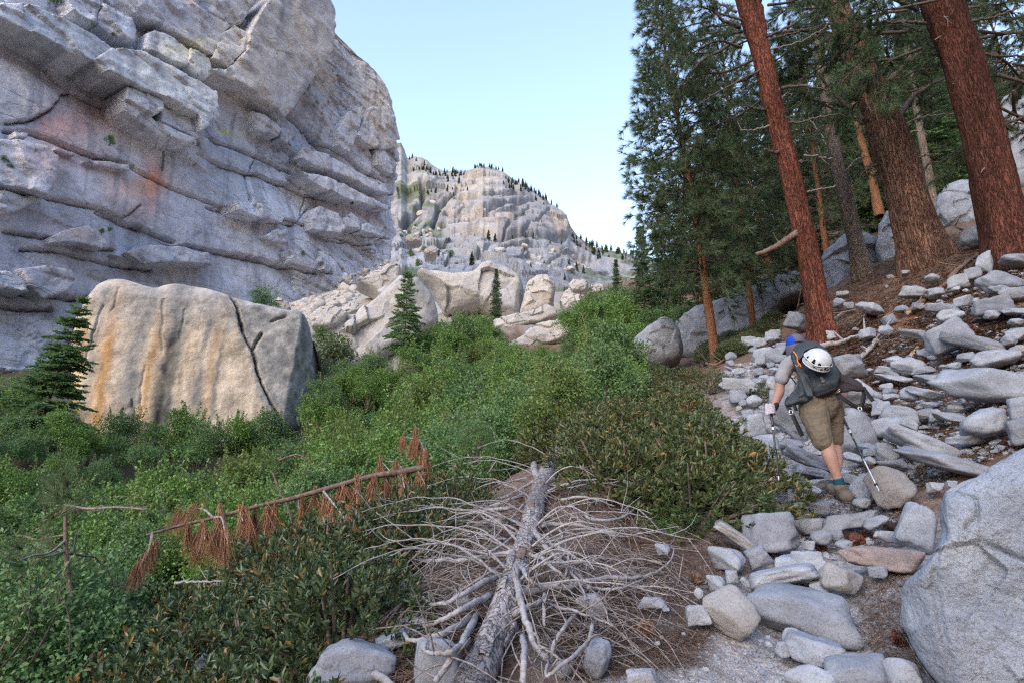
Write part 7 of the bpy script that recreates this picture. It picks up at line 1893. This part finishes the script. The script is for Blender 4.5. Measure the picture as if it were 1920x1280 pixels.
M['dark'] = plain('dark_foam', (.012, .013, .014), .9, .1)
M['blue'] = plain('blue_cloth', (.016, .065, .42), .8, .15)
M['capgrey'] = plain('mauve_grey_cloth', (.115, .105, .135), .85, .15)
M['orange'] = plain('orange_cord', (.62, .21, .035), .6, .3)
M['glove'] = plain('pale_glove', (.40, .38, .43), .8, .2)
M['sock'] = plain('teal_sock', (.012, .058, .082), .95, .1, 300, .5, .002)
M['shoe'] = plain('brown_suede', (.125, .105, .090), .9, .15, 150, .4, .002, .2)
M['sole'] = plain('dark_rubber', (.055, .047, .042), .8, .25)
M['carbon'] = plain('black_pole', (.02, .021, .026), .35, .5)
M['silver'] = plain('silver_tube', (.55, .57, .62), .35, .5, metal=.6)
M['label'] = plain('grey_print', (.22, .23, .25), .7, .2)

STEP = [o for b, o, k in BOXES if 'under the boots' in o['label'] and 'right of' not in o['label']][0]
YH = STEP.location.y - 0.10
SPX = F / 5.5                               # pixels per metre near him, for radii
def H(x, y, d=0.0):
    return at(1360 + x / 3.3675, 600 + y / 3.3675, YH + d)
def H2(x, y, d=0.0):                         # from the closer crop of the legs
    return at(1420 + x / 5.817, 740 + y / 5.817, YH + d)
def H3(x, y, d=0.0):                         # from the closer crop of the pack
    return at(1440 + x / 7.11, 620 + y / 7.11, YH + d)
K = YH / 5.6                                 # all radii below are for 5.6 m
hiker = thing('person', 'hiker in grey shirt and tan shorts leaning forward up the trail with two poles', 'person', H2(950, 1235, 0))
hiker_o = np.array(hiker.location)

def solid(name, mat, parent, chains, voxel=.008, smooth=6, org=None, displace=None):
    """One continuous surface out of overlapping chains of (point, radius[, flat]) joints."""
    org = hiker_o if org is None else org
    mb = MB()
    d, f = ico(3)
    for ch in chains:
        P = np.array([c[0] for c in ch]); r = np.array([c[1] for c in ch]) * K
        if len(ch) == 1:
            s = np.array(ch[0][2]) if len(ch[0]) > 2 else np.ones(3)
            mb.add(P[0] + d * r[0] * s - org, f); continue
        n = 8 * (len(ch) - 1) + 1
        Q = spline(np.hstack([P, r[:, None]]), n) if len(ch) > 2 else np.hstack([np.linspace(P[0], P[1], n), np.linspace(r[0], r[1], n)[:, None]])
        tube(mb, Q[:, :3] - org, Q[:, 3], 16)
        for c, rr in ((P[0], r[0]), (P[-1], r[-1])):
            if len(ch[0]) > 2 and ch[0][2] == 'flat': continue
            mb.add(c + d * rr * .98 - org, f)
    o = obj(name, mb.mesh(name, mat), parent if parent else None)
    if not parent: o.location = org
    m = o.modifiers.new('union', 'REMESH'); m.mode = 'VOXEL'; m.voxel_size = voxel; m.use_smooth_shade = True
    if smooth:
        m = o.modifiers.new('soft', 'SMOOTH'); m.iterations = smooth; m.factor = .5
    if displace:
        t = bpy.data.textures.new(name + '_folds', 'CLOUDS'); t.noise_scale = displace[0]; t.noise_depth = 2
        m = o.modifiers.new('folds', 'DISPLACE'); m.texture = t; m.strength = displace[1]; m.mid_level = .5; m.texture_coords = 'LOCAL'
    return o

hd = H(446, 158, .48)
fw = unit(np.array([[-.12, .9, -.25]]))[0]
body = solid('body', M['skin'], hiker, [
    [(hd, .095, (.86, 1.0, 1.12))], [(hd + fw * .085 * K, .05)], [(hd + fw * .108 * K + [0, 0, -.012], .017)], [(hd + np.array([-.083, .01, -.02]) * K, .024, (.4, 1, 1.3))], [(hd + np.array([.083, .01, -.02]) * K, .024, (.4, 1, 1.3))],
    [(hd + [0, -.02, -.05], .06), (H(470, 225, .40), .062), (H(510, 280, .34), .08)],
    [(H(560, 500, .16), .13), (H(550, 400, .26), .14), (H(530, 300, .34), .13)],
    [(H(385, 290, .34), .062), (H(345, 400, .36), .052), (H(341, 452, .35), .050), (H(318, 510, .30), .041), (H(303, 552, .27), .032)],
    [(H(668, 285, .34), .06), (H(720, 350, .40), .05), (H(752, 410, .42), .046), (H(745, 470, .34), .042), (H(728, 540, .26), .032)],
    [(H(560, 545, .12), .11), (H(600, 660, .07), .09), (H(632, 765, .03), .068), (H(648, 810, .02), .064), (H(662, 862, .0), .067), (H(690, 940, -.01), .050), (H(714, 1010, -.01), .041), (H(722, 1060, -.01), .045)],
    [(H(665, 545, .18), .10), (H(690, 660, .24), .085), (H(694, 760, .27), .06), (H(700, 830, .22), .056), (H(702, 900, .16), .055), (H(692, 980, .11), .042), (H(684, 1035, .10), .040), (H(680, 1070, .10), .042)]], .007, 4)

def glove(ctr, side, name, axis, grip_r=.017):
    """Palm, four fingers and a thumb closed round a pole grip."""
    a = unit(np.array([axis]))[0]; s = np.array([side, 0, 0]); f = unit(np.array([np.cross(a, s)]))[0]
    if f[1] < 0: f = -f
    ch = [[(ctr - s * .034 + a * .035, .022), (ctr - s * .036 - a * .03, .022)], [(ctr - s * .03 + a * .05, .026), (H(303, 548, .27) if side > 0 else H(728, 540, .26), .03)]]
    for k, ln in enumerate((.9, 1.0, .95, .8)):
        c0 = ctr + a * (.036 - .022 * k)
        pts = []
        for q in np.linspace(0, 1, 5):
            an = -2.7 + q * 4.0 * ln
            pts.append((c0 + (s * math.cos(an) + f * math.sin(an)) * (grip_r + .012) * 1.15, .0105 - .0022 * q))
        ch.append(pts)
    ch.append([(ctr - s * .03 + a * .045 - f * .015, .014), (ctr - s * .012 + a * .055 - f * .03, .0125), (ctr + s * .012 + a * .052 - f * .026, .0105)])
    return solid(name, M['glove'], hiker, ch, .0045, 3)
pl_t, pl_b = H(286, 548, .255), H(338, 1012, .10)
gl = pl_t + (pl_b - pl_t) * .055
glove(gl, 1, 'glove', pl_t - pl_b)
pr_t, pr_b = H(716, 560, .22), H(972, 1078, -.28)
glove(pr_t + (pr_b - pr_t) * .03, -1, 'glove', pr_t - pr_b)
solid('cuff', M['pack_black'], hiker, [[(H(318, 535, .275), .036), (H(306, 556, .268), .037)]], .006, 2)

shirt = solid('shirt', M['shirt'], hiker, [
    [(H(590, 500, .18), .150), (H(570, 420, .25), .160), (H(550, 330, .32), .155), (H(530, 270, .36), .135)],
    [(H(470, 265, .35), .11), (H(400, 282, .34), .082), (H(366, 340, .345), .074), (H(354, 372, .345), .073)],
    [(H(600, 262, .36), .11), (H(660, 275, .35), .08), (H(700, 318, .37), .070), (H(712, 335, .38), .069)],
    [(H(468, 225, .40), .075), (H(500, 262, .36), .11)]], .008, 3, displace=(.05, .012))
shorts = solid('shorts', M['shorts'], hiker, [
    [(H(600, 455, .18), .150), (H(602, 500, .165), .172), (H(600, 545, .15), .165)],
    [(H(555, 520, .12), .135), (H(560, 580, .09), .138), (H(585, 670, .06), .117), (H(603, 735, .035), .098), (H(613, 768, .03), .090)],
    [(H(655, 520, .17), .125), (H(672, 580, .19), .112), (H(688, 680, .22), .088), (H(694, 755, .24), .074)],
    [(H(540, 515, .06), .095)], [(H(660, 520, .08), .09)]], .008, 3, displace=(.035, .016))
# pocket welt and hems
mb = MB(); tube(mb, spline([H(655, 492, -.035), H(690, 496, -.01), H(722, 500, .05)], 8) - hiker_o, .004, 6); obj('pocket', mb.mesh('pocket', M['shorts']), hiker)

# cap with a neck flap
dcap, fcap = ico(4)
def shell(name, mat, ctr, rad, sel, scale=1.0, parent=hiker, thick=.003, rot=None):
    v = dcap.copy()
    keep = sel(v)
    f = fcap[keep[fcap].all(1)]
    p = v * np.array(rad) * scale * K
    if rot is not None: p = p @ rot.T
    o = obj(name, mesh(name, p + ctr - hiker_o, [f], mat), parent)
    s = o.modifiers.new('thick', 'SOLIDIFY'); s.thickness = thick
    return o
cr = (.098, .115, .120)
shell('cap', M['capgrey'], hd + [0, 0, .008], cr, lambda v: v[:, 2] > -.12)
shell('cap_side', M['blue'], hd + [0, 0, .008], cr, lambda v: (v[:, 2] > -.30) & (v[:, 0] < -.50), 1.025)
shell('cap_side', M['blue'], hd + [0, 0, .008], cr, lambda v: (v[:, 2] > -.02) & (v[:, 0] > .74), 1.025)
shell('cap_band', M['pack_black'], hd + [0, 0, .008], cr, lambda v: (np.abs(v[:, 2] + .02) < .11) & (v[:, 1] < .1) & (v[:, 0] > -.5) & (v[:, 0] < .8), 1.035)
shell('neck_flap', M['capgrey'], hd + [-.008, -.005, -.05], (.105, .115, .17), lambda v: (v[:, 2] < .30) & (v[:, 2] > -.72) & (v[:, 1] < .45), 1.0)
mb = MB(); tube(mb, [hd + fw * .06 * K, hd + fw * .19 * K + [0, 0, -.01]], [.085 * K, .06 * K], 20, flat=.12); me = mb.mesh('cap_brim', M['capgrey']); me.transform(Matrix.Translation(-Vector(hiker_o))); obj('cap_brim', me, hiker)

# shoes and socks
def shoe(ankle, heel, toe, k):
    d = unit((toe - heel)[None])[0]; up = np.array([0, 0, 1.0])
    m = heel * .5 + toe * .5
    sh = solid('shoe', M['shoe'], hiker, [[(heel + up * .050, .060), (heel * .65 + toe * .35 + up * .055, .060), (heel * .3 + toe * .7 + up * .04, .053), (toe + up * .03, .042)], [(ankle + up * .005, .056), (heel * .8 + toe * .2 + up * .055, .058)]], .006, 3, displace=(.02, .006))
    mb = MB(); side = unit(np.cross(d, up)[None])[0]
    P = spline([heel - d * .035 + up * .004, heel * .6 + toe * .4 + up * .004, toe + d * .03 + up * .010], 12)
    tube(mb, P - hiker_o, np.array([.030, .042, .046, .046, .044, .043, .044, .046, .047, .045, .038, .026]) * K, 14, flat=.30)
    obj('sole', mb.mesh('sole', M['sole']), sh)
    for q in (.25, .5):
        c = heel * (1 - q) + toe * q + up * .05
        mb = MB(); th = np.linspace(0, 6.28, 16)
        tube(mb, c + side * -.049 * K + np.cos(th)[:, None] * d * .020 + np.sin(th)[:, None] * up * .016 - hiker_o, .004, 5, cap=False)
        obj('overlay', mb.mesh('overlay', M['sole']), sh)
    return sh
shoe(H(724, 1058, -.01), H(772, 1150, -.04), H(716, 1128, .15), 0)
shoe(H(682, 1058, .10), H(702, 1100, .08), H(664, 1088, .28), 1)
solid('sock', M['sock'], hiker, [[(H(716, 1012, -.01), .049), (H(722, 1048, -.01), .050)]], .006, 2)
solid('sock', M['sock'], hiker, [[(H(684, 1030, .10), .047), (H(682, 1052, .10), .048)]], .006, 2)

# backpack
pk_o = H(570, 330, .06)
pack = thing('backpack', 'dark slate backpack with loose hip belt flaps on the back of the hiker', 'backpack', pk_o)
def pouch(name, outline, dY, th, mat, seed, back=1.0, **kw):
    o = traced(name, [(1360 + x / 3.3675, 600 + y / 3.3675) for x, y in outline], YH + dY, th * K, mat, seed=seed, nz=(.010, 11), nseg=120, nring=34, back=back, lean=.35, **kw)
    o.parent = pack; o.location = Vector(o.location) - Vector(pk_o)
    return o
pouch('main_bag', [(412, 222), (430, 185), (455, 163), (520, 143), (580, 150), (642, 192), (690, 262), (728, 345), (712, 440), (650, 468), (560, 492), (500, 500), (462, 470), (452, 420), (470, 365), (445, 300)], .10, .11, M['pack'], 41, 1.0, p=3.5, fac=(10, .018, .15))
pouch('hip_flap', [(462, 372), (500, 400), (540, 450), (558, 492), (520, 518), (470, 522), (430, 540), (382, 546), (366, 520), (392, 486), (432, 446), (452, 410)], .06, .045, M['pack'], 42, 1.0, p=3, fac=(8, .02, .3))
pouch('hip_flap', [(676, 262), (708, 300), (742, 344), (790, 366), (850, 398), (880, 430), (862, 447), (790, 444), (732, 452), (702, 452), (690, 380)], .07, .05, M['pack_warm'], 43, 1.0, p=3, fac=(6, .012, .2))
pouch('front_pocket', [(566, 350), (620, 352), (680, 340), (700, 400), (702, 440), (640, 470), (580, 490), (552, 470), (540, 430)], -.01, .035, M['pack_black'], 44, .8, p=3.5)
pouch('lid', [(436, 196), (462, 168), (520, 148), (575, 152), (590, 172), (545, 186), (500, 208), (478, 250), (462, 268), (444, 240)], .03, .03, M['pack'], 45, .8, p=3)
pouch('side_panel', [(414, 222), (440, 214), (472, 290), (520, 350), (552, 420), (560, 480), (520, 480), (470, 380), (440, 300)], .0, .022, M['pack'], 46, .8, p=3)
mb = MB(); tube(mb, spline([H(500, 350, -.06), H(530, 400, -.075), H(548, 450, -.08), H(552, 485, -.06)], 16) - pk_o, .0035, 6); obj('seam', mb.mesh('seam', M['pack_black']), pack)
mb = MB(); tube(mb, spline([H3(338, 270, -.02), H3(385, 340, -.045), H3(395, 410, -.05), H3(430, 450, -.06), H3(440, 480, -.06)], 20) - pk_o, [.006] * 20, 6)
tube(mb, spline([H3(395, 410, -.05), H3(405, 455, -.05), H3(380, 470, -.05), H3(365, 450, -.04)], 14) - pk_o, .003, 5); obj('cord', mb.mesh('cord', M['orange']), pack)
mb = MB(); tube(mb, spline([H3(900, 745, -.03), H3(925, 780, -.04), H3(930, 820, -.03), H3(905, 800, -.03)], 14) - pk_o, .008, 6); obj('cord_loop', mb.mesh('cord_loop', M['orange']), pack)
mb = MB(); tube(mb, spline([H3(925, 755, -.03), H3(960, 790, -.04), H3(935, 825, -.03)], 10) - pk_o, .003, 5); obj('cord_loop', mb.mesh('cord_loop', M['silver']), pack)
def strap(name, pts, w, mat='pack_black', parent=pack):
    P = spline(np.array(pts), 24) - pk_o
    T = unit(np.gradient(P, axis=0)); s = unit(np.cross(T, np.array([[0, 1.0, 0]])))
    a, b = P + s * w / 2, P - s * w / 2
    n = len(P); i = np.arange(n - 1)[:, None]
    o = obj(name, mesh(name, np.vstack([a, b]), [np.hstack([i, i + 1, i + 1 + n, i + n])], M[mat]), parent)
    m = o.modifiers.new('thick', 'SOLIDIFY'); m.thickness = .004
    return o
strap('strap', [H2(330, 130, .02), H2(370, 190, .0), H2(420, 300, -.02), H2(490, 445, -.02)], .036)
strap('strap', [H2(395, 105, .04), H2(412, 140, .03), H2(425, 175, .03)], .03)
strap('strap', [H3(925, 830, .0), H3(1000, 900, -.03), H3(1100, 970, -.04), H3(1210, 1030, -.03)], .036)
strap('strap', [H3(1265, 760, .03), H3(1275, 850, .0), H3(1255, 960, -.02), H3(1225, 1025, -.03)], .036)
strap('strap', [H3(1265, 745, .03), H3(1320, 830, .0), H3(1400, 935, -.02)], .036)
strap('shoulder_strap', [H3(285, 590, .16), H3(330, 650, .14), H3(375, 710, .12)], .012)
for c in (H2(368, 190, -.005), H3(1225, 1040, -.035)):
    mb = MB()
    for dx in (-.014, .014): tube(mb, [c + [dx, 0, -.018] - pk_o, c + [dx, 0, .018] - pk_o], .005, 6)
    tube(mb, [c + [-.016, 0, .016] - pk_o, c + [.016, 0, .016] - pk_o], .005, 6); tube(mb, [c + [-.016, 0, -.016] - pk_o, c + [.016, 0, -.016] - pk_o], .005, 6)
    obj('buckle', mb.mesh('buckle', M['silver']), pack)
# the grey maker's lettering that runs down the pocket
mk = MB()
def ms(a, b):
    tube(mk, [H3(*a, -.085) - pk_o, H3(*b, -.085) - pk_o], .0035, 5)
for a, b in [((700, 622), (732, 616)), ((712, 634), (738, 628)), ((700, 622), (704, 640)), ((706, 652), (748, 640)), ((712, 668), (750, 652)), ((748, 640), (750, 654)), ((716, 682), (756, 664)), ((734, 674), (750, 682)), ((734, 672), (752, 660))]: ms(a, b)
obj('print', mk.mesh('print', M['label']), pack)

# climbing helmet strapped to the pack
hc = H(582, 258, -.10)
helmet = thing('helmet', 'white climbing helmet with dark vents fixed on the back of the pack', 'helmet', hc)
ax_h = unit(np.array([[.10, -.72, .69]]))[0]          # where its top points: up and towards the camera
def hel(e):                                            # local shell coordinates (x, y, top) to the world
    xx = unit(np.cross(np.array([[0, 1.0, 0.2]]), ax_h[None]))[0]; yy = np.cross(ax_h, xx)
    return e[..., 0:1] * xx + e[..., 1:2] * yy + e[..., 2:3] * ax_h
RH = np.array([.128, .140, .125]) * K
vv = dcap[:, :] * RH
kp = dcap[:, 2] > -.30
o = obj('shell', mesh('shell', hel(vv), [fcap[kp[fcap].all(1)]], M['helmet']), helmet)
o.modifiers.new('thick', 'SOLIDIFY').thickness = .006
kp2 = dcap[:, 2] > -.25
obj('liner', mesh('liner', hel(vv * .93), [fcap[kp2[fcap].all(1)]], M['dark']), helmet)
def on_shell(az, el, k=1.006):
    az, el = np.asarray(az, float), np.asarray(el, float)
    return hel(np.stack([np.cos(el) * np.sin(az), np.cos(el) * np.cos(az), np.sin(el)], -1) * RH * k)
probe = on_shell(np.linspace(0, 2 * math.pi, 361)[:-1], np.full(360, .15))
down = np.linspace(0, 2 * math.pi, 361)[:-1][np.argmin(probe[:, 2])]
for a0, e0, pts in [(0, .0, [(-.10, .02), (0, -.10), (.10, .02), (0, .20)]), (-.45, 0, [(-.18, .04), (.16, .12), (-.05, .42), (-.16, .34)]), (.45, 0, [(.18, .04), (-.16, .12), (.05, .42), (.16, .34)]), (-.95, 0, [(-.16, .12), (.12, .10), (.06, .52), (-.10, .55)]), (.95, 0, [(.16, .12), (-.12, .10), (-.06, .52), (.10, .55)]),
                    (-1.6, 0, [(-.14, .10), (.14, .10), (.06, .45), (-.08, .45)]), (1.6, 0, [(-.14, .10), (.14, .10), (.06, .45), (-.08, .45)]), (-.28, 0, [(-.14, -.10), (.13, -.12), (.02, .02)]), (.28, 0, [(.14, -.10), (-.13, -.12), (-.02, .02)]), (-.75, 0, [(-.2, -.08), (.2, -.10), (-.02, .02)]), (.75, 0, [(.2, -.08), (-.2, -.10), (.02, .02)])]:
    p = np.array(pts); m = 7
    c = p.mean(0); ring = []
    for s in np.linspace(1, 0.02, 5):
        for i in range(len(p)):
            for t in np.linspace(0, 1, m, endpoint=False):
                q = p[i] * (1 - t) + p[(i + 1) % len(p)] * t
                ring.append(c + (q - c) * s)
    R_ = np.array(ring); n = len(p) * m
    i = np.arange(4)[:, None] * n; j = np.arange(n)[None]
    q = np.stack([i + j, i + (j + 1) % n, i + n + (j + 1) % n, i + n + j], -1).reshape(-1, 4)
    obj('vent', mesh('vent', on_shell(down + a0 + R_[:, 0], e0 + R_[:, 1], 1.008), [q], M['dark']), helmet)
mb = MB(); th = np.linspace(0, 2 * math.pi, 49)
tube(mb, on_shell(th, np.full(49, -.27), 1.0), .006, 6, cap=False); obj('rim', mb.mesh('rim', M['helmet']), helmet)
mb = MB(); tube(mb, on_shell(th, .17 + .05 * np.cos(4 * (th - down)), 1.012), .005, 6, cap=False); obj('rib', mb.mesh('rib', M['helmet']), helmet)

# trekking poles
def pole(label, a, b, tipm):
    t = thing('trekking_pole', label, 'trekking pole', b)
    d = b - a; L = np.linalg.norm(d); u = d / L
    def seg(nm, q0, q1, r0, r1, mat):
        mb = MB(); tube(mb, spline([a + d * q0 - b, a + d * q1 - b], 6), np.linspace(r0, r1, 6) * K, 10); obj(nm, mb.mesh(nm, M[mat]), t)
    seg('grip', -.03, .12, .017, .014, 'pack_black'); seg('grip_top', -.055, -.02, .020, .019, 'pack_black'); seg('foam', .12, .27, .0135, .012, 'carbon'); seg('shaft', .27, .62, .0095, .009, 'carbon'); seg('lock', .285, .325, .015, .015, 'silver'); seg('lower_shaft', .62, .93, .0075, .007, tipm)
    seg('lock', .60, .635, .013, .013, 'carbon'); seg('tip', .92, 1.0, .008, .004, 'silver'); seg('basket', .925, .94, .018, .012, 'pack_black'); seg('stripe', .36, .40, .0100, .0099, 'cone_red' if 'cone_red' in M else 'shoe')
pole('left trekking pole planted straight down beside the square block', pl_t, pl_b, 'carbon')
pole('right trekking pole slanting back with a silver lower section', pr_t, pr_b, 'silver')
# ------------------------------------------------------------------ pine cones
m_, nt_c, b_c = new_mat('cone_scale', .7, .25)
g_ = nd(nt_c, 'ShaderNodeNewGeometry')
nt_c.links.new(ramp(nt_c, g_.outputs['Random Per Island'], [(0, (.045, .026, .018)), (.6, (.12, .065, .042)), (1, (.26, .15, .095))]), b_c.inputs['Base Color'])
M['cone'] = m_
m2, nt2, b2 = new_mat('cone_scale_red', .7, .25)
g2 = nd(nt2, 'ShaderNodeNewGeometry')
nt2.links.new(ramp(nt2, g2.outputs['Random Per Island'], [(0, (.05, .018, .012)), (.6, (.13, .045, .026)), (1, (.22, .085, .05))]), b2.inputs['Base Color'])
M['cone_red'] = m2
def cone_mesh(mat, seed, openk):
    r = np.random.default_rng(seed)
    core, sc = MB(), MB()
    tube(core, [[0, 0, z] for z in np.linspace(-1, .95, 9)], [.25, .42, .48, .46, .42, .35, .26, .17, .05], 9)
    n = 130
    for k in range(n):
        q = k / n; z = -.95 + 1.9 * q; an = k * 2.39996
        R = .62 * math.sin(math.pi * min(1, .18 + q * .80)) ** .7
        o = np.array([math.cos(an), math.sin(an), 0]); s = np.array([-o[1], o[0], 0])
        out = unit((o + np.array([0, 0, openk - .9 + q * 1.2]))[None])[0]
        a = o * R * .55 + [0, 0, z]; L = .26 + R * .35; w = .16
        tip = a + out * L
        v = [a - s * w * .5, a + s * w * .5, tip + s * w, tip - s * w, tip + out * .07 + [0, 0, -.05]]
        sc.add(np.array(v) + r.normal(0, .01, (5, 3)), [[3, 2, 4]], [[0, 1, 2, 3]])
    return core.mesh('cone_core', M['sole']), sc.mesh('cone_scales', mat, False)
CONE = [cone_mesh(M['cone'], 1, .6), cone_mesh(M['cone_red'], 2, .35), cone_mesh(M['cone'], 3, .9)]
for k, (x, y, s, w, lab) in enumerate([(1213, 1180, 46, 0, 'big open cone on the brown litter left of the white-grey gravel'), (1303, 1087, 28, 2, 'open cone beside the pale curved root'), (1493, 985, 26, 1, 'reddish cone in the gap behind the saddle-shaped stone'), (1535, 1024, 24, 1, 'red-brown cone standing upright on the trail below the boots'), (1590, 1006, 22, 0, 'crumbled cone left of the pink-brown slab'),
        (1608, 1014, 30, 1, 'chewed red-brown cone above the pink-brown slab'), (1624, 1004, 24, 1, 'red cone under the front of the flat step stone'), (1624, 949, 28, 2, 'open cone just right of the heel'), (1674, 988, 34, 0, 'brown cone wedged against the tall grey stone'), (1750, 1238, 62, 2, 'largest open cone at the foot of the huge corner boulder'), (1563, 1268, 28, 0, 'half-hidden cone under the angular flat stone at the bottom'),
        (1647, 868, 26, 0, 'dark cone left of the large rough block'), (1634, 880, 22, 0, 'dark cone above the big round tan stone'), (1682, 689, 26, 1, 'red-brown cone lying on the stones left of the round pale stone'), (1737, 678, 18, 1, 'red cone right of the round pale stone'), (1830, 671, 22, 2, 'open cone left of the rounded grey stone on the slope'), (1819, 621, 24, 1, 'reddish cone on the long grey rock'),
        (1446, 893, 20, 1, 'red-brown cone beside the tip of the left trekking pole'), (1724, 575, 16, 1, 'red cone at the end of the orange split wood'), (1700, 1200, 40, 1, 'red-brown piece of cone in the gravel by the huge corner boulder'), (1305, 915, 22, 1, 'cone caught in the twigs below the gold-tipped bushes'), (1633, 594, 18, 1, 'cone in the twigs of the brown dead bough'), (1655, 842, 14, 1, 'small dark cone in the needles above the round tan stone')]):
    h = hit1(x, y + s * .2)
    dep = np.linalg.norm(h - CAM); sc = s / 2 * dep / F * .8
    t = thing('pine_cone', lab, 'pine cone', h + np.array([0, -.02, sc * .5]), 'pine cones on the ground', (rad(70 + 23 * (k % 3)), rad(k * 40 % 50), k * 1.7), sc)
    obj('core', CONE[w][0], t); s_ = obj('scales', CONE[w][1], t); s_['kind'] = 'stuff'

# ------------------------------------------------------------------ brown dead bough on the slope
bh = hit1(1680, 632)
bough = thing('dead_bough', 'fallen pine bough with a fan of brown needles lying on the slope', 'dead branch', bh)
mb = MB()
bp = spline(on_ground(z2([(300, 430), (420, 330), (520, 250), (600, 200)]), .12), 14) - bh
tube(mb, bp, np.linspace(.02, .006, 14), 6)
for pl in ([(330, 400), (360, 300), (400, 140)], [(420, 330), (420, 230), (440, 100)], [(480, 280), (540, 220), (600, 260)]):
    tube(mb, spline(on_ground(z2(pl), .16), 8) - bh, np.linspace(.010, .004, 8), 5)
obj('branch', mb.mesh('branch', M['limb']), bough)
mb = MB(); rb = np.random.default_rng(3)
for pl, n in (([(330, 420), (430, 330), (560, 240)], 40), ([(340, 380), (380, 250), (410, 130)], 34), ([(430, 320), (440, 200), (450, 110)], 34), ([(480, 290), (560, 260), (620, 240)], 30), ([(400, 380), (500, 340), (590, 330)], 26)):
    P = spline(on_ground(z2(pl), .16), n) - bh
    d = unit(np.gradient(P, axis=0) * [1, .4, 1])
    tufts(mb, P + rb.normal(0, .02, P.shape), unit(d + [.5, 0, -.1]), 22, .24, .006, .45, rb)
obj('needles', mb.mesh('needles', M['needle_dead']), bough)

# ------------------------------------------------------------------ fallen needles, gravel, small plants: nobody could count them
def litter(name, polys, mat, seed, L=(.06, .14), w=.0032):
    r = np.random.default_rng(seed); mb = MB()
    for poly, n in polys:
        P = np.array(poly); pts = np.empty((0, 2))
        while len(pts) < n:
            q = r.uniform(P.min(0), P.max(0), (n * 2, 2)); pts = np.vstack([pts, q[inpoly(q[:, 0], q[:, 1], poly)]])
        h = hit(pts[:n, 0], pts[:n, 1])
        h[:, 2] += r.uniform(.002, .022, n)
        an = r.uniform(0, 6.28, n); l = r.uniform(*L, n)
        d = np.stack([np.cos(an), np.sin(an), r.normal(0.02, .12, n)], -1)
        gx = h + d * l[:, None]; gx[:, 2] = np.maximum(gx[:, 2], ground(gx[:, 0], gx[:, 1]) + .003)
        s = np.stack([-d[:, 1], d[:, 0], 0 * an], -1) * w * np.clip(np.linalg.norm(h - CAM, axis=1) / 6, .7, 2.2)[:, None]
        mb.add(np.stack([h - s, h + s, gx + s * .4, gx - s * .4], 1).reshape(-1, 3), None, np.arange(n * 4).reshape(-1, 4))
    obj(name, mb.mesh(name, mat, False), kind='stuff')
litter('needle_litter', [([(1480, 600), (1640, 500), (1780, 440), (1920, 420), (1920, 700), (1780, 680), (1660, 740), (1600, 700)], 26000), ([(1420, 640), (1640, 600), (1680, 860), (1560, 800), (1400, 760)], 6000), ([(1640, 700), (1920, 640), (1920, 840), (1700, 930), (1600, 900)], 9000), ([(1200, 930), (1340, 960), (1400, 1060), (1300, 1250), (1060, 1280), (1040, 1100)], 9000), ([(620, 1180), (900, 950), (980, 1000), (880, 1280), (640, 1280)], 5000), ([(1440, 880), (1700, 880), (1700, 1040), (1460, 1040)], 2500), ([(1600, 1100), (1700, 1060), (1760, 1260), (1640, 1270)], 1200)], M['litter'], 1)

def gravel(name, polys, mat, seed, smin, smax):
    r = np.random.default_rng(seed); mb = MB()
    d, f = ico(1)
    for poly, n in polys:
        P = np.array(poly); pts = np.empty((0, 2))
        while len(pts) < n:
            q = r.uniform(P.min(0), P.max(0), (n * 2, 2)); pts = np.vstack([pts, q[inpoly(q[:, 0], q[:, 1], poly)]])
        h = hit(pts[:n, 0], pts[:n, 1])
        s = (smin + (smax - smin) * r.uniform(0, 1, n) ** 3)[:, None]
        sc = s * r.uniform(.6, 1.2, (n, 3)) * [1, 1, .6]
        v = h[:, None] + d[None] * sc[:, None] * r.uniform(.75, 1.2, (n, len(d), 1))
        mb.add(v.reshape(-1, 3), (f[None] + (np.arange(n) * len(d))[:, None, None]).reshape(-1, 3))
    obj(name, mb.mesh(name, mat, False), kind='stuff')
gravel('gravel', [([(1180, 1180), (1320, 1090), (1440, 1060), (1560, 1000), (1640, 1060), (1700, 1100), (1700, 1280), (1150, 1280)], 3800), ([(1060, 1280), (1100, 1180), (1250, 1100), (1340, 1040), (1400, 1100), (1300, 1280)], 1800), ([(1440, 880), (1660, 880), (1700, 1040), (1460, 1040)], 1000), ([(1380, 680), (1460, 680), (1560, 860), (1440, 880)], 900)], M['granite'], 4, .003, .016)
gravel('stone_rubble', [([(1600, 680), (1760, 560), (1920, 500), (1920, 840), (1700, 920), (1600, 860)], 1500), ([(1380, 680), (1460, 640), (1560, 700), (1560, 860), (1440, 880)], 700), ([(1440, 880), (1700, 880), (1700, 1040), (1460, 1040)], 260)], M['granite'], 9, .015, .085)
for k, (poly, n) in enumerate([([(1390, 600), (1440, 585), (1470, 600), (1400, 650), (1350, 660)], 26), ([(1310, 640), (1380, 630), (1380, 665), (1320, 680)], 16)]):
    for (x, y) in rand_in(poly, n):
        h = hit1(x, y)
        shrub(LB[int(x) % 5], h - np.array([0, 0, .1]), .75, x, 'low dark bush under the slim orange pines', 'low bushes under the slim orange pines', 'low_bush')
